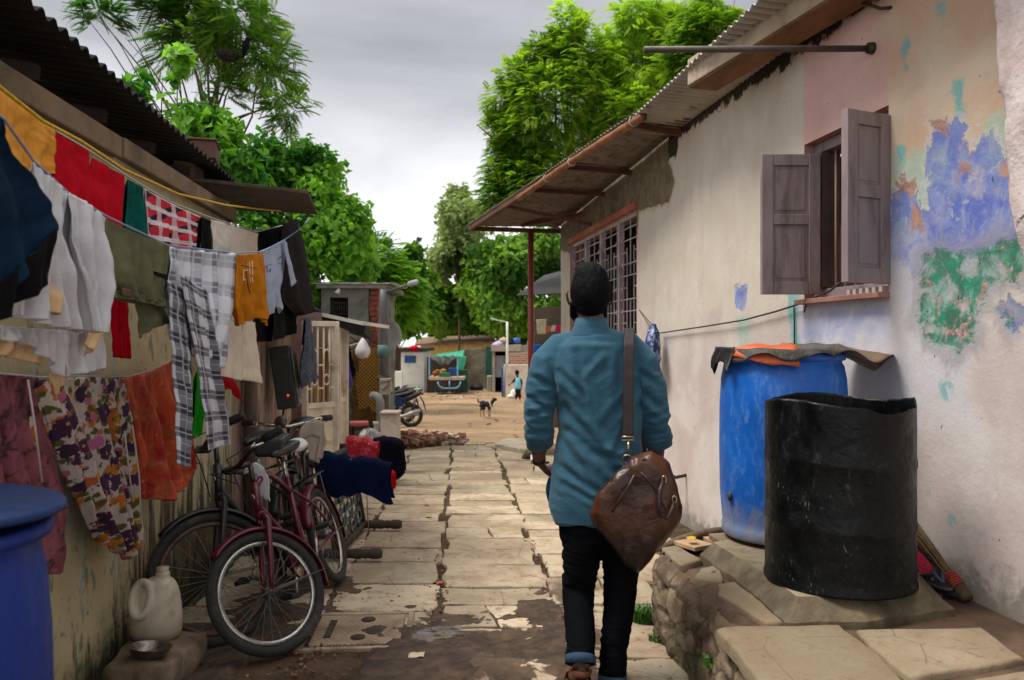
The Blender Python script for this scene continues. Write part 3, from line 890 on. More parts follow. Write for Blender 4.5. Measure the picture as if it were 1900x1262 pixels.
 for i in range(npan):
  a = ya + i * pw
  for k in range(1, 6):
   yy = a + pw * k / 6
   if k in (2, 4): gbar(yy, za, yy, zb - 0.32)
   elif k == 3: gbar(yy, za, yy, za + 0.5); gbar(yy, zb - 0.6, yy, zb)
   else: gbar(yy, za, yy, zb)
  nz = 11
  for k in range(1, nz):
   zz = za + (zb - za) * k / nz
   if k % 3 == 2: gbar(a, zz, a + pw * 0.34, zz); gbar(a + pw * 0.66, zz, a + pw, zz)
   else: gbar(a, zz, a + pw, zz)
   if k % 2:                      # little cast diamonds
    for q in (1, 5):
     c = RW(a + pw * q / 6, zz, d0 + 0.006)
     gm.prism([c + UX * 0.028, c + Vector((0, 0, 0.028)), c - UX * 0.028, c - Vector((0, 0, 0.028))], NX * 0.008)
 g = gm.build('grille_window', STEEL, root)
 lm = MB()
 lm.beam(RW(ya - 0.04, zb + 0.035, 0.0), RW(yb + 0.06, zb + 0.035, 0.0), 0.07, 0.066)
 lm.build('lintel', M('red_lintel', srgb(158, 88, 66), 0.9, 0.25, 8, 0.4, dirt=srgb(180, 150, 126)), g, bevel=0.004)
 m = MB()
 e0, e1 = Vector((1.93, 2.6, 3.20)), None
 a = RW(0.5, 3.195, -0.1); b = RW(6.9, 3.195, -0.1)
 corrugated(m, RW(0.5, 3.205, -3.2) + Vector((0, 0, -0.22)), RW(6.9, 3.205, -3.2) + Vector((0, 0, -0.22)), RW(6.9, 3.215, 0.45), RW(0.5, 3.215, 0.45), 0.075, 0.012, 6)
 corrugated(m, RW(6.75, 3.15, -3.2) + Vector((0, 0, -0.25)), RW(11.5, 3.08, -3.2) + Vector((0, 0, -0.25)), RW(11.5, 3.08, -0.02), RW(6.75, 3.15, -0.02), 0.075, 0.011, 4, -0.02)
 m.build('roof', CORR, root, solid=0.004)
 m = MB()
 A, B = P(1275, 158, 5.28), P(1530, 0, 3.94)
 d = (A - B); d.z = 0; d.normalize(); side = Vector((d.y, -d.x, 0))
 A2 = Vector((A.x, A.y, 3.10)); B2 = A2 - d * 3.6
 w, h = 0.20, 0.175
 s2 = side if side.x > 0 else -side
 m.hull8([A2, A2 + s2 * w, B2 + s2 * w, B2], [p + Vector((0, 0, h)) for p in (A2, A2 + s2 * w, B2 + s2 * w, B2)])
 m.build('fascia_beam', CONC, root, bevel=0.008)
 mm = MB(); k = 0.004
 mm.hull8([A2 + s2 * 0.01 - Vector((0, 0, 0.012)), A2 + s2 * w * 1.1 - Vector((0, 0, 0.012)), B2 + s2 * w * 1.1 - Vector((0, 0, 0.012)), B2 + s2 * 0.01 - Vector((0, 0, 0.012))],
    [A2 + s2 * 0.01 - Vector((0, 0, k)), A2 + s2 * w * 1.1 - Vector((0, 0, k)), B2 + s2 * w * 1.1 - Vector((0, 0, k)), B2 + s2 * 0.01 - Vector((0, 0, k))])
 mm.build('shuttering_board', M('rotten_board', srgb(112, 74, 42), 0.85, 0.4, 5, 0.3, dirt=srgb(60, 42, 30), stretch=(1, 0.3, 1)), root)
 C0, C1 = P(1187, 218, 6.35), P(872, 424, 11.4)
 CANM = corr_mat('rusty_sheet', srgb(126, 114, 100), srgb(84, 58, 42), 0.24); can = MB()
 W0, W1 = RW(6.35, 3.14, 0.01), RW(11.4, 3.0, 0.01)
 up = Vector((0, 0, 0.045))
 corrugated(can, W0 + up, W1 + up, C1 + up + Vector((-0.04, 0, 0)), C0 + up + Vector((-0.03, 0, 0)), 0.07, 0.010, 5)
 cn = can.build('canopy', CANM, root, solid=0.003)
 pm = MB()
 dd = (C1 - C0)
 pm.tube([C0 + dd * t + Vector((0, 0, -0.01 + 0.012 * math.sin(t * 7))) for t in np.linspace(-0.01, 0.58, 26)], [0.034 + (0.003 if i % 3 == 0 else 0) for i in range(26)], 12)
 pm.build('eave_pole', M('bamboo_rust', srgb(136, 86, 52), 0.65, 0.35, 8, 0.25, dirt=srgb(80, 48, 30), stretch=(1, 1, 1)), cn)
 pm = MB()
 pm.beam(C0 + dd * 0.5, C1, 0.05, 0.06)
 pm.beam(C1 + Vector((0.0, 0.02, 0.0)), RW(11.38, 2.97, -0.05), 0.05, 0.06)
 pm.build('canopy_frame', RUST, cn)
 for t in (0.03, 0.30, 0.5):
  a = C0 + dd * t; pm = MB()
  yw = a.y + 0.1
  pm.beam(a + Vector((0.02, 0.02, -0.01)), RW(yw, 3.14 - 0.14 * max(0, (yw - 6.35) / 5.05) - 0.005, -0.02), 0.035, 0.05); pm.build('canopy_bracket', RUST, cn)
 a = C0 + dd * 0.685; pm = MB()
 pm.beam(a, RW(9.55, 2.80, -0.02), 0.035, 0.045); pm.build('canopy_brace', RUST, cn)
 a = P(968, 418, 11.2); pm = MB()
 pm.beam(a, RW(9.9, 2.99, -0.02), 0.04, 0.05); pm.build('canopy_strut', RUST, cn)
 for t in (0.02, 0.27, 0.40):
  tie = MB(); c = C0 + dd * t
  d_ = dd.normalized()
  q = Matrix.Rotation(0, 3, 'Z')
  ring = []
  a1 = d_.cross(Vector((0, 0, 1))).normalized(); b1 = d_.cross(a1)
  tie.tube([c + a1 * (0.041 * math.cos(u)) + b1 * (0.041 * math.sin(u)) for u in np.linspace(0, 2 * math.pi, 13)[:-1]], 0.005, 5, closed=True)
  tie.build('tie_wire', M('white_wire', srgb(200, 196, 186), 0.6, 0.1), cn)
 po = MB()
 pb = P(985, 424, 11.05)
 po.tube([(pb.x, pb.y, gz(pb.y) - 0.1), (pb.x, pb.y, pb.z - 0.02)], 0.040, 12)
 po.build('canopy_post', M('red_oxide', srgb(132, 50, 34), 0.5, 0.2, 6, 0.1, dirt=srgb(90, 40, 30)), cn)
 return root
RH = right_house()
def wall_fixtures():
 a = RW(3.966, 2.87, -0.02); b = Vector((0.627, 3.79, 2.80))
 m = MB(); m.tube([a, b], 0.016, 12)
 o = m.build('iron_pipe', M('pipe_iron', srgb(84, 74, 66), 0.5, 0.25, 10, 0.15, metal=0.3), None, loc=a)
 f = MB(); f.tube([RW(3.966, 2.87, -0.01), RW(3.966, 2.87, 0.03)], [0.032, 0.026], 10); f.build('collar', DARKIRON, o)
 tag(o, 'long grey iron pipe jutting out of the wall above the shuttered window', 'pipe')
 a, b = P(1272, 880, 6.1), P(1238, 890, 5.55)
 aw = RWp(1272, 881);
 m = MB(); m.tube([aw + Vector((0.03, 0, 0)), aw + NX * 0.22 + Vector((0, -0.05, -0.03))], 0.014, 8)
 m.tube([aw + NX * 0.1 + Vector((0, -0.02, -0.012)), aw + NX * 0.22 + Vector((0, -0.05, -0.03))], 0.019, 8)
 tag(m.build('wall_rod', DARKIRON), 'short dark rod sticking out low on the wall, beside the leather bag', 'rod')
 a = RWp(1655, 14); b = RWp(1622, 6)
 m = MB(); m.tube([a, a + NX * 0.05 + Vector((0, 0.02, 0.0)), b + NX * 0.06], 0.008, 6); m.ball(b + NX * 0.06, 0.014, 8, 6)
 tag(m.build('wall_hook', DARKIRON), 'small dark iron hook high on the pink part of the wall', 'hook')
 m = MB()
 pts = [RWp(*q, 0.03) for q in ((1225, 618), (1300, 607), (1380, 594), (1440, 578), (1480, 565), (1512, 552), (1540, 540), (1558, 525))]
 m.tube(pts, 0.006, 6)
 pts2 = [RWp(*q, 0.03) for q in ((1500, 556), (1494, 572), (1492, 580))]
 m.tube(pts2, 0.005, 6)
 tag(m.build('power_wire', M('wire_dark', srgb(50, 42, 44), 0.6, 0.1, bump=0)), 'dark wire strung along the wall up to the shuttered window sill', 'wire')
 m = MB(); m.tube([RWp(1473, 566, 0.012), RWp(1474, 600, 0.012), RWp(1474, 660, 0.012)], 0.005, 6)
 tag(m.build('hanging_wire', M('wire_dark', srgb(50, 42, 44), 0.6, 0.1, bump=0)), 'thin black wire hanging straight down the teal stripe on the wall', 'wire')
 top = RWp(1186, 575, 0.06)
 root = empty('carrier_bag', RWp(1210, 690, 0.1), 'crumpled blue plastic bag hung by a string from the wall past the man', 'plastic bag')
 m = MB()
 c = RWp(1211, 645, 0.12)
 prof = [(0.0, 0.20), (0.045, 0.19), (0.085, 0.12), (0.11, 0.0), (0.12, -0.10), (0.085, -0.17), (0.0, -0.18)]
 m.lathe(prof, c, 28, wob=lambda t, z: 0.16 * math.sin(5 * t + z * 20) + 0.12 * math.sin(9 * t - z * 31), caps=False)
 for v in m.v:
  v.x = c.x + (v.x - c.x) * 0.55; v.z += 0.03 * noise.noise(v * 9); v.y += 0.03 * noise.noise(v * 11)
 t = NT('bag_blue'); n = t.noise(16, 4, 0.6, 0.6)
 t.color(t.mix(t.step(n, 0.52, 0.62), srgb(32, 56, 110), srgb(150, 166, 196))).rough(0.35); t.bump(n, 0.5, 0.02)
 m.build('bag_body', t.m, root)
 k = MB(); k.tube([top, c + Vector((0, 0, 0.19))], 0.004, 5); k.tube([top, c + Vector((0.0, 0.1, 0.17))], 0.004, 5)
 k.build('string', M('wire_dark', srgb(50, 42, 44), 0.6, 0.1, bump=0), root)
wall_fixtures()
def pilaster():
 rows = []
 for zz in np.linspace(0.9, 3.15, 70):
  row = []
  edge = 3.10 - 0.10 * max(0, min(1, (2.9 - zz) / 1.0)) - 0.16 * max(0, (1.95 - zz))
  edge += 0.018 * noise.noise(Vector((zz * 5, 0, 3))) + 0.012 * noise.noise(Vector((zz * 17, 4, 3)))
  dep = 0.10 * min(1, max(0.02, (zz - 1.35) / 0.5))
  for t in np.linspace(0, 1, 26):
   if t < 0.3: y, o_ = edge, dep * (t / 0.3) - 0.02
   else: y, o_ = edge - (t - 0.3) / 0.7 * 1.2, dep
   p = RW(y, zz, o_)
   p += NX * 0.012 * noise.noise(p * 6) + NX * 0.006 * noise.noise(p * 22)
   row.append(p)
  rows.append(row)
 t = NT('pilaster_plaster')
 n1 = t.noise(6, 6, 0.65, 0.4); n2 = t.noise(22, 4, 0.6)
 c = t.mix(t.step(n1, 0.35, 0.65), srgb(196, 176, 172), srgb(216, 204, 200))
 c = t.mix(t.math('MULTIPLY', t.step(t.noise(11, 5, 0.65, 0.8), 0.63, 0.68), 0.85), c, srgb(62, 50, 46))
 t.color(c).rough(0.95); t.bump(n2, 0.5, 0.02)
 m = MB(); m.grid(rows)
 tag(m.build('pilaster', t.m), 'rough pale pilaster with black chips at the near end of the painted wall', 'pilaster')
pilaster()
# ================================================================ STONE PLINTH
STONE = M('rubble_stone', srgb(120, 102, 82), 0.95, 0.4, 6, 0.7, dirt=srgb(58, 48, 36), dirt_amt=0.55, dscale=5, bscale=24)
FLAG = M('flag_grey', srgb(172, 156, 132), 0.88, 0.16, 3, 0.35, dirt=srgb(120, 96, 74), dirt_amt=0.42, dscale=4, bscale=40)
EARTHM = M('packed_mud', srgb(84, 64, 48), 0.95, 0.35, 7, 0.7, dirt=srgb(48, 36, 27), bscale=22)
PL_Z = 0.36
def build_plinth():
 root = empty('stone_plinth', (1.2, 3, 0), 'low stone platform topped with worn flags along the painted wall', 'plinth')
 xf = lambda y: 0.70 + (3.95 - y) * 0.065
 core = MB()
 rows = []
 ys = np.linspace(1.3, 3.93, 40)
 for y in ys:
  row = []
  x0 = xf(y) + 0.05; x1 = rwx(y) - 0.005
  for t in np.linspace(0, 1, 16):
   x = x0 + (x1 - x0) * t
   row.append(Vector((x, y, PL_Z - 0.012 + 0.02 * noise.noise(Vector((x * 4, y * 4, 0))) + 0.06 * (t < 0.01) * -1)))
  rows.append(row)
 for k in range(1, 10):
  f = k / 9
  row = []
  for t in np.linspace(0, 1, 16):
   x = xf(3.93) + 0.05 + (rwx(4.0) - xf(3.93) - 0.05) * t
   yy = 3.93 + f * min(0.85, 0.10 + t * 1.1)
   x = min(x, rwx(yy) - 0.005)
   row.append(Vector((x, yy, PL_Z - 0.01 + 0.015 * noise.noise(Vector((x * 4, yy * 4, 0))) - (0.25 if k == 9 else 0))))
  rows.append(row)
 core.grid(rows)
 core.build('earth_fill', EARTHM, root)
 face = MB()
 rows = []
 path = [(xf(y), y) for y in np.linspace(1.3, 3.95, 110)] + [(0.70 + t * 0.45, 3.97 + t * 0.52) for t in np.linspace(0.02, 1, 24)]
 hts = np.linspace(-0.06, PL_Z + 0.004, 26)
 for (x, y) in path:
  row = []
  for i, zz in enumerate(hts):
   p = Vector((x, y, zz))
   cell = noise.voronoi(Vector((x * 5.5, y * 5.5, zz * 8.5)))[0]
   gapd = cell[1] - cell[0]
   b_ = 0.022 * min(1, gapd * 6) + 0.014 * noise.noise(p * 9) + 0.006 * noise.noise(p * 34) - 0.012
   lean = 0.04 * (zz / PL_Z) ** 2
   fall = 0.035 * max(0, (zz - PL_Z + 0.07) / 0.07) ** 2 + 0.03 * noise.noise(Vector((x * 3, y * 3, 9))) * (zz / PL_Z)
   row.append(Vector((x - b_ + lean * 0.4 + fall, y, zz)))
  rows.append(row)
 face.grid(rows)
 t = NT('plinth_rubble')
 wv = t.n.new('ShaderNodeVectorMath'); wv.operation = 'MULTIPLY_ADD'; t.l.new(t.noise(5, 4, out='Color'), wv.inputs[0]); wv.inputs[1].default_value = (0.16,) * 3; t.l.new(t.tc.outputs['Object'], wv.inputs[2])
 v = t.voro(1.0, 'DISTANCE_TO_EDGE', sc3=(4.5, 4.5, 8.0), vec=wv.outputs[0])
 n1 = t.noise(7, 6, 0.65, 0.3)
 c = t.mix(t.step(n1, 0.35, 0.68), srgb(88, 74, 58), srgb(150, 132, 108))
 c = t.mix(t.step(t.noise(3, 5), 0.52, 0.7), c, srgb(96, 78, 60))
 c = t.mix(t.math('MULTIPLY', t.step(v, 0.07, 0.0), 0.85), c, srgb(50, 40, 30))
 c = t.mix(t.math('MULTIPLY', t.step(t.math('ADD', t.xyz()[2], t.math('MULTIPLY', t.noise(4, 5), 0.3)), 0.42, 0.52), 0.8), c, srgb(92, 72, 54))
 zz = t.xyz()[2]
 moss = t.step(t.math('ADD', zz, t.math('MULTIPLY', t.math('SUBTRACT', t.noise(5, 5), 0.5), 0.5)), 0.10, 0.0)
 c = t.mix(t.math('MULTIPLY', moss, 0.75), c, srgb(52, 54, 22))
 t.color(c).rough(0.95); t.bump(t.noise(30, 5, 0.65), 0.7, 0.02)
 face.build('rubble_face', t.m, root)
 st = ([], [], [], [])
 q = lambda px, py, z=PL_Z: (P(px, py, (EYE - z) * FPX / (py - CY)).x, (EYE - z) * FPX / (py - CY))
 zt = lambda x, y: PL_Z + 0.012
 polys = [
  [q(1342, 1168), q(1330, 1172), q(1420, 1275), q(1700, 1300), q(1640, 1225), q(1556, 1162)],
  [q(1590, 1172), q(1650, 1235), q(1690, 1262), q(1905, 1226), q(1820, 1166), q(1700, 1170)],
  [q(1330, 1105), q(1420, 1160), q(1470, 1158), q(1400, 1075), q(1330, 1085)],
  [q(1215, 1012), q(1250, 1006), q(1300, 1040), q(1262, 1050)],
  [q(1300, 1060), q(1335, 1052), q(1340, 1085), q(1290, 1078)],
  [q(1440, 1300), q(1700, 1320), q(1900, 1290), q(2000, 1420), q(1600, 1500)],
  [q(1720, 1285), q(1910, 1250), q(2100, 1330), q(1900, 1400)],
 ]
 for i, pl in enumerate(polys):
  slab_mesh(st, ragged(pl, 0.012, 40 + i), zt, 0.05, 40 + i, 0.006, 0.010, 0.4, -0.5)
 store_build(st, 'flagstone', PAVE, root)
 m = MB()
 for (px, py, w, d, rz, dz) in ((1282, 1017, 0.13, 0.19, 0.55, 0.022), (1330, 1006, 0.15, 0.17, 0.3, 0.02)):
  c = q(px, py)
  m.box((c[0], c[1], PL_Z + dz), (w, d, 0.022), rz)
 m.build('loose_tile', M('tile_buff', srgb(178, 146, 112), 0.8, 0.15, 6, 0.2, dirt=srgb(130, 104, 80)), root, bevel=0.003)
 sb = MB()
 bot = [(0.905, 3.86), (0.99, 3.30), (1.005, 2.93), (1.30, 2.94), (1.70, 3.07), (1.80, 3.50), (1.74, 3.98), (1.20, 4.02)]
 top = [(0.965, 3.82), (1.045, 3.32), (1.075, 3.01), (1.30, 3.015), (1.60, 3.11), (1.74, 3.50), (1.70, 3.9), (1.20, 3.95)]
 bo, tp = ragged(bot, 0.012, 71, 0.03), ragged(top, 0.006, 72, 0.03)
 n = 160
 def resample(pl):
  pts = [Vector(p + (0,)) for p in pl]; L = [0]
  for i in range(len(pts)): L.append(L[-1] + (pts[(i + 1) % len(pts)] - pts[i]).length)
  out_ = []
  for k in range(n):
   s = L[-1] * k / n; i = max(j for j in range(len(pts)) if L[j] <= s)
   out_.append(pts[i].lerp(pts[(i + 1) % len(pts)], (s - L[i]) / max(1e-9, L[i + 1] - L[i])))
  return out_
 b_, t_ = resample(bo), resample(tp)
 vs_ = [Vector((p.x, p.y, PL_Z - 0.03)) for p in b_]
 vs_ += [Vector((p.x, p.y, PL_Z + 0.022 + 0.006 * noise.noise(Vector((p.x * 9, p.y * 9, 3))))) for p in b_]
 vs_ += [Vector((p.x, p.y, 0.452)) for p in t_]
 vs_.append(Vector((1.37, 3.45, 0.456)))
 fs = []
 for r0 in (0, 1):
  for i in range(n): fs.append((r0 * n + i, r0 * n + (i + 1) % n, (r0 + 1) * n + (i + 1) % n, (r0 + 1) * n + i))
 for i in range(n): fs.append((2 * n + i, 2 * n + (i + 1) % n, 3 * n))
 sb.add(vs_, fs)
 sb.fl = [i < 320 for i in range(len(sb.fl))]
 sb.build('concrete_slab', M('slab_concrete', srgb(134, 122, 98), 0.9, 0.2, 4, 0.5, dirt=srgb(92, 80, 62), dirt_amt=0.6, dscale=5, bscale=36), root, smooth=True)
 so = [o for o in kids(root) if o.name.startswith('concrete_slab')][0]; so.data.materials.append(M('grimy_edge', srgb(104, 92, 72), 0.95, 0.35, 9, 0.6, dirt=srgb(58, 50, 40), dirt_amt=0.6, bscale=40))
 for i in range(320): so.data.polygons[i].material_index = 1
build_plinth()
# ================================================================ LEFT HOUSE
def lwx(y): return LW_B + LW_K * y
ULX = Vector((LW_K, 1, 0)).normalized()
NLX = Vector((1, -LW_K, 0)).normalized()          # out of the left wall, towards the lane
def LW(y, z, off=0.0): return Vector((lwx(y), y, z)) + NLX * off
def left_wall_mat():
 t = NT('stained_limewash')
 x, y, z = t.xyz()
 nA = t.noise(2.0, 6, 0.6, 0.4); nB = t.noise(8, 7, 0.68, 0.5); nC = t.noise(40, 4, 0.6); nV = t.noise(6, 6, 0.65, 0.3, sc3=(1, 2.2, 0.35))
 c = t.mix(t.step(nA, 0.32, 0.66), srgb(180, 164, 126), srgb(200, 186, 150))
 c = t.mix(t.step(nB, 0.54, 0.68), c, srgb(178, 168, 140))
 fl = t.step(t.noise(15, 6, 0.72, 0.8, sc3=(1, 1, 0.45)), 0.56, 0.63)
 c = t.mix(t.math('MULTIPLY', fl, 0.75), c, srgb(96, 118, 104))
 pale = t.step(t.math('ADD', nV, t.math('MULTIPLY', t.math('SUBTRACT', 0.9, t.math('ABSOLUTE', t.math('SUBTRACT', z, 0.95))), 0.16)), 0.63, 0.72)
 c = t.mix(t.math('MULTIPLY', pale, 0.8), c, srgb(168, 184, 178))
 k = t.math('ADD', t.math('SUBTRACT', 1.0, t.math('MULTIPLY', z, 1.0)), t.math('MULTIPLY', t.math('SUBTRACT', nV, 0.5), 2.4))
 k = t.math('ADD', k, t.math('MULTIPLY', t.step(y, 3.2, 4.1), 0.62))
 alg = t.step(k, 0.86, 1.22)
 c = t.mix(t.math('MULTIPLY', alg, 0.88), c, t.mix(t.step(nB, 0.4, 0.62), srgb(38, 35, 24), srgb(92, 82, 54)))
 foot = t.step(t.math('ADD', z, t.math('MULTIPLY', t.math('SUBTRACT', nB, 0.5), 0.55)), 0.26, 0.06)
 c = t.mix(t.math('MULTIPLY', foot, 0.85), c, srgb(44, 42, 22))
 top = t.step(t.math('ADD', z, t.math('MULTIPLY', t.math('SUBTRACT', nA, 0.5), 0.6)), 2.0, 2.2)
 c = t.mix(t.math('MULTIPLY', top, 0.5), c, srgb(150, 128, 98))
 c = t.mix(t.math('MULTIPLY', t.step(t.noise(24, 3), 0.70, 0.74), 0.6), c, srgb(70, 60, 46))
 c = t.mix(t.step(t.math('ADD', t.attr('m_hole'), t.math('MULTIPLY', t.math('SUBTRACT', nB, 0.5), 0.2)), -0.01, 0.01), c, srgb(112, 78, 64))
 t.color(c).rough(0.95); t.set(Specular_IOR_Level=0.15)
 t.bump(t.math('ADD', nB, t.math('MULTIPLY', nC, 0.5)), 0.5, 0.012)
 return t.m
LWALL = left_wall_mat()
BEAMC = M('beam_plaster', srgb(124, 104, 80), 0.9, 0.2, 4, 0.35, dirt=srgb(84, 68, 52), dirt_amt=0.4)
def left_house():
 root = empty('house', (lwx(3), 3, 0), 'low cream plastered house with black corrugated roof, hung with washing', 'house')
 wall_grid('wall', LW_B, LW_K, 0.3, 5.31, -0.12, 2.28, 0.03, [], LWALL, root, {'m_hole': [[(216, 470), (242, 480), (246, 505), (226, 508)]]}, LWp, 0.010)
 m = MB()
 m.box((lwx(5.31) - 1.5, 5.21, 1.1), (3.0, 0.18, 2.46))
 m.box((lwx(0.3) - 1.5, 0.35, 1.1), (3.0, 0.1, 2.46))
 m.build('end_wall', LWALL, root)
 m = MB()
 for (a, b) in ((0.3, 1.9), (1.91, 3.42), (3.45, 5.28)):
  m.beam(LW(a, 2.253, 0.01), LW(b, 2.253 - 0.01 * a / 3, 0.01), 0.07, 0.092)
 m.build('cornice_beam', BEAMC, root, bevel=0.008)
 m = MB()
 for i in range(9):
  y = 0.6 + i * 0.58
  m.beam(LW(y, 2.40, -0.06), LW(y, 2.60, -1.6), 0.05, 0.05)
 m.build('rafter', M('sooty_wood', srgb(48, 38, 30), 0.9, 0.3), root)
 e0 = Vector((-1.46, 2.416, 2.445)); e1 = Vector((-1.794, 5.185, 2.445)); d = (e1 - e0) / (e1.y - e0.y)
 a = e0 + d * (0.3 - e0.y); b = e0 + d * (5.2 - e0.y)
 m = MB()
 up = Vector((-2.6, 0, 0.42))
 corrugated(m, a + up, b + up, b, a, 0.085, 0.013, 5)
 rf = m.build('roof', CORRD, root, solid=0.004)
 m = MB()
 q = [(-2.05, 4.60), (-1.27, 4.97), (-1.46, 5.98), (-2.25, 5.95)]
 zs = [2.36, 2.33, 2.36, 2.40]
 top = [Vector((x, y, z + 0.022)) for (x, y), z in zip(q, zs)]; bot = [Vector((x, y, z)) for (x, y), z in zip(q, zs)]
 m.hull8(bot, top)
 m.build('jutting_sheet', M('dark_board', srgb(74, 58, 44), 0.85, 0.3, 5, 0.25, dirt=srgb(40, 30, 24)), root, bevel=0.003)
 return root
LH = left_house()
def roof_box():
 c = P(382, 285, 4.75)
 m = MB()
 m.box(c + Vector((0, 0, 0)), (0.13, 0.24, 0.10), 0.25)
 m.box(c + Vector((-0.012, 0, 0.056)), (0.17, 0.27, 0.012), 0.25)
 m.beam(c + Vector((-0.1, -0.1, -0.1)), c + Vector((-0.1, 0.1, -0.1)), 0.1, 0.12)
 tag(m.build('wooden_box', M('box_wood', srgb(96, 64, 52), 0.8, 0.25, 8, 0.2, dirt=srgb(60, 42, 34)), bevel=0.004), 'small brown wooden box resting on the edge of the black corrugated roof', 'box')
roof_box()
# ================================================================ LAUNDRY
def poly_at(pl, t):
 pl = [np.array(p, dtype=float) for p in pl]
 L = [0.0]
 for a, b in zip(pl, pl[1:]): L.append(L[-1] + np.linalg.norm(b - a))
 s = t * L[-1]
 for i in range(len(pl) - 1):
  if s <= L[i + 1] + 1e-9:
   return pl[i] + (pl[i + 1] - pl[i]) * ((s - L[i]) / max(1e-9, L[i + 1] - L[i]))
 return pl[-1]
def cloth(name, top, left, right, bottom, off, mat, parent=None, folds=5, amp=0.016, seed=0, flap=0.22, nu=None, nv=None, label=None, cat=None, group=None, wr=1.0, proj=None, kgroup=None, thick=0.004):
 """hanging cloth: outline given by four photo-pixel curves on a vertical plane parallel to the left wall"""
 proj = proj or (lambda px, py, o: LWp(px, py, o))
 Wpx = np.linalg.norm(poly_at(top, 1) - poly_at(top, 0)); Hpx = np.linalg.norm(poly_at(left, 1) - poly_at(left, 0))
 nu = nu or int(min(90, max(16, Wpx / 1.8))); nv = nv or int(min(110, max(14, Hpx / 2.6)))
 c00, c10, c01, c11 = poly_at(top, 0), poly_at(top, 1), poly_at(bottom, 0), poly_at(bottom, 1)
 rows = []; UV = []
 r_ = random.Random(seed * 17 + 5)
 ph = [r_.uniform(0, 6.28) for _ in range(4)]; fr = [folds * r_.uniform(0.8, 1.2), folds * r_.uniform(1.7, 2.3)]
 nrm = NLX
 wpt = proj(*poly_at(top, 0.5), off)
 sc = wpt.y / FPX
 W, H = Wpx * sc, Hpx * sc
 nb = 5 if flap else 0
 for j in range(-nb, nv + 1):
  v = max(0, j) / nv
  row = []
  for i in range(nu + 1):
   u = i / nu
   T, B, L_, R_ = poly_at(top, u), poly_at(bottom, u), poly_at(left, v), poly_at(right, v)
   q = (1 - v) * T + v * B + (1 - u) * L_ + u * R_ - ((1 - u) * (1 - v) * c00 + u * (1 - v) * c10 + (1 - u) * v * c01 + u * v * c11)
   a = amp * (0.12 + 0.88 * min(1, v * 1.6) ** 0.8)
   du = 0.06 * noise.noise(Vector((u * 3, v * 2.2, seed)))
   s_ = noise.noise(Vector((u * fr[0] * 1.5, v * 0.55, seed + 0.37))) + 0.55 * noise.noise(Vector((u * fr[1] * 1.9 + v * 0.9, v * 0.8, seed + 5.9)))
   w = a * 1.5 * (abs(s_) ** 0.8 * (1 if s_ > 0 else -1) + 0.25 * math.sin(2 * math.pi * fr[0] * (u + du) + ph[0]))
   w += wr * 0.010 * noise.noise(Vector((u * W * 14, v * H * 9, seed + 3.3))) + wr * 0.005 * noise.noise(Vector((u * W * 40, v * H * 22, seed + 8.1)))
   p = proj(q[0], q[1], off)
   if j < 0:
    f = -j / nb
    p = p - nrm * (0.010 + 0.016 * f) + Vector((0, 0, -flap * f + 0.006 * (1 - f)))
    w *= 0.6
   row.append(p + nrm * w)
   UV.append((u * W, (v if j >= 0 else j / nb * 0.2) * H))
  rows.append(row)
 m = MB(); m.grid(rows)
 lo = min(p.z for r in rows for p in r)
 mid = rows[nb][nu // 2]
 o = m.build(name, mat, parent, loc=None if parent is not None else (mid.x, mid.y, lo), solid=thick)
 me = o.data
 for k, an in enumerate(('cu', 'cv')):
  at_ = me.attributes.new(an, 'FLOAT', 'POINT'); at_.data.foreach_set('value', np.array([q[k] for q in UV], dtype=np.float32))
 if label: tag(o, label, cat, group)
 return o
def bands(t, x, stops):
 """stops: list of (period, lo, hi): 1 inside lo..hi of each period"""
 r = None
 for (per, lo, hi) in stops:
  f = t.math('FRACT', t.math('DIVIDE', x, per))
  b = t.math('MULTIPLY', t.step(f, lo, lo + 0.03), t.step(f, hi + 0.03, hi))
  r = b if r is None else t.math('MAXIMUM', r, b)
 return r
def plaid_mat(name, base, dark, mid, per, white=None):
 t = NT(name)
 u, v = t.attr('cu'), t.attr('cv')
 bu, bv = bands(t, u, [(per, 0.08, 0.50)]), bands(t, v, [(per, 0.08, 0.50)])
 tot = t.math('MULTIPLY', t.math('ADD', bu, bv), 0.5)
 c = t.ramp(tot, [(0.0, base), (0.5, mid), (1.0, dark)])
 lines = t.math('MAXIMUM', bands(t, u, [(per, 0.24, 0.30), (per, 0.72, 0.76)]), bands(t, v, [(per, 0.24, 0.30), (per, 0.72, 0.76)]))
 c = t.mix(t.math('MULTIPLY', lines, 0.55), c, white or base)
 n = t.noise(30, 4, 0.6, 0.4)
 c = t.mix(t.math('MULTIPLY', t.noise(160, 2), 0.25), c, tuple(x * 0.7 for x in mid))
 t.color(c).rough(0.9); t.set(Specular_IOR_Level=0.2); t.bump(n, 0.25, 0.02)
 return t.m
def check_mat():
 t = NT('red_black_check')
 u, v = t.attr('cu'), t.attr('cv'); per = 0.078
 bu, bv = bands(t, u, [(per, 0.04, 0.76)]), bands(t, v, [(per, 0.04, 0.72)])
 alt = bands(t, t.math('ADD', u, v), [(per * 2, 0.0, 0.34)])
 white = srgb(214, 206, 208)
 c = t.mix(t.math('MAXIMUM', t.math('SUBTRACT', 1.0, bu), t.math('SUBTRACT', 1.0, bv)), t.mix(alt, srgb(196, 30, 52), srgb(28, 22, 26)), white)
 one = t.math('MULTIPLY', t.math('SUBTRACT', 1.0, bu), bv)
 c = t.mix(t.math('MULTIPLY', one, 0.5), c, srgb(200, 90, 106))
 t.color(c).rough(0.9); t.bump(t.noise(30, 4, 0.6, 0.4), 0.25, 0.02)
 return t.m
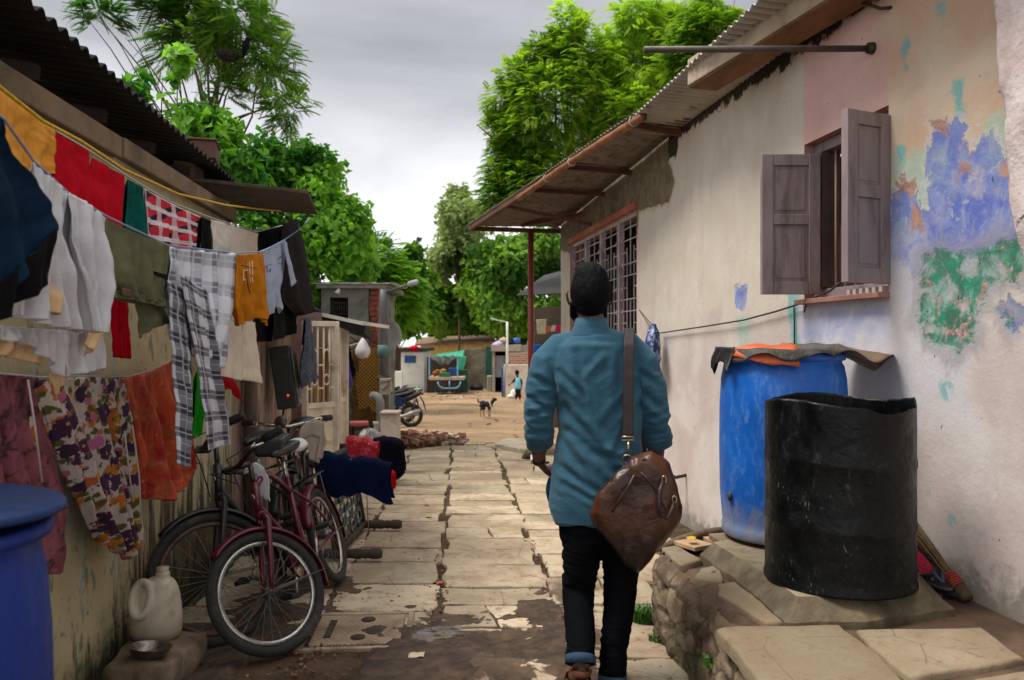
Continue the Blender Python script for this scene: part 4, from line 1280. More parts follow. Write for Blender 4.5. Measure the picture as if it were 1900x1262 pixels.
def floral_mat():
 t = NT('floral_print')
 co = t.tc.outputs['Object']
 wv = t.n.new('ShaderNodeVectorMath'); wv.operation = 'ADD'
 nz = t.n.new('ShaderNodeTexNoise'); nz.inputs['Scale'].default_value = 14; nz.inputs['Detail'].default_value = 3; t.l.new(co, nz.inputs['Vector'])
 sc_ = t.n.new('ShaderNodeVectorMath'); sc_.operation = 'SCALE'; sc_.inputs[3].default_value = 0.045
 t.l.new(nz.outputs['Color'], sc_.inputs[0]); t.l.new(co, wv.inputs[0]); t.l.new(sc_.outputs[0], wv.inputs[1])
 v_ = wv.outputs[0]
 def flowers(scale, off, thr, pet):
  mpn = t.n.new('ShaderNodeMapping'); mpn.inputs['Location'].default_value = off; mpn.inputs['Scale'].default_value = (0.35, 1, 1); t.l.new(v_, mpn.inputs[0])
  a = t.n.new('ShaderNodeTexVoronoi'); a.inputs['Scale'].default_value = scale; t.l.new(mpn.outputs[0], a.inputs['Vector'])
  d = a.outputs['Distance']
  m = t.step(t.math('ADD', d, t.math('MULTIPLY', t.math('SUBTRACT', t.noise(pet, 2, 0.5, 0.3), 0.5), 0.5)), thr, thr - 0.05)
  return m, d, a.outputs['Color']
 c = t.mix(t.noise(9, 3), srgb(198, 188, 178), srgb(172, 156, 150))
 m1, d1, k1 = flowers(19, (0.3, 0.2, 0.7), 0.50, 60)
 c = t.mix(m1, c, t.ramp(t.noise(6, 2, vec=k1), [(0.3, srgb(196, 130, 30)), (0.5, srgb(172, 92, 34)), (0.7, srgb(178, 96, 150))]))
 m3, d3, k3 = flowers(24, (4.3, 2.2, 1.7), 0.40, 50)
 c = t.mix(m3, c, srgb(84, 84, 30))
 m2, d2, k2 = flowers(13, (1.3, 5.2, 2.7), 0.44, 60)
 c = t.mix(m2, c, t.mix(t.noise(5, 2, vec=k2), srgb(28, 10, 32), srgb(78, 36, 84)))
 c = t.mix(t.step(d2, 0.11, 0.07), c, srgb(176, 140, 40))
 t.color(c).rough(0.85); t.bump(t.noise(30, 4, 0.6, 0.4), 0.2, 0.02)
 return t.m
def print_mat(name, c0, c1, c2, scale=7, dist=1.2, stretch=(1, 1, 0.5)):
 t = NT(name)
 a = t.noise(scale, 6, 0.65, dist, sc3=stretch); b = t.noise(scale * 3.2, 5, 0.7, 0.8); v = t.voro(scale * 3)
 c = t.mix(t.step(a, 0.36, 0.6), c0, c1)
 c = t.mix(t.math('MULTIPLY', t.step(b, 0.52, 0.62), 0.8), c, c2)
 c = t.mix(t.math('MULTIPLY', t.step(v, 0.22, 0.14), 0.35), c, tuple(min(1, x * 2) for x in c2))
 t.color(c).rough(0.8); t.bump(t.noise(30, 4, 0.6, 0.4), 0.2, 0.02)
 return t.m
def laundry():
 g1, g2, g3 = 'washing on the upper line by the wall', 'washing on the front line', 'cloths on the low line'
 O1, O2, O3 = 0.15, 0.45, 0.11
 ORANGE = cloth_mat('orange_cotton', srgb(214, 148, 60), 0.15)
 RED = cloth_mat('crimson_cotton', srgb(186, 8, 30), 0.15)
 GREEN = cloth_mat('teal_green_cotton', srgb(10, 84, 74), 0.3)
 CREAM = cloth_mat('cream_linen', srgb(218, 206, 188), 0.10)
 BLACK = cloth_mat('black_cotton', srgb(14, 13, 15), 0.3)
 BROWNB = cloth_mat('black_brown_twill', srgb(30, 24, 24), 0.25)
 NAVY = cloth_mat('navy_twill', srgb(14, 36, 56), 0.25)
 GREY = cloth_mat('heather_grey_jersey', srgb(192, 190, 193), 0.10)
 PEACH = cloth_mat('peach_cotton', srgb(204, 168, 128), 0.12)
 OLIVE = cloth_mat('olive_twill', srgb(92, 92, 68), 0.18)
 MUST = cloth_mat('mustard_jersey', srgb(182, 112, 22), 0.25)
 PALE = cloth_mat('pale_blue_jersey', srgb(160, 170, 192), 0.08)
 cloth('orange_cloth', [(-70, 105), (0, 165), (95, 242)], [(-70, 105), (-70, 330)], [(95, 242), (98, 322)], [(-70, 330), (20, 345), (98, 322)], O1, ORANGE, seed=1, folds=6, label='orange cloth on the upper line nearest the black roof edge', cat='cloth', group=g1)
 cloth('red_cloth', [(97, 240), (162, 280)], [(97, 240), (100, 390)], [(162, 280), (158, 350), (160, 420)], [(100, 390), (160, 420)], O1, RED, seed=2, folds=2, amp=0.01, label='plain red cloth pinned flat next to the orange cloth', cat='cloth', group=g1)
 cloth('red_cloth', [(172, 293), (229, 326)], [(172, 293), (152, 360), (196, 460), (207, 662)], [(229, 326), (231, 420), (235, 540), (243, 666)], [(207, 662), (243, 668)], O1, RED, seed=3, folds=2.5, amp=0.016, label='long red cloth hanging down behind the olive shorts', cat='cloth', group=g1)
 o = cloth('green_cloth', [(236, 332), (262, 347)], [(236, 332), (230, 440)], [(262, 347), (264, 437)], [(230, 440), (264, 437)], O1, GREEN, seed=4, folds=2, amp=0.014, label='narrow dark green speckled cloth between the red and the checked cloth', cat='cloth', group=g1)
 o = cloth('checked_cloth', [(268, 350), (320, 380), (380, 408)], [(268, 350), (270, 380), (274, 460)], [(380, 408), (380, 468)], [(274, 460), (380, 470)], O1, check_mat(), seed=5, folds=6, amp=0.012, label='red, black and white checked cloth on the upper line', cat='cloth', group=g1)
 cloth('black_cloth', [(373, 402), (392, 410)], [(373, 402), (376, 468)], [(392, 410), (392, 470)], [(376, 468), (392, 472)], O1 + 0.02, BLACK, seed=6, folds=1, amp=0.006, label='narrow black cloth squeezed between the checked cloth and cream trousers', cat='cloth', group=g1)
 tr = cloth('cream_trousers', [(391, 407), (430, 418), (478, 433)], [(391, 407), (396, 470), (412, 560), (420, 600)], [(478, 433), (478, 500), (470, 600)], [(420, 600), (470, 602)], O1, CREAM, seed=7, folds=3, amp=0.012, label='cream linen trousers hanging behind the mustard shirt', cat='trousers', group=g1)
 cloth('trouser_leg', [(420, 596), (447, 597)], [(420, 596), (414, 650), (407, 698)], [(447, 597), (446, 660), (444, 706)], [(407, 698), (444, 707)], O1 + 0.015, CREAM, tr, folds=1.5, amp=0.014, seed=8, flap=0)
 cloth('trouser_leg', [(448, 597), (471, 598)], [(448, 597), (450, 660), (451, 704)], [(471, 598), (480, 660), (487, 712)], [(451, 704), (487, 714)], O1 + 0.02, CREAM, tr, folds=1.5, amp=0.014, seed=9, flap=0)
 cloth('black_cloth', [(478, 431), (505, 424), (535, 417)], [(478, 431), (474, 540), (476, 634)], [(535, 417), (515, 540), (500, 634)], [(476, 634), (500, 637)], O1 - 0.02, BLACK, seed=10, folds=2, label='long black cloth next to the cream trousers, mostly behind the pale shirt', cat='cloth', group=g1)
 jk = cloth('dark_jacket', [(524, 420), (540, 408), (552, 406)], [(524, 420), (512, 500), (520, 560), (550, 588)], [(552, 406), (570, 470), (578, 520), (585, 578)], [(550, 588), (585, 579)], 0.24, BROWNB, seed=11, folds=2.5, amp=0.018, label='black-brown jacket at the far end of the lines under the jutting sheet', cat='jacket', group=g1)
 cloth('jacket_tail', [(512, 500), (545, 510)], [(512, 500), (508, 560), (505, 632)], [(545, 510), (548, 560), (553, 618)], [(505, 634), (553, 620)], 0.20, BLACK, jk, seed=12, folds=2, flap=0)
 nv = cloth('navy_jacket', [(-110, 130), (-40, 180), (8, 224)], [(-110, 130), (-110, 640)], [(8, 224), (34, 280), (72, 330), (96, 392), (104, 425)], [(-110, 640), (0, 560), (104, 425)], O2 + 0.05, NAVY, seed=13, folds=1.6, amp=0.03, label='dark navy jacket nearest the camera on the front line', cat='jacket', group=g2)
 cloth('jacket_hem', [(-110, 560), (10, 520), (103, 424)], [(-110, 560), (-110, 650)], [(103, 424), (108, 470), (117, 512)], [(-110, 650), (20, 585), (75, 545), (117, 513)], O2 + 0.06, BLACK, nv, seed=14, folds=3, amp=0.02, flap=0)
 gr = cloth('grey_shirt', [(62, 300), (95, 332), (128, 362)], [(62, 300), (50, 420), (40, 520), (38, 585)], [(128, 362), (118, 440), (135, 520), (160, 618)], [(38, 585), (95, 606), (160, 620)], O2, GREY, seed=15, folds=5, amp=0.034, label='light grey shirt folded over the front line beside the navy jacket', cat='shirt', group=g2)
 cloth('shirt_hem', [(0, 604), (60, 610), (112, 612)], [(0, 604), (0, 632)], [(112, 612), (112, 700)], [(0, 632), (60, 640), (112, 702)], O2 - 0.1, GREY, gr, seed=16, folds=3, amp=0.02, flap=0)
 g2o = cloth('grey_trousers', [(122, 358), (165, 378), (200, 404)], [(122, 358), (118, 440), (132, 520), (150, 612)], [(200, 404), (190, 500), (182, 560), (168, 618)], [(150, 614), (168, 618)], O2 + 0.01, GREY, seed=17, folds=5, amp=0.038, label='light grey jersey trousers hanging in folds next to the olive shorts', cat='trousers', group=g2)
 cloth('trouser_leg', [(112, 610), (150, 618), (186, 600)], [(112, 610), (116, 660), (120, 700)], [(186, 600), (186, 640), (188, 682)], [(120, 702), (188, 684)], O2 - 0.12, GREY, g2o, seed=18, folds=3, amp=0.02, flap=0)
 cloth('peach_cloth', [(76, 500), (100, 490), (124, 478)], [(76, 500), (56, 540), (55, 575)], [(124, 478), (127, 510), (122, 556)], [(55, 577), (92, 588), (122, 556)], O2 - 0.02, PEACH, seed=19, folds=2, amp=0.03, flap=0, label='peach cloth bunched beneath the hem of the navy jacket', cat='cloth', group=g2)
 cloth('peach_cloth', [(182, 552), (196, 566)], [(182, 552), (172, 600), (148, 640)], [(196, 566), (199, 610), (165, 660)], [(148, 642), (168, 660)], O2 - 0.08, PEACH, seed=20, folds=1, amp=0.02, flap=0, label='peach cloth corner below the grey trousers', cat='cloth', group=g2)
 cloth('peach_cloth', [(0, 630), (40, 636), (75, 645)], [(0, 630), (0, 655)], [(75, 645), (66, 678)], [(0, 655), (66, 680)], O2 - 0.16, PEACH, seed=21, folds=2, amp=0.02, flap=0, label='flat strip of peach cloth above the pink printed cloth', cat='cloth', group=g2)
 cloth('peach_cloth', [(90, 652), (104, 655)], [(90, 652), (92, 700), (100, 735)], [(104, 655), (114, 690), (113, 715)], [(100, 737), (113, 716)], O2 - 0.2, PEACH, seed=22, folds=1, amp=0.008, flap=0, label='narrow peach strip dangling in front of the floral cloth', cat='cloth', group=g2)
 ol = cloth('olive_shorts', [(199, 408), (250, 432), (311, 456)], [(199, 408), (190, 470), (190, 520), (204, 549)], [(311, 456), (312, 500), (306, 566)], [(204, 549), (245, 554), (306, 567)], O2, OLIVE, seed=23, folds=4, amp=0.026, label='olive cargo shorts hung upside down on the front line', cat='shorts', group=g2)
 wb = cloth('waistband', [(202, 538), (245, 543), (305, 554)], [(202, 538), (204, 552)], [(305, 554), (305, 570)], [(204, 552), (245, 557), (305, 570)], O2 + 0.015, OLIVE, ol, seed=24, folds=3, amp=0.01, flap=0, nv=6)
 cloth('leather_patch', [(224, 534), (245, 538)], [(224, 534), (225, 548)], [(245, 538), (245, 552)], [(225, 548), (245, 552)], O2 + 0.028, M('brown_patch', srgb(84, 52, 40), 0.6), ol, seed=25, folds=0.1, amp=0.001, flap=0, nu=6, nv=4, wr=0.2)
 cloth('pocket_slit', [(281, 502), (309, 510)], [(281, 502), (282, 507)], [(309, 510), (310, 520)], [(282, 507), (296, 514), (310, 520)], O2 + 0.022, BLACK, ol, seed=26, folds=0.1, amp=0.001, flap=0, nu=8, nv=3, wr=0.2)
 cloth('pocket_lining', [(252, 556), (300, 566)], [(252, 556), (256, 600), (262, 628)], [(300, 566), (298, 590), (300, 600)], [(262, 630), (280, 610), (300, 602)], O2 - 0.03, OLIVE, ol, seed=27, folds=2, amp=0.015, flap=0)
 PL = plaid_mat('grey_plaid', srgb(205, 205, 212), srgb(52, 52, 60), srgb(118, 118, 128), 0.085)
 PL2 = plaid_mat('white_plaid', srgb(214, 214, 220), srgb(110, 112, 122), srgb(178, 180, 190), 0.085)
 sh = cloth('plaid_shirt', [(311, 458), (370, 465), (437, 471)], [(311, 458), (310, 520), (322, 610)], [(437, 471), (432, 530), (420, 610), (408, 684)], [(322, 612), (360, 660), (408, 686)], O2, PL2, seed=28, folds=5, amp=0.032, label='white and grey plaid shirt with long sleeves hanging from the front line', cat='shirt', group=g2)
 cloth('sleeve', [(312, 520), (345, 545)], [(312, 520), (320, 610), (330, 720), (333, 860)], [(352, 545), (360, 640), (366, 760), (364, 868)], [(333, 860), (346, 868), (364, 868)], O2 + 0.03, PL, sh, seed=29, folds=1.6, amp=0.02, flap=0)
 cloth('sleeve', [(338, 510), (385, 540)], [(334, 510), (350, 620), (366, 740), (376, 836)], [(385, 540), (406, 670), (422, 770), (426, 826)], [(378, 838), (400, 832), (426, 828)], O2 + 0.045, PL, sh, seed=30, folds=1.8, amp=0.022, flap=0)
 mu = cloth('mustard_shirt', [(438, 474), (460, 473), (487, 470)], [(438, 474), (432, 530), (427, 572), (434, 606)], [(487, 470), (491, 530), (496, 585), (493, 605)], [(434, 608), (450, 604), (472, 590), (493, 606)], O2, MUST, seed=31, folds=4, amp=0.036, label='mustard yellow shirt with a faded print on the front line', cat='shirt', group=g2)
 WH = M('faded_print', srgb(220, 206, 170), 0.8); BK = M('faded_black_print', srgb(62, 44, 26), 0.8)
 def strokes(parent, segs, mat, off, wpx=1.6):
  m = MB()
  for seg in segs:
   pts = [LWp(a, b, off) for a, b in seg]
   for a, b in zip(pts, pts[1:]): m.beam(a, b, 0.004, wpx * pts[0].y / FPX, up=Vector((0, 0, 1)) if abs(a.z - b.z) < abs((a - b).length) * 0.7 else ULX)
  return m.build('shirt_print', mat, parent)
 strokes(mu, [[(452, 500), (452, 520)], [(452, 502), (460, 501)], [(463, 486), (464, 508)], [(468, 484), (469, 510)], [(452, 520), (456, 519)], [(464, 514), (465, 524)], [(468, 514), (469, 524)]], WH, O2 + 0.028, 1.3)
 strokes(mu, [[(448, 493), (476, 498)], [(457, 503), (460, 530), (464, 545)], [(455, 490), (457, 482)]], BK, O2 + 0.027, 1.6)
 ts = cloth('pale_shirt', [(483, 466), (508, 454), (529, 446)], [(483, 466), (490, 520), (494, 550), (500, 586)], [(529, 446), (530, 500), (528, 540), (533, 570)], [(500, 588), (510, 570), (521, 584), (533, 571)], O2 - 0.02, PALE, seed=32, folds=2.5, amp=0.022, label='pale blue shirt with small dark lettering near the end of the front line', cat='shirt', group=g2)
 cloth('sleeve', [(526, 446), (531, 450)], [(526, 446), (532, 490), (539, 532)], [(531, 450), (540, 490), (550, 522)], [(539, 532), (550, 523)], O2 + 0.005, PALE, ts, seed=33, folds=0.6, amp=0.008, flap=0, nu=14)
 strokes(ts, [[(493, 495), (499, 492), (504, 491)], [(495, 500), (496, 506)], [(499, 499), (501, 505), (503, 498)], [(517, 482), (520, 476), (523, 480)], [(517, 490), (525, 486)], [(495, 495), (496, 499)]], M('dark_print', srgb(70, 74, 96), 0.8), O2 + 0.004, 1.0)
 pk = cloth('pink_cloth', [(-80, 690), (0, 695), (72, 702)], [(-80, 690), (-80, 1060)], [(72, 702), (98, 810), (138, 930), (133, 1035)], [(-80, 1060), (60, 1068), (112, 1066), (133, 1036)], O3, print_mat('pink_print', srgb(84, 26, 42), srgb(140, 76, 88), srgb(32, 14, 22), 6), seed=34, folds=5, amp=0.03, label='dusky pink printed cloth on the low line behind the blue lidded drum', cat='cloth', group=g3)
 fl = cloth('floral_cloth', [(66, 706), (150, 700), (240, 702)], [(66, 706), (104, 800), (140, 910), (196, 1008)], [(240, 702), (248, 800), (258, 940), (256, 1012)], [(196, 1008), (238, 1040), (256, 1014)], O3 + 0.02, floral_mat(), seed=35, folds=5, amp=0.035, label='white cloth printed with purple and orange flowers on the low line', cat='cloth', group=g3)
 ro = cloth('orange_red_cloth', [(228, 704), (280, 690), (326, 668)], [(228, 704), (244, 770), (254, 850), (262, 918)], [(326, 668), (334, 780), (350, 868), (344, 892)], [(262, 920), (300, 934), (344, 894)], O3 + 0.03, print_mat('flame_print', srgb(150, 26, 26), srgb(192, 78, 44), srgb(146, 104, 56), 6, 1.6), seed=36, folds=5, amp=0.05, label='orange and red printed cloth bunched on the low line near the bicycles', cat='cloth', group=g3)
 CORD = M('white_cord', srgb(196, 184, 176), 0.8, 0.1)
 for par, pts, o_ in ((fl, [(231, 800), (240, 880), (247, 930)], 0.06), (fl, [(246, 790), (258, 880), (262, 972)], 0.09), (pk, [(52, 705), (66, 800), (78, 895)], 0.06)):
  m = MB(); m.tube([LWp(a, b, O3 + o_) for a, b in pts], 0.0035, 6); m.build('drawstring', CORD, par)
 cloth('green_cloth', [(364, 690), (374, 688)], [(364, 690), (362, 740), (360, 812)], [(374, 688), (374, 740), (374, 806)], [(360, 815), (374, 808)], 0.25, cloth_mat('bright_green_cotton', srgb(26, 128, 22), 0.2), seed=37, folds=2, amp=0.012, label='bright green cloth showing behind the plaid shirt sleeve', cat='cloth', group=g2)
 cloth('red_rag', [(407, 696), (432, 702)], [(407, 696), (410, 740)], [(432, 702), (446, 745)], [(410, 742), (426, 722), (446, 746)], 0.2, cloth_mat('dark_red_cotton', srgb(150, 16, 20), 0.2), seed=38, folds=2, amp=0.012, flap=0, label='small dark red rag below the cream trousers', cat='rag', group=g2)
 cloth('navy_cloth', [(566, 590), (576, 588)], [(566, 590), (562, 650), (560, 700), (566, 722)], [(576, 588), (582, 640), (586, 690), (590, 702)], [(566, 723), (578, 712), (590, 703)], 0.3, print_mat('navy_print', srgb(22, 28, 44), srgb(44, 60, 84), srgb(96, 104, 112), 9), seed=39, folds=1.5, amp=0.02, label='twisted navy printed cloth hanging beside the white gate', cat='cloth')
 def line(name, pts, off, r, mat, label):
  m = MB(); P3 = [LWp(a, b, off) if o_ is None else LWp(a, b, o_) for (a, b, o_) in pts]
  m.tube(P3, r, 6); tag(m.build(name, mat), label, 'line')
 N = None
 line('yellow_rope', [(-90, 96, N), (0, 162, N), (80, 225, N), (150, 262, N), (230, 315, N), (330, 360, N), (420, 381, N), (500, 390, N), (575, 396, N)], 0.21, 0.006, M('yellow_rope', srgb(196, 160, 30), 0.7, 0.2, 60), 'yellow nylon rope strung just under the eave of the black roof')
 line('clothes_line', [(-90, 88, N), (0, 160, N), (95, 238, N), (162, 277, N), (229, 322, N), (262, 343, N), (320, 376, N), (391, 404, N), (430, 416, N), (478, 430, N), (535, 416, N), (556, 404, N)], O1, 0.0035, M('line_pale', srgb(186, 184, 178), 0.6, 0.1), 'thin pale line carrying the upper row of washing')
 line('clothes_line', [(-110, 126, 0.5), (8, 222, 0.48), (62, 298, N), (128, 360, N), (200, 403, N), (311, 455, N), (437, 470, N), (487, 467, N), (528, 445, N), (558, 424, 0.40), (575, 404, 0.34)], O2, 0.0035, M('line_blue', srgb(120, 130, 160), 0.6, 0.1), 'thin bluish line carrying the front row of washing')
 line('clothes_line', [(-100, 688, N), (0, 693, N), (72, 700, N), (150, 698, N), (235, 700, N), (280, 688, N), (326, 666, N), (352, 655, 0.0)], O3, 0.0035, M('line_pale', srgb(186, 184, 178), 0.6, 0.1), 'thin line low on the wall carrying the printed cloths')
laundry()
# ================================================================ DRUMS AND SMALL THINGS
def scuffed_plastic(name, base, scuff, rough=0.38, amt=0.5, z0=0.0):
 t = NT(name)
 x, y, z = t.xyz()
 n1 = t.noise(3, 5, 0.6, 0.3); n2 = t.noise(14, 6, 0.7, 0.4, sc3=(1, 1, 0.5)); n3 = t.noise(60, 3, 0.7, sc3=(1, 1, 0.4))
 c = t.mix(t.step(n1, 0.3, 0.7), tuple(v * 0.82 for v in base), base)
 s = t.math('ADD', t.math('MULTIPLY', n2, 0.7), t.math('MULTIPLY', n3, 0.3))
 c = t.mix(t.math('MULTIPLY', t.step(s, 0.66 - amt * 0.2, 0.74), 0.6), c, scuff)
 low = t.step(t.math('ADD', z, t.math('MULTIPLY', t.math('SUBTRACT', n2, 0.5), 0.45)), z0 + 0.20, z0 + 0.0)
 c = t.mix(t.math('MULTIPLY', low, 0.75), c, srgb(140, 138, 130))
 t.color(c)
 t.rough(t.mix(t.step(n2, 0.4, 0.65), (rough,) * 3, (rough + 0.3,) * 3)); t.bump(t.math('ADD', n2, t.math('MULTIPLY', n1, 3)), 0.15, 0.02)
 return t.m
def blue_drum():
 c = Vector((1.322, 3.90, 0.475)); r = 0.30; h = 0.882
 root = empty('water_drum', c, 'tall bright blue plastic drum with a tarpaulin lid, standing against the painted wall', 'drum')
 prof = [(0.0, 0.0), (r * 0.93, 0.0), (r * 0.955, 0.012), (r * 0.955, 0.05), (r * 0.94, 0.06), (r * 0.95, 0.09), (r * 0.985, 0.2), (r, 0.42), (r * 0.995, 0.62), (r * 0.97, 0.76), (r * 0.93, 0.82), (r * 0.90, 0.835), (r * 0.90, 0.845), (r * 0.95, 0.850), (r * 0.96, 0.862), (r * 0.955, h), (r * 0.91, h), (r * 0.90, 0.86), (r * 0.88, 0.6), (r * 0.88, 0.05), (0.0, 0.05)]
 m = MB(); m.lathe(prof, c, 64, wob=lambda t, z: 0.006 * math.sin(2 * t + 1) + 0.004 * math.sin(3 * t + z * 4), caps=False)
 m.build('drum_body', scuffed_plastic('blue_hdpe', srgb(12, 98, 196), srgb(110, 154, 196), 0.36, 0.9, 0.475), root)
 m = MB(); b = c + Vector((-0.285, -0.10, 0.20)); m.ball(b, (0.012, 0.02, 0.022), 8, 6)
 m.build('bung', DARKIRON, root)
 root2 = None
 R_ = []
 nr, na = 22, 96
 def tz(x, y):
  return 0.020 + 0.012 * noise.noise(Vector((x * 5, y * 5, 2))) + 0.006 * noise.noise(Vector((x * 15, y * 15, 7)))
 rows = []
 for i in range(nr + 1):
  f = i / nr; row = []
  for k in range(na + 1):
   a = 2 * math.pi * k / na
   ca, sa = math.cos(a), math.sin(a)
   e = 1.0 / max(abs(ca) / 0.36, abs(sa) / 0.33)
   e = min(e, 0.35 if ca < 0.4 else 0.40)
   if ca > 0.5: e = 0.33 + 0.19 * max(0, (ca - 0.5) / 0.5) ** 1.4
   rr = e * f
   x, y = rr * ca, rr * sa
   d = max(0.0, rr - r * 0.965)
   drop = d * 0.9
   if ca > 0.55: drop = d * 0.35 + 0.02 * math.sin(a * 9)
   pass
   z = h + tz(x + c.x, y + c.y) - drop * (0.8 + 0.5 * math.sin(a * 7 + 1))
   pull = 0.0 if ca > 0.55 else 0.55 * d
   row.append(c + Vector((x - ca * pull, y - sa * pull, z)))
  rows.append(row)
 t = NT('tarpaulin'); x, y, z = t.xyz()
 n1 = t.noise(6, 5, 0.6, 0.4); n2 = t.noise(20, 5, 0.7, 0.6)
 cc = t.mix(t.step(n1, 0.35, 0.65), srgb(42, 40, 38), srgb(74, 68, 62))
 cc = t.mix(t.math('MULTIPLY', t.step(t.math('ADD', x, t.math('MULTIPLY', t.math('SUBTRACT', n1, 0.5), 0.4)), 0.10, 0.36), 0.6), cc, srgb(140, 112, 90))
 t.color(cc).rough(0.55); t.bump(n2, 0.5, 0.02)
 m = MB(); m.grid(rows)
 tp = m.build('tarpaulin', t.m, None, loc=c + Vector((0, 0, h)), solid=0.003)
 tag(tp, 'black tarpaulin with an orange fold, spread over the top of the blue drum', 'tarpaulin')
 m = MB(); rows = []
 for i in range(9):
  f = i / 8; row = []
  for k in range(15):
   a = R(203) + R(62) * k / 14
   rr = r * (0.62 + 0.42 * f); z = h + 0.042 - 0.02 * f - 0.085 * max(0, f - 0.72) / 0.28 * (0.4 + 0.6 * k / 14) + 0.005 * math.sin(k * 0.6)
   row.append(c + Vector((rr * math.cos(a), rr * math.sin(a), z + 0.008 * noise.noise(Vector((k * 0.5, f * 3, 1))))))
  rows.append(row)
 m.grid(rows); m.build('orange_fold', M('orange_tarp', srgb(196, 92, 48), 0.5, 0.15, 9, 0.3), tp, solid=0.003)
 m = MB(); rows = []
 for i in range(12):
  f = i / 11; row = []
  for k in range(9):
   a = R(172) + R(34) * k / 8
   rr = r * 1.03 + 0.012 * math.sin(k * 1.4 + f * 3) + 0.03 * f; z = h + 0.03 - 0.135 * f * (0.75 + 0.25 * math.sin(k * 0.9))
   row.append(c + Vector((rr * math.cos(a), rr * math.sin(a), z)))
  rows.append(row)
 m.grid(rows); m.build('hanging_corner', M('tarp_black', srgb(24, 23, 24), 0.45, 0.2, 9, 0.3), tp, solid=0.003)
 bd = MB()
 A = [Vector((0.98, 3.98, 0.455)), Vector((1.06, 3.55, 0.437)), Vector((1.62, 3.62, 0.45)), Vector((1.62, 4.15, 0.45))]
 bd.hull8([p - Vector((0, 0, 0.028)) for p in A], A)
 tag(bd.build('board', M('grey_plank', srgb(128, 110, 90), 0.9, 0.25, 6, 0.4, dirt=srgb(80, 66, 52), stretch=(1, 4, 1)), bevel=0.004), 'weathered grey plank wedged under the blue drum', 'plank')
 b = MB(); b.box((1.10, 3.57, 0.392), (0.20, 0.11, 0.06), 0.2);
 tag(b.build('brick_chock', M('chock', srgb(112, 92, 72), 0.9, 0.3, 12, 0.5, dirt=srgb(70, 58, 46)), bevel=0.006), 'flat brick under the near edge of the blue drum', 'brick')
 b = MB(); b.box((1.42, 4.12, 0.398), (0.24, 0.11, 0.048), -0.2)
 tag(b.build('brick_chock', M('chock', srgb(112, 92, 72), 0.9, 0.3, 12, 0.5, dirt=srgb(70, 58, 46)), bevel=0.006), 'brick under the blue drum on its wall side', 'brick')
 b = MB()
 pts = [Vector((0.72, 4.02, 0.36)), Vector((0.86, 4.12, 0.385)), Vector((1.0, 4.2, 0.40)), Vector((1.16, 4.26, 0.41))]
 b.tube(pts, [0.014, 0.022, 0.024, 0.020], 8)
 for v in b.v: v += Vector((noise.noise(v * 30), noise.noise(v * 30 + Vector((9, 0, 0))), noise.noise(v * 25 + Vector((0, 7, 0))))) * 0.006
 tag(b.build('branch', M('bark_grey', srgb(104, 88, 70), 0.95, 0.35, 18, 0.6), None), 'dry crooked branch lying on the far edge of the stone plinth', 'branch')
blue_drum()
def leaf_scrap():
 m = MB(); c = P(1283, 1001, 4.02)
 rows = [[c + Vector((0.012 * (i - 2), 0.012 * (j - 2), 0.008 + 0.010 * noise.noise(Vector((i * 0.9, j * 0.9, 2))))) for i in range(5)] for j in range(5)]
 m.grid(rows)
 tag(m.build('yellow_wrapper', M('yellow_wrap', srgb(214, 168, 20), 0.4, 0.1), solid=0.001), 'crumpled yellow wrapper on the tiles at the end of the plinth', 'wrapper')
leaf_scrap()
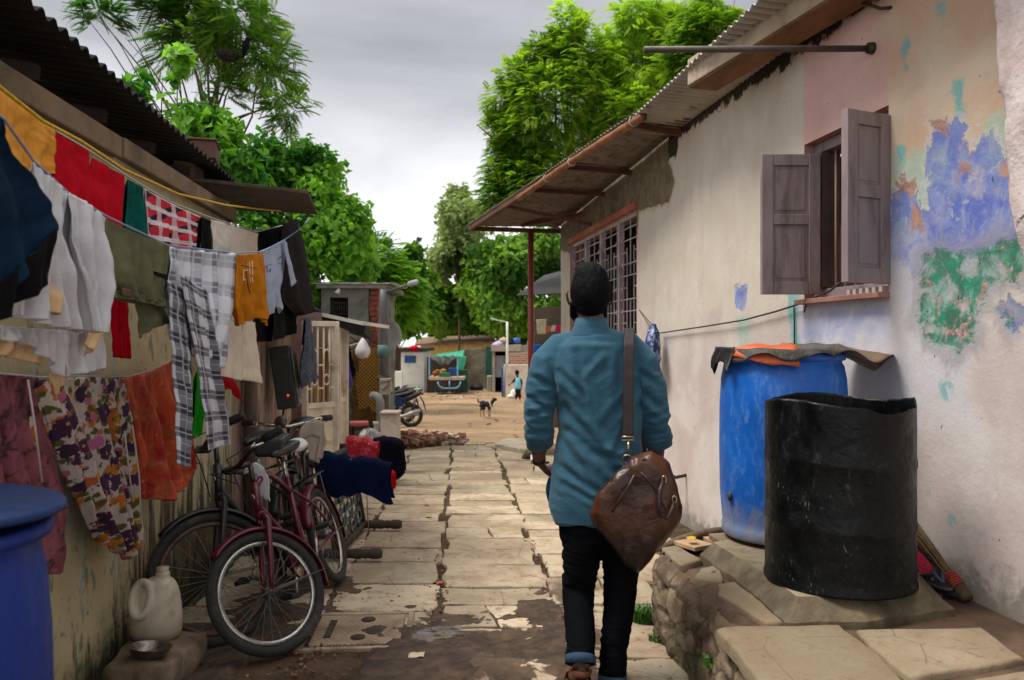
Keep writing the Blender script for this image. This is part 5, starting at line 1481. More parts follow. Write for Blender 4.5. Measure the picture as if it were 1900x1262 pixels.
def black_drum():
 c = Vector((1.329, 3.25, 0.452)); r = 0.287; h = 0.725
 root = empty('cut_drum', c, 'open black plastic drum with a ragged cut rim, on the concrete slab', 'drum')
 t = NT('black_hdpe'); x, y, z = t.xyz()
 n1 = t.noise(4, 5, 0.6, 0.3); n2 = t.noise(18, 6, 0.7, 0.5, sc3=(1, 1, 0.6)); n3 = t.noise(110, 3, 0.7, sc3=(1, 1, 0.35))
 cc = t.mix(t.step(n1, 0.35, 0.7), srgb(5, 6, 7), srgb(15, 18, 19))
 sp = t.math('MULTIPLY', t.step(n3, 0.60, 0.70), t.step(t.noise(4, 4, 0.6, 0.4), 0.50, 0.66))
 cc = t.mix(t.math('MULTIPLY', sp, 0.7), cc, srgb(128, 128, 122))
 cc = t.mix(t.math('MULTIPLY', t.step(n2, 0.58, 0.72), 0.5), cc, srgb(70, 74, 74))
 t.color(cc); t.rough(t.mix(t.step(n2, 0.35, 0.65), (0.26,) * 3, (0.55,) * 3)); t.set(Specular_IOR_Level=0.22); t.bump(t.math('ADD', n2, t.math('MULTIPLY', n1, 4)), 0.22, 0.02)
 m = MB()
 seg = 96; lv = [0, 0.010, 0.03, 0.05, 0.06, 0.12, 0.22, 0.235, 0.25, 0.265, 0.40, 0.47, 0.485, 0.50, 0.515, 0.60, 0.66, 0.69, 0.71, 0.72]
 def rad(a, z):
  k = r * (1 + 0.010 * math.sin(2 * a + 0.6) * z / h + 0.006 * math.sin(3 * a + 2))
  for zz in (0.2425, 0.4925): k += 0.005 * math.exp(-((z - zz) / 0.012) ** 2)
  if z < 0.05: k *= 1.02 - 0.018 * (z > 0.02)
  da = ((a - R(214) + math.pi) % (2 * math.pi)) - math.pi
  k -= 0.035 * math.exp(-(da / 0.16) ** 2) * max(0, (z - 0.55) / 0.17) ** 1.3
  return k
 def rim(a):
  d = math.degrees(a) % 360
  hh = h - 0.012 * math.sin(a * 3)
  up_ = lambda v, a, b: max(0.0, min(1.0, (v - a) / (b - a)))
  hh -= 0.032 * up_(d, 268, 286) * (1 - up_(d, 338, 346))
  if 345 <= d: hh += 0.006
  if d < 25: hh += 0.006
  return hh + 0.004 * noise.noise(Vector((d * 0.11, 0, 0)))
 outer, inner = [], []
 for z in lv:
  ro, ri = [], []
  for k in range(seg):
   a = 2 * math.pi * k / seg
   s = rim(a) / 0.72
   zz = z * s
   q = rad(a, z)
   ro.append(c + Vector((q * math.cos(a), q * math.sin(a), zz)))
   ri.append(c + Vector(((q - 0.006) * math.cos(a), (q - 0.006) * math.sin(a), max(zz, 0.012))))
  outer.append(ro); inner.append(ri)
 rings = outer + inner[::-1]
 vs_ = [p for ring in rings for p in ring]; fs = []
 for i in range(len(rings) - 1):
  for k in range(seg):
   k2 = (k + 1) % seg
   fs.append((i * seg + k, i * seg + k2, (i + 1) * seg + k2, (i + 1) * seg + k))
 fs.append(tuple(range(seg - 1, -1, -1))); fs.append(tuple((len(rings) - 1) * seg + k for k in range(seg)))
 m.add(vs_, fs); m.build('drum_shell', t.m, root)
 m = MB()
 rows = []
 for i in range(7):
  row = []
  for k in range(9):
   a = R(-8) + R(22) * k / 8
   q = 0.302 - 0.004 * i + 0.004 * math.sin(k)
   row.append(c + Vector((q * math.cos(a), q * math.sin(a), 0.66 + 0.075 * i / 6 - 0.01 * math.sin(k * 1.2))))
  rows.append(row)
 pass
 m = MB()
 m.ball(c + Vector((0.306, 0.02, 0.69)), (0.008, 0.008, 0.03), 6, 5); m.build('torn_tag', M('tag_brown', srgb(120, 92, 70), 0.8), root)
black_drum()
def slippers_broom():
 RUB = M('black_rubber', srgb(22, 22, 24), 0.7, 0.2); PINKR = M('pink_foam', srgb(186, 24, 62), 0.7, 0.15)
 STR = M('grey_strap', srgb(60, 66, 78), 0.5, 0.2)
 def sandal(base, d, up, label, sole, top, L=0.24, W=0.092):
  d = Vector(d).normalized(); up = Vector(up).normalized(); sd = d.cross(up).normalized(); up = sd.cross(d)
  root = empty('sandal', base, label, 'sandal', 'sandals heaped behind the black drum')
  def outline(k, h):
   pts = []
   for i in range(28):
    a = 2 * math.pi * i / 28
    x = math.cos(a) * L / 2; w = (W / 2) * (0.86 + 0.14 * math.cos(a)) * math.sin(a)
    pts.append(Vector(base) + d * x * k + sd * w * k + up * h)
   return pts
  m = MB(); m.prism(outline(1, 0), up * 0.014); m.build('sole', sole, root, bevel=0.003)
  m = MB(); m.prism(outline(0.95, 0.0142), up * 0.006); m.build('footbed', top, root, bevel=0.002)
  m = MB()
  toe = Vector(base) + d * L * 0.30 + up * 0.02
  for s in (-1, 1):
   m.tube([toe, toe - d * 0.035 + up * 0.03 + sd * s * 0.018, Vector(base) - d * 0.01 + sd * s * W * 0.46 + up * 0.022], [0.006, 0.010, 0.008], 8)
  m.build('strap', STR, root)
 w = P(1700, 1060, 3.48)
 sandal((1.775, 3.40, 0.415), (0.1, -0.5, -0.55), (-0.7, -0.6, 0.45), 'pink soled sandal leaning upright against the sandal heap', RUB, PINKR)
 sandal((1.79, 3.36, 0.372), (0.35, -1, -0.02), (0, 0, 1), 'black sandal at the bottom of the heap behind the drum', RUB, RUB)
 sandal((1.775, 3.37, 0.395), (0.1, -1, 0.0), (0.05, 0, 1), 'striped grey sandal in the middle of the heap behind the drum', M('grey_rubber', srgb(70, 70, 66), 0.8), RUB)
 sandal((1.785, 3.47, 0.44), (0.0, -0.7, -0.6), (-0.55, -0.6, 0.5), 'dark red sandal stacked behind the pink one', RUB, M('dark_red_foam', srgb(120, 26, 40), 0.7))
 a, b = Vector((1.845, 3.24, 0.375)), Vector((1.73, 3.80, 0.76))
 root = empty('broom', a, 'straw broom bound with red cord, lying against the wall beside the black drum', 'broom')
 m = MB(); r_ = random.Random(5); dd = (b - a); d_ = dd.normalized(); s1 = d_.cross(Vector((0, 0, 1))).normalized(); s2 = s1.cross(d_)
 for i in range(60):
  an, q = r_.uniform(0, 6.28), r_.uniform(0, 1) ** 0.5
  o0 = (s1 * math.cos(an) + s2 * math.sin(an)) * q
  m.tube([a + o0 * 0.020 - d_ * 0.0, a + d_ * 0.12 + o0 * 0.020, b + o0 * 0.045 + d_ * r_.uniform(-0.05, 0.02)], [0.003, 0.0028, 0.0018], 5)
 m.build('broom_straw', M('straw', srgb(110, 88, 54), 0.85, 0.35, 30, 0.1), root)
 m = MB(); m.tube([a - d_ * 0.01, a + d_ * 0.05], [0.024, 0.026], 10); m.build('broom_butt', M('broom_butt', srgb(84, 66, 42), 0.9, 0.3, 30), root)
 m = MB()
 for k in range(6):
  c = a + d_ * (0.055 + 0.011 * k)
  m.tube([c + (s1 * math.cos(u) + s2 * math.sin(u)) * 0.027 for u in np.linspace(0, 2 * math.pi, 13)[:-1]], 0.005, 5, closed=True)
 m.build('binding', M('red_cord', srgb(150, 56, 40), 0.8, 0.3, 50), root)
slippers_broom()
def lidded_drum():
 c = Vector((-1.285, 1.72, 0.0)); r = 0.255; h = 1.0
 root = empty('lidded_drum', c, 'royal blue drum with a flat blue lid in the near corner by the washing', 'drum')
 prof = [(0.0, 0.0), (r * 0.94, 0.0), (r * 0.97, 0.02), (r * 0.97, 0.06), (r, 0.2), (r * 1.02, 0.5), (r * 1.0, 0.74), (r * 0.95, 0.88), (r * 0.90, 0.925), (r * 0.90, 0.94), (r * 1.0, 0.945), (r * 1.02, 0.96), (r * 1.0, 0.975), (r * 0.9, 0.975), (r * 0.88, 0.9), (r * 0.88, 0.03), (0, 0.03)]
 prof = [(a, z * 1.042) for a, z in prof]
 m = MB(); m.lathe(prof, c, 64, caps=False); m.build('drum_body', scuffed_plastic('royal_blue_hdpe', srgb(0, 42, 126), srgb(36, 86, 140), 0.5, 0.5), root)
 m = MB(); tilt = Matrix.Rotation(R(3), 3, 'Y') @ Matrix.Rotation(R(-2), 3, 'X')
 m.lathe([(0.0, 0.0), (0.278, 0.0), (0.284, 0.006), (0.284, 0.016), (0.278, 0.022), (0.0, 0.026)], c + Vector((0.0, 0, 1.050)), 64, tilt, caps=False)
 m.build('lid', scuffed_plastic('blue_lid', srgb(4, 50, 108), srgb(50, 104, 150), 0.5, 0.45), root)
 b = MB(); b.box(c + Vector((0.05, 0, 0.0)), (0.02, 0.02, 0.01))
lidded_drum()
def jug_bowl_stone():
 c = Vector((-1.50, 3.36, 0.06))
 m = MB(); m.ball(c, (0.17, 0.23, 0.13), 40, 28)
 for v in m.v:
  d = v - c
  e = Vector((d.x / 0.17, d.y / 0.23, d.z / 0.13)); k = max(abs(e.x), abs(e.y), abs(e.z))
  e = e / max(1e-6, k) * 0.5 + e * 0.5
  v.x, v.y, v.z = c.x + e.x * 0.15, c.y + e.y * 0.22, c.z + e.z * 0.10
  if v.z > 0.12: v.z = 0.12 + (v.z - 0.12) * 0.25
  v += Vector((noise.noise(v * 9), noise.noise(v * 9 + Vector((5, 0, 0))), 0.7 * noise.noise(v * 9 + Vector((0, 9, 0))))) * 0.022
 tag(m.build('stone_block', STONE), 'rough dark stone block at the foot of the left wall', 'stone')
 b = Vector((-1.545, 3.46, 0.132))
 t = NT('dirty_white_plastic'); n = t.noise(7, 6, 0.65, 0.4); x, y, z = t.xyz()
 c0 = t.mix(t.step(n, 0.4, 0.7), srgb(192, 180, 160), srgb(154, 136, 112))
 c0 = t.mix(t.math('MULTIPLY', t.step(t.math('ADD', z, t.math('MULTIPLY', t.math('SUBTRACT', n, 0.5), 0.3)), 0.10, 0.0), 0.6), c0, srgb(120, 102, 82))
 t.color(c0).rough(0.45); t.set(Subsurface_Weight=0.0); t.bump(n, 0.2, 0.01)
 body = MB()
 rx, ry = 0.105, 0.085
 secs = [(0.0, 0.86), (0.008, 0.96), (0.03, 1.04), (0.09, 1.04), (0.14, 0.97), (0.18, 0.88), (0.215, 0.76), (0.24, 0.62), (0.255, 0.45), (0.262, 0.32)]
 prof = [(s, z) for z, s in secs]
 rows = []
 for z, s in secs:
  rows.append([b + Vector((rx * s * math.cos(a) * 1.0 + 0.020 * (z / 0.26) ** 2, ry * s * math.sin(a), z)) for a in np.linspace(0, 2 * math.pi, 41)[:-1]])
 vs_ = [p for r_ in rows for p in r_]; n_ = 40; fs = []
 for i in range(len(rows) - 1):
  for k in range(n_):
   fs.append((i * n_ + k, i * n_ + (k + 1) % n_, (i + 1) * n_ + (k + 1) % n_, (i + 1) * n_ + k))
 fs.append(tuple(range(n_ - 1, -1, -1))); fs.append(tuple((len(rows) - 1) * n_ + k for k in range(n_)))
 body.add(vs_, fs)
 hc = b + Vector((-0.032, -0.052, 0.185))
 body.tube([hc + Vector((0.040 * math.cos(a), -0.015 + 0.022 * math.sin(a), 0.068 * math.sin(a))) for a in np.linspace(0, 2 * math.pi, 25)[:-1]], 0.0165, 10, closed=True)
 body.tube([hc + Vector((0, 0.04, -0.06)), hc + Vector((0.0, -0.01, -0.06))], 0.02, 8)
 body.tube([hc + Vector((0.03, 0.05, 0.03)), hc + Vector((0.03, -0.01, 0.03))], 0.02, 8)
 neck = b + Vector((0.03, 0, 0.255))
 body.tube([neck, neck + Vector((0, 0, 0.03))], 0.030, 16)
 o = body.build('plastic_jug', t.m, None, loc=b)
 remesh(o, 0.0042, 6)
 o.data.materials.clear(); o.data.materials.append(t.m)
 tag(o, 'dirty white plastic jerrycan with a loop handle, standing on the stone block', 'jerrycan')
 k = MB(); k.lathe([(0.024, 0.0), (0.026, 0.02), (0.0, 0.021)], neck + Vector((0, 0, 0.028)), 20, caps=False)
 k.build('spout_rim', t.m, o)
 bc = Vector((-1.478, 3.245, 0.126))
 m = MB(); m.lathe([(0.0, 0.0), (0.035, 0.001), (0.058, 0.010), (0.076, 0.032), (0.083, 0.048), (0.086, 0.049), (0.082, 0.046), (0.074, 0.031), (0.056, 0.012), (0.034, 0.004), (0.0, 0.003)], bc, 48, Matrix.Rotation(R(-7), 3, 'X') @ Matrix.Rotation(R(5), 3, 'Y'), caps=False)
 tag(m.build('steel_bowl', M('worn_steel', srgb(120, 112, 104), 0.28, 0.2, 12, 0.1, metal=0.9, dirt=srgb(60, 52, 44))), 'dull steel bowl tilted on the stone block in front of the jerrycan', 'bowl')
jug_bowl_stone()
# ================================================================ BICYCLES
TYRE = M('tyre_rubber', srgb(40, 38, 37), 0.85, 0.25, 30, 0.35, dirt=srgb(92, 82, 68), dirt_amt=0.3)
CHROME = M('tired_chrome', srgb(176, 172, 164), 0.3, 0.15, 20, 0.05, metal=0.9, dirt=srgb(110, 84, 62), dirt_amt=0.3)
SPOKE = M('spoke_steel', srgb(120, 116, 110), 0.4, 0.2, metal=0.8)
MAROON = M('maroon_enamel', srgb(84, 10, 32), 0.32, 0.2, 5, 0.05, dirt=srgb(66, 20, 28), dirt_amt=0.35)
BLACKP = M('black_enamel', srgb(26, 22, 22), 0.4, 0.3, 8, 0.1, dirt=srgb(66, 48, 38), dirt_amt=0.35)
GRIPM = M('grip_rubber', srgb(18, 18, 18), 0.7, 0.2)
RIMRUST = M('rusty_rim', srgb(86, 60, 46), 0.55, 0.3, 14, 0.2, metal=0.4, dirt=srgb(56, 36, 28))
def bicycle(label, front, heading, wr, base, steer, lean, paint, rimm, fender, curved=True, group='bicycles along the left wall', tyre_r=0.024, spokes=28, rack=True, silver_grip=False):
 """front: ground point under the front hub; heading: angle of the forward direction"""
 f = Vector((math.cos(heading), math.sin(heading), 0)); l = Vector((-f.y, f.x, 0)); u = Vector((0, 0, 1))
 B = Matrix((f, l, u)).transposed()
 Lm = Matrix.Rotation(lean, 3, 'X')
 org = Vector(front)
 T = lambda v: org + B @ (Lm @ Vector(v))
 root = empty('bicycle', org - f * base / 2, label, 'bicycle', group)
 ha = R(20)
 axis = Vector((-math.sin(ha), 0, math.cos(ha)))
 hub = Vector((0, 0, wr))
 hp = hub + Vector((-0.045, 0, 0)) + axis * 0.0
 S = Matrix.Rotation(steer, 3, axis)
 def ST(v): return T(hp + S @ (Vector(v) - hp))
 def put(m, name, mat, parent, fn=T, **k):
  m.v = [fn(v) for v in m.v]
  return m.build(name, mat, parent, **k)
 def circ(c, r, n=48, a0=0, a1=2 * math.pi):
  return [Vector((c[0] + r * math.cos(a), c[1], c[2] + r * math.sin(a))) for a in np.linspace(a0, a1, n)]
 def wheel(c, fn):
  w = MB(); w.tube(circ(c, wr - tyre_r, 57)[:-1], [tyre_r] * 56, 10, closed=True)
  wo = put(w, 'wheel', TYRE, root, fn)
  r_ = MB(); rr = wr - tyre_r * 2.0 - 0.010
  r_.tube(circ(c, rr, 57)[:-1], [(0.013, 0.011)] * 56, 8, closed=True); put(r_, 'rim', rimm, wo, fn)
  s = MB()
  for i in range(spokes):
   a = 2 * math.pi * i / spokes; sd = 0.03 if i % 2 else -0.03
   b = a + (0.45 if (i // 2) % 2 else -0.45)
   s.tube([Vector((c[0] + 0.018 * math.cos(b), sd, c[2] + 0.018 * math.sin(b))), Vector((c[0] + rr * math.cos(a), 0, c[2] + rr * math.sin(a)))], 0.0013, 4, caps=False)
  s.tube([Vector((c[0], -0.05, c[2])), Vector((c[0], 0.05, c[2]))], 0.014, 10)
  s.tube([Vector((c[0], -0.032, c[2])), Vector((c[0], 0.032, c[2]))], 0.022, 10)
  put(s, 'spokes', SPOKE, wo, fn)
  return wo
 wheel(hub, ST)
 rhub = Vector((-base, 0, wr))
 wheel(rhub, T)
 top = hp + axis * (0.62 if wr < 0.3 else 0.66)
 crown = hp + axis * (wr + 0.055) + Vector((0.0, 0, 0))
 m = MB()
 for s in (-1, 1):
  m.tube([hub + Vector((0, 0.045 * s, 0)), hp + Vector((-0.012, 0.048 * s, 0.10)), crown + Vector((0, 0.045 * s, -0.03)), crown + Vector((0, 0.02 * s, 0.005))], [0.010, 0.013, 0.016, 0.016], 10)
 m.tube([crown - axis * 0.012, crown + axis * 0.02], 0.024, 12)
 put(m, 'fork', paint, root, ST)
 m = MB(); m.tube([crown + axis * 0.022, crown + axis * 0.17], 0.021, 12); ht = put(m, 'head_tube', paint, root, T)
 bm_ = MB(); bm_.ball(crown + axis * 0.10 + Vector((0.020, 0, 0.004)), (0.006, 0.018, 0.02), 12, 8); put(bm_, 'head_badge', CHROME, ht, ST)
 m = MB()
 st = crown + axis * 0.27
 m.tube([crown + axis * 0.172, st], 0.013, 10); m.tube([st, st + Vector((0.06, 0, 0.012))], 0.014, 10)
 hb = st + Vector((0.06, 0, 0.015)); hw = 0.28
 put(m, 'stem', BLACKP, root, ST)
 m = MB()
 pts = [hb + Vector((-0.13, -hw, 0.03)), hb + Vector((-0.05, -hw * 0.75, 0.035)), hb + Vector((-0.01, -0.10, 0.015)), hb, hb + Vector((-0.01, 0.10, 0.015)), hb + Vector((-0.05, hw * 0.75, 0.035)), hb + Vector((-0.13, hw, 0.03))]
 m.tube(pts, 0.0125, 10)
 ho = put(m, 'handlebar', CHROME if silver_grip else BLACKP, root, ST)
 for s in (0, -1):
  m = MB(); a, b = (pts[0], pts[1]) if s == 0 else (pts[-1], pts[-2])
  m.tube([a, a.lerp(b, 0.12), a.lerp(b, 0.5), a.lerp(b, 0.95)], [0.022, 0.020, 0.022, 0.020], 10)
  put(m, 'grip', GRIPM, ho, ST)
  m = MB(); c = a.lerp(b, 1.15)
  m.tube([c + Vector((0.02, 0, 0)), c + Vector((0.05, 0, -0.012)), a.lerp(b, 0.5) + Vector((0.06, 0, -0.02))], [0.008, 0.007, 0.005], 8)
  put(m, 'brake_lever', CHROME, ho, ST)
  m = MB(); m.tube([c + Vector((0.02, 0, 0)), c.lerp(hb, 0.5) + Vector((0.11, 0, 0.02)), hb + Vector((0.05, 0, -0.08)), crown + Vector((0.04, 0, 0.02))], 0.003, 6)
  put(m, 'brake_cable', GRIPM, ho, ST)
 bb = Vector((-base * 0.55, 0, wr * 0.93)); sd_ = Vector((-0.30, 0, 0.954)).normalized()
 stp = bb + sd_ * 0.46
 h0, h1 = crown + axis * 0.045, crown + axis * 0.14
 m = MB()
 if curved:
  mid = h1.lerp(stp, 0.5) + Vector((0, 0, 0.05))
  m.tube([h1, h1.lerp(mid, 0.5) + Vector((0, 0, 0.018)), mid, mid.lerp(stp - sd_ * 0.08, 0.5) + Vector((0, 0, 0.012)), stp - sd_ * 0.08], 0.0155, 10)
 else: m.tube([h1, stp - sd_ * 0.04], 0.015, 10)
 m.tube([h0, bb], 0.018, 10); m.tube([bb - sd_ * 0.02, stp], 0.0155, 10)
 m.tube([bb - Vector((0, 0.035, 0)), bb + Vector((0, 0.035, 0))], 0.022, 10)
 for s in (-1, 1):
  m.tube([bb + Vector((0, 0.02 * s, 0)), bb.lerp(rhub, 0.5) + Vector((0, 0.045 * s, 0)), rhub + Vector((0, 0.055 * s, 0))], 0.009, 8)
  m.tube([stp - sd_ * 0.08 + Vector((0, 0.016 * s, 0)), stp.lerp(rhub, 0.5) + Vector((0, 0.045 * s, 0)), rhub + Vector((0, 0.055 * s, 0))], 0.008, 8)
 put(m, 'frame', paint, root)
 m = MB(); sp = stp + sd_ * 0.12; m.tube([stp - sd_ * 0.02, sp], 0.0125, 10); put(m, 'seat_post', CHROME, root)
 m = MB(); c = sp + Vector((0, 0, 0.02))
 m.tube([c + Vector((0.14, 0, 0.012)), c + Vector((0.09, 0, 0.014)), c + Vector((0.0, 0, 0.012)), c + Vector((-0.07, 0, 0.016)), c + Vector((-0.12, 0, 0.024)), c + Vector((-0.14, 0, 0.022))],
   [(0.016, 0.014), (0.026, 0.020), (0.055, 0.026), (0.095, 0.034), (0.090, 0.030), (0.05, 0.016)], 16, side=(0, 1, 0))
 so = put(m, 'saddle', M('saddle_vinyl', srgb(24, 23, 24), 0.45, 0.2), root)
 for s in (-1, 1):
  m = MB(); m.tube([c + Vector((-0.09, 0.05 * s, -0.01)), c + Vector((-0.09, 0.05 * s, -0.06))], 0.014, 8); put(m, 'saddle_spring', CHROME, so)
 def guard(c, a0, a1, fn, name):
  m = MB(); n = 30; r = wr + 0.016; rows = []
  for a in np.linspace(a0, a1, n):
   d = Vector((math.cos(a), 0, math.sin(a))); p = Vector(c)
   rows.append([p + d * (r - 0.014) + Vector((0, -0.033, 0)), p + d * (r - 0.002) + Vector((0, -0.027, 0)), p + d * (r + 0.006) + Vector((0, -0.012, 0)), p + d * (r + 0.008), p + d * (r + 0.006) + Vector((0, 0.012, 0)), p + d * (r - 0.002) + Vector((0, 0.027, 0)), p + d * (r - 0.014) + Vector((0, 0.033, 0))])
  m.grid(rows); o = put(m, name, fender, root, fn, solid=0.002)
  m = MB()
  for s in (-1, 1):
   e_ = Vector(c) + Vector((math.cos(a1 - 0.25), 0, math.sin(a1 - 0.25))) * r
   m.tube([Vector(c) + Vector((0, 0.05 * s, 0)), e_ + Vector((0, 0.03 * s, 0))], 0.003, 6)
  put(m, 'mudguard_stay', SPOKE, o, fn)
 guard(hub, R(62), R(205), ST, 'mudguard')
 guard(rhub, R(20), R(200), T, 'mudguard')
 m = MB()
 m.tube([bb + Vector((0, -0.06, 0)), bb + Vector((0.10, -0.07, -0.13))], 0.009, 8); m.tube([bb + Vector((0, 0.06, 0)), bb + Vector((-0.10, 0.07, 0.13))], 0.009, 8)
 m.lathe([(0.0, 0), (0.075, 0), (0.078, 0.003), (0.075, 0.006), (0, 0.006)], bb + Vector((0, -0.045, 0)), 28, Matrix.Rotation(R(90), 3, 'X'), caps=False)
 co = put(m, 'crank', CHROME, root)
 for (p, s) in ((bb + Vector((0.10, -0.07, -0.13)), -1), (bb + Vector((-0.10, 0.07, 0.13)), 1)):
  m = MB(); m.box(p + Vector((0, 0.05 * s, 0)), (0.09, 0.08, 0.022)); put(m, 'pedal', GRIPM, co, bevel=0.003)
 m = MB()
 gp = [bb + Vector((0.09, -0.055, 0.055)), bb + Vector((0.095, -0.055, -0.03)), rhub + Vector((-0.04, -0.055, -0.02)), rhub + Vector((-0.04, -0.055, 0.03))]
 m.prism(gp, (0, 0.012, 0)); put(m, 'chain_guard', paint, root, bevel=0.004)
 if rack:
  m = MB(); rz = wr * 2 + 0.06
  for s in (-1, 1):
   m.tube([Vector((-base + 0.17, 0.05 * s, rz)), Vector((-base - 0.20, 0.055 * s, rz))], 0.005, 6)
   m.tube([Vector((-base - 0.10, 0.055 * s, rz)), rhub + Vector((0, 0.06 * s, 0))], 0.005, 6)
  for k in range(5): m.tube([Vector((-base + 0.14 - 0.08 * k, -0.05, rz)), Vector((-base + 0.14 - 0.08 * k, 0.05, rz))], 0.004, 6)
  m.box(Vector((-base - 0.22, 0, wr + 0.22)), (0.012, 0.04, 0.06))
  put(m, 'carrier', BLACKP, root)
 m = MB(); m.tube([rhub + Vector((0.02, -0.07, 0)), rhub + Vector((0.02, -0.12, -wr + 0.01))], 0.008, 8); put(m, 'stand', CHROME, root)
 return root, T, ST, hb, sp
b1, T1, S1, hb1, sp1 = bicycle('maroon bicycle with curved top tube, front wheel turned to the wall, nearest the camera', (-1.015, 3.69, gz(3.69)), R(-90), 0.288, 1.06, R(-42), R(19), MAROON, CHROME, MAROON, True)
b2, T2, S2, hb2, sp2 = bicycle('old black roadster bicycle with rusty rims leaning on the wall behind the maroon one', (-1.32, 3.80, gz(3.8)), R(-93), 0.315, 1.10, R(-46), R(13), BLACKP, RIMRUST, BLACKP, False)
b3, T3, S3, hb3, sp3 = bicycle('dark bicycle with chrome handlebar draped with a pale cloth, farthest of the row', (-1.34, 5.02, gz(5.02)), R(-84), 0.30, 1.05, R(14), R(7), BLACKP, CHROME, BLACKP, False, silver_grip=True)
def bike_bits():
 prj = lambda px, py, o: P(px, py, 4.86 - o)
 cloth('cloth', [(562, 790), (585, 778), (602, 785)], [(562, 790), (568, 820), (574, 850)], [(602, 785), (606, 815), (600, 840)], [(574, 852), (586, 862), (600, 842)], 0.0, cloth_mat('pale_rag', srgb(172, 158, 142), 0.12), seed=51, folds=2, amp=0.02, flap=0.1, label='pale cloth draped over the far bicycle handlebar', cat='cloth', proj=prj)
 c = P(505, 826, 4.5)
 m = MB(); m.box(c, (0.17, 0.24, 0.10), 0.1)
 for v in m.v: v += Vector((noise.noise(v * 8), noise.noise(v * 7), noise.noise(v * 9))) * 0.02
 o = tag(m.build('black_bag', M('black_bag', srgb(28, 29, 32), 0.5, 0.3, 12, 0.3), bevel=0.02), 'black bag strapped on the roadster carrier', 'bag')
 m = MB(); m.ball(P(548, 828, 4.6), (0.07, 0.08, 0.04), 18, 12)
 for v in m.v: v += Vector((noise.noise(v * 14), noise.noise(v * 15), noise.noise(v * 16))) * 0.02
 tag(m.build('white_plastic', M('white_plastic', srgb(206, 204, 200), 0.4, 0.08, 14, 0.3)), 'bit of crumpled white plastic tucked behind the black bag', 'plastic')
 prj = lambda px, py, o: P(px, py, 4.02 - o)
 cloth('striped_cloth', [(462, 862), (478, 858), (492, 872)], [(462, 862), (476, 890), (488, 920)], [(492, 872), (500, 900), (505, 930)], [(488, 922), (505, 932)], 0.0, cloth_mat('white_rag', srgb(190, 190, 194), 0.15), seed=52, folds=2, amp=0.015, flap=0.05, label='white and black cloth stuffed between the two bicycles', cat='cloth', proj=prj)
 c = P(521, 783, 4.2)
 m = MB(); m.lathe([(0, -0.008), (0.03, -0.006), (0.034, 0), (0.03, 0.004), (0, 0.004)], c, 24, Matrix.Rotation(R(80), 3, 'X'), caps=False)
 m.tube([c, c + Vector((-0.02, 0.02, -0.08))], 0.004, 6)
 tag(m.build('bicycle_mirror', M('mirror_back', srgb(70, 62, 54), 0.3, 0.2, metal=0.6)), 'small round mirror standing above the bicycle handlebars', 'mirror')
bike_bits()
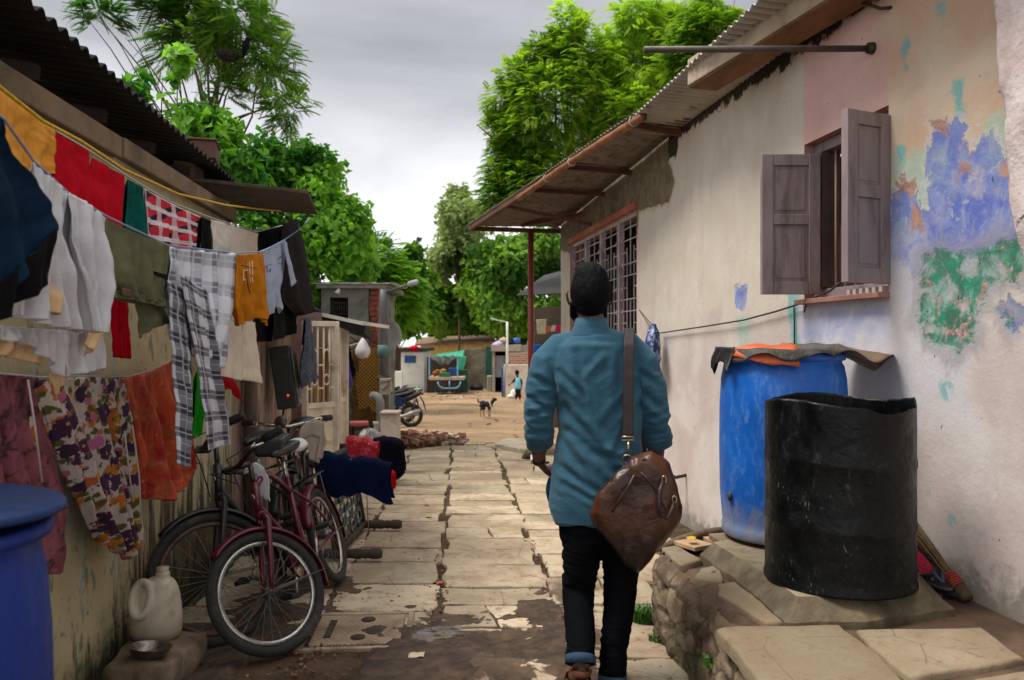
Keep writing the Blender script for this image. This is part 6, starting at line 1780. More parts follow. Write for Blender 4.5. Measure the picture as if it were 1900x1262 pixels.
# ================================================================ COT ON ITS SIDE, WITH WASHING
def cot():
 root = empty('charpai_cot', (-1.15, 5.75, gz(5.7)), 'string cot stood on its side, its turned legs pointing into the lane', 'cot')
 WOOD = M('cot_wood', srgb(62, 50, 40), 0.8, 0.3, 10, 0.3, dirt=srgb(36, 30, 26))
 y0, y1 = 5.28, 6.22
 zb = lambda y: gz(y) + 0.055
 def pt(y, t, x=0): return Vector((-1.16 - 0.10 * t + x, y, zb(y) + 0.60 * t))
 m = MB(); m.tube([pt(y0, 0), pt(y1, 0)], 0.026, 10); m.build('rail', WOOD, root)
 m = MB(); m.tube([pt(y0, 1), pt(y1, 1)], 0.026, 10); m.build('rail', WOOD, root)
 for y in (y0, y1):
  m = MB(); m.tube([pt(y, 0), pt(y, 1)], 0.024, 10); m.build('rail', WOOD, root)
  for t in (0, 1):
   m = MB(); a = pt(y, t, -0.08); d = Vector((1, 0, 0.10 * (0 if t else 0)))
   xs = [0, 0.05, 0.09, 0.11, 0.13, 0.17, 0.22, 0.25, 0.27, 0.29, 0.32, 0.36, 0.38]
   rr = [0.030, 0.034, 0.034, 0.028, 0.034, 0.030, 0.036, 0.028, 0.034, 0.028, 0.036, 0.034, 0.026]
   m.tube([a + d * x for x in xs], rr, 14); m.build('leg', WOOD, root)
 WB = MB()
 for i in range(7):
  t = 0.08 + 0.84 * i / 6
  WB.grid([[pt(y0 + (y1 - y0) * k / 24, t + s, 0.006 * math.sin(k * 1.3 + i * math.pi)) for s in (-0.032, 0.032)] for k in range(25)])
 WB.build('webbing', M('grey_webbing', srgb(84, 84, 84), 0.8, 0.25, 40, 0.2, dirt=srgb(50, 48, 46)), root, solid=0.003)
 WB = MB()
 for i in range(8):
  y = y0 + (y1 - y0) * (0.06 + 0.88 * i / 7)
  WB.grid([[pt(y + s, k / 20, 0.007 * math.sin(k * 1.5 + i * math.pi) + 0.004) for s in (-0.03, 0.03)] for k in range(21)])
 t = NT('striped_webbing'); z = t.xyz()[2]
 f = t.math('FRACT', t.math('MULTIPLY', z, 14));
 t.color(t.mix(t.step(f, 0.45, 0.55), srgb(34, 44, 70), t.mix(t.step(f, 0.7, 0.75), srgb(120, 116, 96), srgb(60, 80, 64)))).rough(0.8)
 WB.build('webbing', t.m, root, solid=0.003)
 def drape(name, y, x0, x1, z, hang_n, hang_f, mat, label, seed, w=0.05, cat='trousers', slope=0.0):
  rows = []
  for i in range(36):
   x = x0 + (x1 - x0) * i / 35; row = []
   L = hang_n + w * 2 + hang_f
   for k in range(41):
    s = k / 40 * L
    zz = z + slope * (i / 35)
    if s < hang_n: p = Vector((x, y - w - 0.012 * (hang_n - s) / hang_n, zz - (hang_n - s)))
    elif s < hang_n + 2 * w:
     a = math.pi * (s - hang_n) / (2 * w); p = Vector((x, y - w * math.cos(a), zz + w * 0.6 * math.sin(a)))
    else: p = Vector((x, y + w, zz - (s - hang_n - 2 * w)))
    dd = abs(s - hang_n - w) / L
    if s < hang_n: p.z = zz - (hang_n - s) * (0.72 + 0.5 * noise.noise(Vector((x * 4.5, seed, 1))) + 0.22 * math.sin((x - x0) / (x1 - x0) * 3.0))
    p.z -= 0.05 * abs(noise.noise(Vector((x * 9, seed, 5)))) + 0.03 * ((x - x0) / (x1 - x0)) ** 3
    p += Vector((0.05 * noise.noise(Vector((p.x * 5, p.z * 5, seed))) * dd * 2, 0.045 * noise.noise(Vector((p.x * 7, p.z * 4, seed + 4))) * (0.3 + dd), 0.03 * noise.noise(Vector((p.x * 4, 0, seed + (0 if s < hang_n else 7)))) * dd * 2))
    row.append(p)
   rows.append(row)
  m = MB(); m.grid(rows)
  return tag(m.build(name, mat, solid=0.006), label, cat)
 zt = zb(y0) + 0.60 + 0.05
 drape('navy_trousers', 5.30, -1.30, -0.80, zt, 0.26, 0.22, cloth_mat('navy_cotton', srgb(10, 22, 52), 0.25), 'navy blue trousers thrown over the near upper leg of the cot', 3, 0.055, slope=-0.05)
 zt = zb(y1) + 0.60 + 0.05
 drape('black_trousers', 6.24, -1.08, -0.855, zt, 0.30, 0.2, cloth_mat('black_navy_cotton', srgb(14, 16, 26), 0.3), 'black trousers hanging over the far upper leg of the cot', 8, 0.06)
 drape('red_shirt', 6.10, -1.26, -1.02, zt + 0.02, 0.26, 0.2, print_mat('red_pink_print', srgb(176, 14, 36), srgb(160, 10, 30), srgb(214, 110, 120), 8), 'red and pink shirt hanging beside the black trousers on the cot', 5, 0.06, 'shirt')
 drape('red_rag', 5.42, -0.90, -0.80, zb(y0) + 0.52, 0.14, 0.1, cloth_mat('bright_red_cotton', srgb(178, 10, 30), 0.2), 'scrap of bright red cloth sticking out beyond the navy trousers', 9, 0.045, 'rag')
 a = G(684, 990)
 m = MB(); m.tube([(a.x - 0.0, a.y, gz(a.y)), (a.x - 0.02, a.y - 0.02, gz(a.y) + 0.52)], 0.004, 6)
 tag(m.build('trouser_cord', M('pale_cord', srgb(170, 140, 124), 0.8)), 'thin pale cord hanging from the trousers down to the paving', 'cord')
cot()
# ================================================================ SECOND HUT, GATE, CLUTTER
def second_hut():
 root = empty('hut', (lwx(6.5) - 1, 6.5, gz(6.5)), 'small hut of streaked pinkish plaster beyond the clothes lines', 'hut')
 t = NT('pink_streaked_plaster'); x, y, z = t.xyz()
 n1 = t.noise(4, 6, 0.65, 0.4, sc3=(1, 1, 0.3)); n2 = t.noise(14, 6, 0.7, 0.3, sc3=(1, 1, 0.25))
 c = t.mix(t.step(n1, 0.35, 0.65), srgb(124, 100, 88), srgb(164, 140, 124))
 c = t.mix(t.step(n2, 0.52, 0.66), c, srgb(92, 66, 58))
 c = t.mix(t.math('MULTIPLY', t.step(t.noise(6, 6, 0.7, 0.5, sc3=(1, 1, 0.4)), 0.58, 0.66), 0.8), c, srgb(188, 176, 120))
 c = t.mix(t.math('MULTIPLY', t.step(t.noise(9, 6, 0.7, 0.5), 0.60, 0.68), 0.8), c, srgb(150, 164, 152))
 c = t.mix(t.math('MULTIPLY', t.step(z, 0.35, 0.0), 0.7), c, srgb(60, 50, 40))
 t.color(c).rough(0.95); t.bump(n2, 0.5, 0.02)
 m = MB()
 ya, yb = 5.32, 7.35
 rows = [[LW(y, zz, 0.0) + NLX * (0.012 * noise.noise(Vector((y * 3, zz * 3, 1)))) for zz in np.linspace(-0.25, 1.85, 40)] for y in np.linspace(ya, yb, 50)]
 m.grid(rows); m.build('wall', t.m, root)
 m = MB(); m.box((lwx(7.35) - 1.2, 7.30, 0.8), (2.4, 0.1, 2.1)); m.box((lwx(5.3) - 2.4, 6.4, 0.8), (0.1, 2.0, 2.1)); m.build('side_wall', t.m, root)
 m = MB()
 q_ = (LW(5.25, 1.87, 0.06), LW(8.2, 1.70, 0.16), LW(8.2, 1.9, -1.6), LW(5.25, 2.1, -1.6))
 m.hull8(q_, [p + Vector((0, 0, 0.02)) for p in q_])
 rf = m.build('roof', CORRD, root)
 m = MB()
 for i in range(14):
  y = 7.5 + i * 0.05
 a, b = P(598, 584, 8.15), P(676, 601, 8.15)
 m.beam(a, b, 0.05, 0.035); m.build('eave_edge', M('white_edge', srgb(206, 200, 186), 0.7, 0.12), rf)
 m = MB(); m.hull8([a + Vector((0, -0.02, -0.02)), b + Vector((0.02, -0.02, -0.02)), b + Vector((0.02, 0.5, -0.10)), a + Vector((0, 0.5, -0.10))], [p for p in (a + Vector((0, -0.02, -0.075)), b + Vector((0.0, -0.02, -0.095)), b + Vector((0.0, 0.5, -0.17)), a + Vector((0, 0.5, -0.13)))])
 m.build('eave_fascia', CORRD, rf)
 m = MB(); m.beam(P(670, 599, 8.3), P(722, 607, 8.3), 0.03, 0.035); m.build('batten', M('pale_batten', srgb(214, 204, 186), 0.8, 0.15), rf)
 m = MB(); p0 = LW(5.55, 0.2, 0.05)
 m.tube([LW(5.62, -0.1, 0.06), LW(5.6, 0.7, 0.07), LW(5.58, 1.25, 0.06)], [0.05, 0.055, 0.04], 12)
 for v in m.v: v += Vector((noise.noise(v * 12), noise.noise(v * 12 + Vector((4, 0, 0))), 0)) * 0.015
 m.build('corner_post', M('split_wood', srgb(96, 80, 68), 0.9, 0.35, 9, 0.5, stretch=(4, 4, 0.5)), root)
second_hut()
def cabinet():
 c = LWp(530, 700, 0.14)
 rot = Matrix.Rotation(R(-8), 3, 'Y') @ Matrix.Rotation(R(4), 3, 'Z')
 root = empty('metal_case', c, 'tall dark green metal case hung on the streaked wall under the jacket', 'case')
 G_ = M('case_green', srgb(46, 47, 38), 0.5, 0.25, 8, 0.15, dirt=srgb(26, 25, 22))
 m = MB(); m.box(c, (0.16, 0.20, 0.50), rot=rot); b = m.build('case_body', G_, root, bevel=0.012)
 m = MB(); m.box(c + rot @ Vector((0.088, 0, 0.0)), (0.014, 0.15, 0.44), rot=rot); m.build('case_door', M('case_trim', srgb(110, 104, 94), 0.5, 0.2), root, bevel=0.004)
 for z in (-0.12, 0.10):
  m = MB(); m.box(c + rot @ Vector((0.0965, 0, z)), (0.004, 0.09, 0.14), rot=rot); m.build('case_slot', BLACKP, root)
 m = MB(); m.tube([c + rot @ Vector((-0.05, 0, -0.25)), c + rot @ Vector((-0.09, -0.02, -0.40)), c + rot @ Vector((-0.12, 0, -0.5))], 0.008, 6); m.build('case_strap', GRIPM, root)
 t = NT('red_light'); t.color(srgb(180, 20, 16)).rough(0.3); t.p.inputs['Emission Color'].default_value = (1, 0.05, 0.03, 1); t.p.inputs['Emission Strength'].default_value = 0.5
 m = MB(); m.ball(LWp(532, 733, 0.25) + Vector((0.02, -0.04, 0)), 0.009, 10, 8); m.build('indicator_light', t.m, root)
cabinet()
def gate():
 WH = M('gate_white', srgb(214, 200, 180), 0.6, 0.12, 9, 0.1, dirt=srgb(150, 104, 76), dirt_amt=0.28)
 H, F = P(566, 605, 7.45), P(622, 598, 7.75)
 root = empty('steel_gate', (H.x, H.y, gz(7.5)), 'white painted steel gate with arched bars above a sheet panel, standing open', 'gate')
 def leaf(H, F, ztop, n, name):
  H, F = Vector((H.x, H.y, 0)), Vector((F.x, F.y, 0)); d = F - H
  zb, zm = gz(7.5) + 0.06, 0.80
  at = lambda s, z: H + d * s + Vector((0, 0, z))
  m = MB()
  for s, w in ((0, 0.05), (1, 0.07)): m.beam(at(s, zb), at(s, ztop), w, 0.05, up=(0, 1, 0))
  for z in (zb + 0.02, zm, ztop - 0.025): m.beam(at(0.05, z), at(0.95, z), 0.04, 0.05)
  g = m.build(name, WH, root, bevel=0.003)
  m = MB()
  for i in range(1, n):
   m.tube([at(i / n, zm), at(i / n, ztop - 0.03)], 0.011, 8)
  for i in range(n):
   if n > 2 and i % 2 == 1:
    a, b = i / n, (i + 1) / n
    for zz, sg in ((ztop - 0.34, 1), (zm + 0.26, -1), (zm + 0.22, 1), (zm + 0.05, -1)):
     m.tube([at(a + (b - a) * (0.5 - 0.5 * math.cos(u)), zz + sg * 0.07 * math.sin(u)) for u in np.linspace(0, math.pi, 9)], 0.008, 6)
   elif n > 2:
    for zz in (ztop - 0.42, zm + 0.16): m.tube([at(i / n, zz), at((i + 1) / n, zz)], 0.010, 6)
  m.build('gate_bars', WH, g)
  m = MB(); m.hull8([at(0.06, zb + 0.04), at(0.94, zb + 0.04), at(0.94, zb + 0.04) + Vector((0, 0.012, 0)), at(0.06, zb + 0.04) + Vector((0, 0.012, 0))], [at(0.06, zm - 0.02), at(0.94, zm - 0.02), at(0.94, zm - 0.02) + Vector((0, 0.012, 0)), at(0.06, zm - 0.02) + Vector((0, 0.012, 0))])
  m.build('sheet_panel', WH, g)
  for z in (zb + 0.2, zb + 0.5):
   m = MB(); m.beam(at(0.12, z) - Vector((0, 0.01, 0)), at(0.88, z) - Vector((0, 0.01, 0)), 0.02, 0.03)
   m.build('panel_rib', WH, g)
 leaf(H, F, 1.60, 5, 'gate_leaf')
 leaf(P(628, 605, 8.2), P(640, 603, 8.35), 1.57, 2, 'gate_leaf')
gate()
def behind_gate():
 m = MB(); m.box((-3.1, 10.6, 0.7), (1.3, 0.12, 2.2)); m.box((-3.0, 9.0, 0.7), (0.12, 3.2, 2.1))
 tag(m.build('yard_wall', M('pink_brown_plaster', srgb(128, 100, 88), 0.95, 0.2, 3, 0.4, dirt=srgb(72, 56, 46))), 'dull pink plastered wall enclosing the yard behind the white gate', 'wall')
 pj = lambda Y: (lambda px, py, o: P(px, py, Y - o))
 cloth('brown_cloth', [(596, 640), (606, 640)], [(596, 640), (594, 700), (596, 756)], [(606, 640), (606, 700), (607, 752)], [(596, 758), (607, 754)], 0, cloth_mat('ochre_brown', srgb(140, 92, 34), 0.3), seed=61, folds=2, amp=0.02, flap=0.05, label='ochre brown cloth hanging behind the bars of the white gate', cat='cloth', proj=pj(8.6))
 cloth('green_curtain', [(606, 650), (620, 650)], [(606, 650), (608, 760)], [(620, 650), (620, 760)], [(608, 762), (620, 762)], 0, cloth_mat('dull_green', srgb(84, 96, 36), 0.3), seed=62, folds=2, amp=0.02, flap=0.05, label='dull green curtain behind the far bars of the white gate', cat='curtain', proj=pj(8.9))
 cloth('yellow_cloth', [(578, 720), (592, 716)], [(578, 720), (584, 752)], [(592, 716), (594, 750)], [(584, 753), (594, 752)], 0, cloth_mat('pale_yellow', srgb(200, 170, 100), 0.2), seed=63, folds=2, amp=0.02, flap=0.05, label='pale yellow cloth low behind the white gate', cat='cloth', proj=pj(8.4))
 cloth('purple_cloth', [(636, 656), (644, 652)], [(636, 656), (636, 700), (638, 726)], [(644, 652), (650, 690), (653, 712)], [(638, 727), (646, 722), (653, 713)], 0, cloth_mat('violet_cotton', srgb(104, 78, 170), 0.15), seed=64, folds=1.5, amp=0.02, flap=0.05, label='violet cloth hanging just past the white gate', cat='cloth', proj=pj(8.8))
 cloth('black_cloth', [(638, 644), (648, 640)], [(638, 644), (636, 700), (640, 742)], [(648, 640), (656, 670), (660, 694)], [(640, 744), (650, 716), (660, 695)], 0, cloth_mat('black_cotton', srgb(14, 13, 15), 0.3), seed=65, folds=1.5, amp=0.02, flap=0.05, label='black cloth hanging behind the violet one', cat='cloth', proj=pj(8.95))
 m = MB(); m.tube([P(560, 648, 8.3), P(640, 644, 8.9), P(668, 636, 9.6)], 0.006, 6)
 tag(m.build('clothes_line', M('line_pale', srgb(186, 184, 178), 0.6, 0.1)), 'short line stretched behind the white gate carrying dark cloths', 'line')
 m = MB(); c = P(673, 648, 9.3);
 m.lathe([(0.0, 0.13), (0.015, 0.125), (0.045, 0.07), (0.08, 0.0), (0.085, -0.05), (0.06, -0.10), (0, -0.11)], c, 24, wob=lambda t, z: 0.12 * math.sin(4 * t + z * 20), caps=False)
 m.tube([c + Vector((0, 0, 0.12)), c + Vector((-0.03, 0, 0.2))], 0.006, 6)
 tag(m.build('white_bag', M('thin_white_plastic', srgb(208, 200, 200), 0.4, 0.08, 10, 0.3)), 'full white carrier bag hung from a stick past the gate', 'plastic bag')
 m = MB()
 for a, b, r in (((650, 625), (672, 644), 0.012), ((655, 660), (668, 612), 0.010), ((640, 640), (680, 628), 0.010), ((646, 650), (676, 640), 0.014), ((662, 650), (664, 690), 0.015)):
  m.tube([P(*a, 9.5), (P(*a, 9.5) + P(*b, 9.6)) / 2 + Vector((0.01, 0, 0.012)), P(*b, 9.6)], r, 6)
 tag(m.build('stick_bundle', M('stick_bark', srgb(90, 60, 40), 0.9, 0.3, 20, 0.3)), 'jumble of dry sticks and brush stacked past the gate', 'sticks')
behind_gate()
def hut_block():
 Y = 11.6
 root = empty('hut', (-2.3, Y + 0.8, gz(Y)), 'square hut of weathered grey concrete with a dark window and brick edge', 'hut')
 CB = M('mouldy_concrete', srgb(122, 122, 112), 0.95, 0.25, 3, 0.4, dirt=srgb(58, 58, 52), dirt_amt=0.5, dscale=2.2)
 x0, x1, z1 = P(596, 0, Y).x, P(684, 0, Y).x, P(0, 536, Y).z
 wa, wb, za, zb = P(612, 0, Y).x, P(646, 0, Y).x, P(0, 592, Y).z, P(0, 552, Y).z
 m = MB(); zg = gz(Y) - 0.1
 def slab(xa, xb, z0, z1_): m.box(((xa + xb) / 2, Y + 0.07, (z0 + z1_) / 2), (xb - xa, 0.14, z1_ - z0))
 slab(x0, wa, zg, z1); slab(wb, x1, zg, z1); slab(wa, wb, zb, z1); slab(wa, wb, zg, za)
 m.build('wall', CB, root)
 m = MB(); m.box((x1 + 0.05, Y + 1.0, (zg + z1) / 2), (0.1, 1.8, z1 - zg)); m.box((x0 + 0.05, Y + 1.0, (zg + z1) / 2), (0.1, 1.8, z1 - zg)); m.box(((x0 + x1) / 2, Y + 1.9, (zg + z1) / 2), (x1 - x0, 0.1, z1 - zg)); m.build('side_wall', CB, root)
 m = MB(); m.box(((x0 + x1) / 2 + 0.1, Y + 0.9, z1 + 0.04), (x1 - x0 + 0.30, 2.0, 0.075)); m.build('roof', CB, root)
 m = MB(); xb0, xb1 = P(688, 0, Y).x, P(701, 0, Y).x
 r_ = random.Random(3); z = zg
 k = 0
 while z < z1 - 0.02:
  m.box(((xb0 + xb1) / 2 + r_.uniform(-0.012, 0.012), Y + 0.05 + r_.uniform(-0.01, 0.01), z + 0.035), (xb1 - xb0, 0.20, 0.066), r_.uniform(-0.04, 0.04)); z += 0.074
 m.build('brick_edge', M('old_brick', srgb(134, 66, 50), 0.9, 0.3, 9, 0.4, dirt=srgb(92, 62, 50)), root, bevel=0.004)
 m = MB(); m.box(((x1 + xb0) / 2, Y + 0.10, (zg + z1) / 2), (abs(xb0 - x1), 0.08, z1 - zg)); m.build('mortar_strip', M('mortar', srgb(156, 142, 118), 0.95, 0.25, 10, 0.5, dirt=srgb(60, 50, 42)), root)
 m = MB()
 for i in range(9): m.tube([Vector((wa + (wb - wa) * i / 8, Y + 0.05, za)), Vector((wa + (wb - wa) * i / 8, Y + 0.05, zb))], 0.006, 5)
 for i in range(5): m.tube([Vector((wa, Y + 0.05, za + (zb - za) * i / 4)), Vector((wb, Y + 0.05, za + (zb - za) * i / 4))], 0.005, 5)
 m.build('window_grille', DARKIRON, root)
 m = MB(); rows = []
 for i in range(24):
  rows.append([Vector((x0 - 0.1 + (x1 - x0 + 0.45) * i / 23, Y - 0.12 + 1.6 * k / 5, z1 + 0.10 + 0.02 * noise.noise(Vector((i * 0.5, k * 0.7, 2))) - (0.03 if k == 0 else 0))) for k in range(6)])
 m.grid(rows); tag(m.build('roof_sheet', M('white_sheet', srgb(196, 196, 198), 0.5, 0.1, 5, 0.2), solid=0.004), 'white plastic sheet spread over the roof of the concrete hut', 'sheet')
 m = MB(); c = P(685, 529, Y); m.ball(c, (0.20, 0.1, 0.03), 16, 8)
 for v in m.v: v += Vector((0, 0, 0.03 * noise.noise(v * 9)))
 tag(m.build('red_cloth', cloth_mat('crimson_cotton', srgb(168, 8, 30))), 'red cloth lying on the edge of the concrete hut roof', 'cloth')
 c = P(627, 542, Y - 0.1); m = MB(); m.lathe([(0.01, 0.05), (0.02, 0.03), (0.045, -0.02), (0.04, -0.02), (0.0, 0.0)], c, 18, Matrix.Rotation(R(25), 3, 'Y'), caps=False); m.tube([c + Vector((0, 0, 0.04)), c + Vector((0, 0.1, 0.12))], 0.006, 6)
 tag(m.build('lamp_shade', M('white_enamel', srgb(206, 200, 190), 0.4)), 'small white lamp shade under the eave of the concrete hut', 'lamp')
 t = NT('yellow_net'); vv = t.tc.outputs['Object']
 rot = t.n.new('ShaderNodeMapping'); rot.inputs['Rotation'].default_value = (0, R(45), 0); t.l.new(vv, rot.inputs[0])
 a = t.xyz(rot.outputs[0])
 g = t.math('MINIMUM', t.math('ABSOLUTE', t.math('SUBTRACT', t.math('FRACT', t.math('MULTIPLY', a[0], 26)), 0.5)), t.math('ABSOLUTE', t.math('SUBTRACT', t.math('FRACT', t.math('MULTIPLY', a[2], 26)), 0.5)))
 tr = t.n.new('ShaderNodeBsdfTransparent'); mx = t.n.new('ShaderNodeMixShader')
 t.l.new(t.step(g, 0.18, 0.14), mx.inputs[0]); t.l.new(tr.outputs[0], mx.inputs[1]); t.l.new(t.p.outputs[0], mx.inputs[2]); t.l.new(mx.outputs[0], t.out.inputs[0])
 t.color(t.mix(t.noise(6, 3), srgb(176, 120, 22), srgb(120, 90, 26))).rough(0.7)
 pj = lambda px, py, o: P(px, py, 11.3 - o)
 cloth('fishing_net', [(663, 656), (690, 648), (703, 640)], [(663, 656), (664, 720), (668, 760)], [(703, 640), (704, 720), (700, 768)], [(668, 760), (684, 752), (700, 768)], 0, t.m, seed=66, folds=5, amp=0.05, flap=0, label='yellow net draped down the front of the concrete hut', cat='net', proj=pj, thick=0.0)
 cloth('sacking', [(655, 650), (685, 655), (704, 650)], [(655, 650), (652, 720), (655, 800)], [(704, 650), (703, 720), (700, 790)], [(655, 800), (700, 792)], 0, cloth_mat('dark_sacking', srgb(84, 66, 36), 0.4), seed=67, folds=5, amp=0.06, flap=0, label='brown sacking hung under the yellow net on the hut', cat='sacking', proj=lambda px, py, o: P(px, py, 11.5 - o))
hut_block()
def pole_and_pillar():
 Y = 11.0
 b = P(712, 0, Y)
 GAL = M('galvanised_pole', srgb(108, 106, 102), 0.5, 0.2, 6, 0.1, metal=0.4)
 root = empty('street_lamp', (b.x, Y, gz(Y)), 'grey street lamp pole with a long arm beside the concrete hut', 'street lamp')
 m = MB(); m.tube([(b.x, Y, gz(Y) - 0.1), (b.x, Y, P(0, 575, Y).z), (b.x, Y, P(0, 537, Y).z)], [0.075, 0.068, 0.06], 14); m.build('pole', GAL, root)
 m = MB(); a, e = P(716, 543, Y), P(757, 528, Y - 0.3); m.tube([a, e], 0.018, 8); m.build('arm', GAL, root)
 m = MB(); d = (P(776, 522, Y - 0.4) - e); m.tube([e, e + d * 0.15, e + d * 0.9, e + d], [0.02, 0.04, 0.035, 0.012], 10, side=(0, 1, 0)); m.build('lamp_head', M('lamp_white', srgb(186, 188, 186), 0.4), root)
 m = MB(); m.tube([(b.x, Y, P(0, 662, Y).z), (b.x, Y, P(0, 640, Y).z)], 0.085, 12); m.build('wrapping', M('green_wrap', srgb(92, 132, 122), 0.6, 0.25, 14, 0.3), root)
 m = MB()
 m.tube([(b.x, Y - 0.09, P(0, 708, Y).z), (b.x + 0.02, Y - 0.09, P(0, 698, Y).z)], 0.09, 12); m.build('cable_clamp', DARKIRON, root)
 c = P(716, 717, Y - 0.16)
 box = empty('meter_box', c - Vector((0, 0, 0.13)), 'cream meter box marked AMP strapped to the lamp pole', 'meter box')
 m = MB(); m.box(c, (0.16, 0.10, 0.22), 0.05); m.build('box_body', M('meter_cream', srgb(196, 186, 164), 0.6, 0.12, 12, 0.1, dirt=srgb(140, 122, 100)), box, bevel=0.006)
 m = MB()
 for s in (-1, 1):
  for z in (0.09, -0.09): m.box(c + Vector((0.085 * s, -0.03, z)), (0.02, 0.03, 0.03))
 m.build('box_lug', DARKIRON, box)
 cu = bpy.data.curves.new('lettering', 'FONT'); cu.body = 'AMP'; cu.size = 0.068; cu.extrude = 0.001; cu.align_x = 'CENTER'
 to = bpy.data.objects.new('lettering', cu); COL.objects.link(to); to.location = c + Vector((0.0, -0.053, 0.035)); to.rotation_euler = (R(90), 0, R(2.9))
 dg = bpy.context.evaluated_depsgraph_get(); me = bpy.data.meshes.new_from_object(to.evaluated_get(dg)); loc_, rot_ = to.location.copy(), to.rotation_euler.copy(); bpy.data.objects.remove(to)
 to = bpy.data.objects.new('lettering', me); COL.objects.link(to); to.location = loc_; to.rotation_euler = rot_
 me.materials.clear(); me.materials.append(DARKIRON); set_parent(to, box)
 m = MB(); m.beam(c + Vector((-0.04, -0.054, -0.05)), c + Vector((0.05, -0.054, 0.015)), 0.004, 0.03); m.build('faded_mark', M('faded_mark', srgb(120, 112, 104), 0.7), box)
 dc = P(712, 622, 12.6)
 d = empty('satellite_dish', dc, 'grey satellite dish half hidden by the lamp pole', 'satellite dish')
 m = MB(); m.lathe([(0.0, 0.0), (0.12, 0.012), (0.22, 0.045), (0.27, 0.075), (0.275, 0.07), (0.22, 0.035), (0.12, 0.0), (0, -0.012)], dc, 32, Matrix.Rotation(R(70), 3, 'X') @ Matrix.Rotation(R(20), 3, 'Y'), caps=False); m.build('reflector', M('dish_grey', srgb(150, 148, 142), 0.5, 0.12), d)
 m = MB(); m.tube([dc, dc + Vector((0, 0.2, -0.1)), dc + Vector((0, 0.2, -0.5))], 0.02, 8); m.build('bracket', DARKIRON, d)
 q = P(703, 770, 10.4)
 m = MB(); z0 = gz(10.4); top = P(0, 735, 10.4).z
 m.tube([(q.x - 0.10, 10.5, top), (q.x - 0.05, 10.45, top), (q.x + 0.0, 10.4, top - 0.02), (q.x + 0.02, 10.4, top - 0.08), (q.x + 0.02, 10.4, z0)], 0.055, 14)
 tag(m.build('drain_pipe', M('grey_pvc', srgb(132, 132, 124), 0.5, 0.12)), 'grey plastic drain pipe with an elbow behind the white gate pillar', 'pipe')
 Yp = 9.3; a, b2_ = P(706, 0, Yp), P(738, 0, Yp)
 zt = P(0, 769, Yp).z; pr = empty('gate_pillar', ((a.x + b2_.x) / 2, Yp, gz(Yp)), 'short whitewashed square pillar at the edge of the paving', 'pillar')
 WP = M('pillar_white', srgb(206, 192, 180), 0.85, 0.08, 6, 0.2, dirt=srgb(164, 144, 126), dirt_amt=0.3)
 m = MB(); m.box(((a.x + b2_.x) / 2, Yp + 0.12, (zt + gz(Yp) - 0.1) / 2), (b2_.x - a.x, 0.24, zt - gz(Yp) + 0.1)); m.build('shaft', WP, pr, bevel=0.008)
 m = MB(); m.box(((a.x + b2_.x) / 2, Yp + 0.12, zt + 0.016), (b2_.x - a.x + 0.02, 0.27, 0.03)); m.build('cap', WP, pr, bevel=0.01)
 c = P(666, 786, 8.6)
 st = empty('red_stool', (c.x, 8.6, gz(8.6)), 'faded red plastic stool beyond the cot', 'stool')
 RD = M('faded_red_plastic', srgb(176, 80, 84), 0.5, 0.12)
 m = MB(); m.box((c.x, 8.6, c.z), (0.20, 0.2, 0.045), 0.2); m.build('seat', RD, st, bevel=0.012)
 for sx in (-1, 1):
  for sy in (-1, 1):
   m = MB(); m.beam((c.x + 0.075 * sx, 8.6 + 0.075 * sy, c.z - 0.02), (c.x + 0.10 * sx, 8.6 + 0.10 * sy, gz(8.6)), 0.03, 0.03, up=(0, 1, 0)); m.build('leg', DARKIRON, st)
 m = MB(); c = P(688, 812, 8.5); m.ball(c, (0.13, 0.12, 0.10), 20, 14)
 for v in m.v: v += Vector((noise.noise(v * 11), noise.noise(v * 12), noise.noise(v * 13))) * 0.04
 t = M('clear_film', srgb(150, 146, 142), 0.25, 0.25, 14, 0.5, spec=0.8)
 tag(m.build('plastic_bundle', t), 'bundle of grey plastic film beside the red stool', 'bundle')
 m = MB(); q = P(690, 840, 8.5)
 m.box((q.x - 0.15, 8.7, (gz(8.7) + 0.38) / 2 - 0.02), (0.5, 0.35, 0.38 - gz(8.7)), 0.1)
 tag(m.build('dark_crate', M('crate_dark', srgb(48, 40, 36), 0.9, 0.35, 9, 0.4), bevel=0.01), 'dark crate under the plastic bundle behind the draped cot', 'crate')
 m = MB(); m.beam(P(640, 815, 8.4), P(720, 826, 8.3), 0.03, 0.04)
 tag(m.build('timber_batten', M('pale_batten', srgb(214, 204, 186), 0.8, 0.15)), 'pale wooden batten lying across behind the draped cot', 'batten')
 m = MB();
 rows = [[P(692 + 10 * i / 5 + 2 * math.sin(k), 782 + 46 * k / 8, 8.95) for i in range(6)] for k in range(9)]
 m.grid(rows); tag(m.build('white_sack', M('woven_sack', srgb(176, 166, 150), 0.8, 0.15, 30, 0.2), solid=0.03), 'white woven sack standing against the pillar', 'sack')
pole_and_pillar()
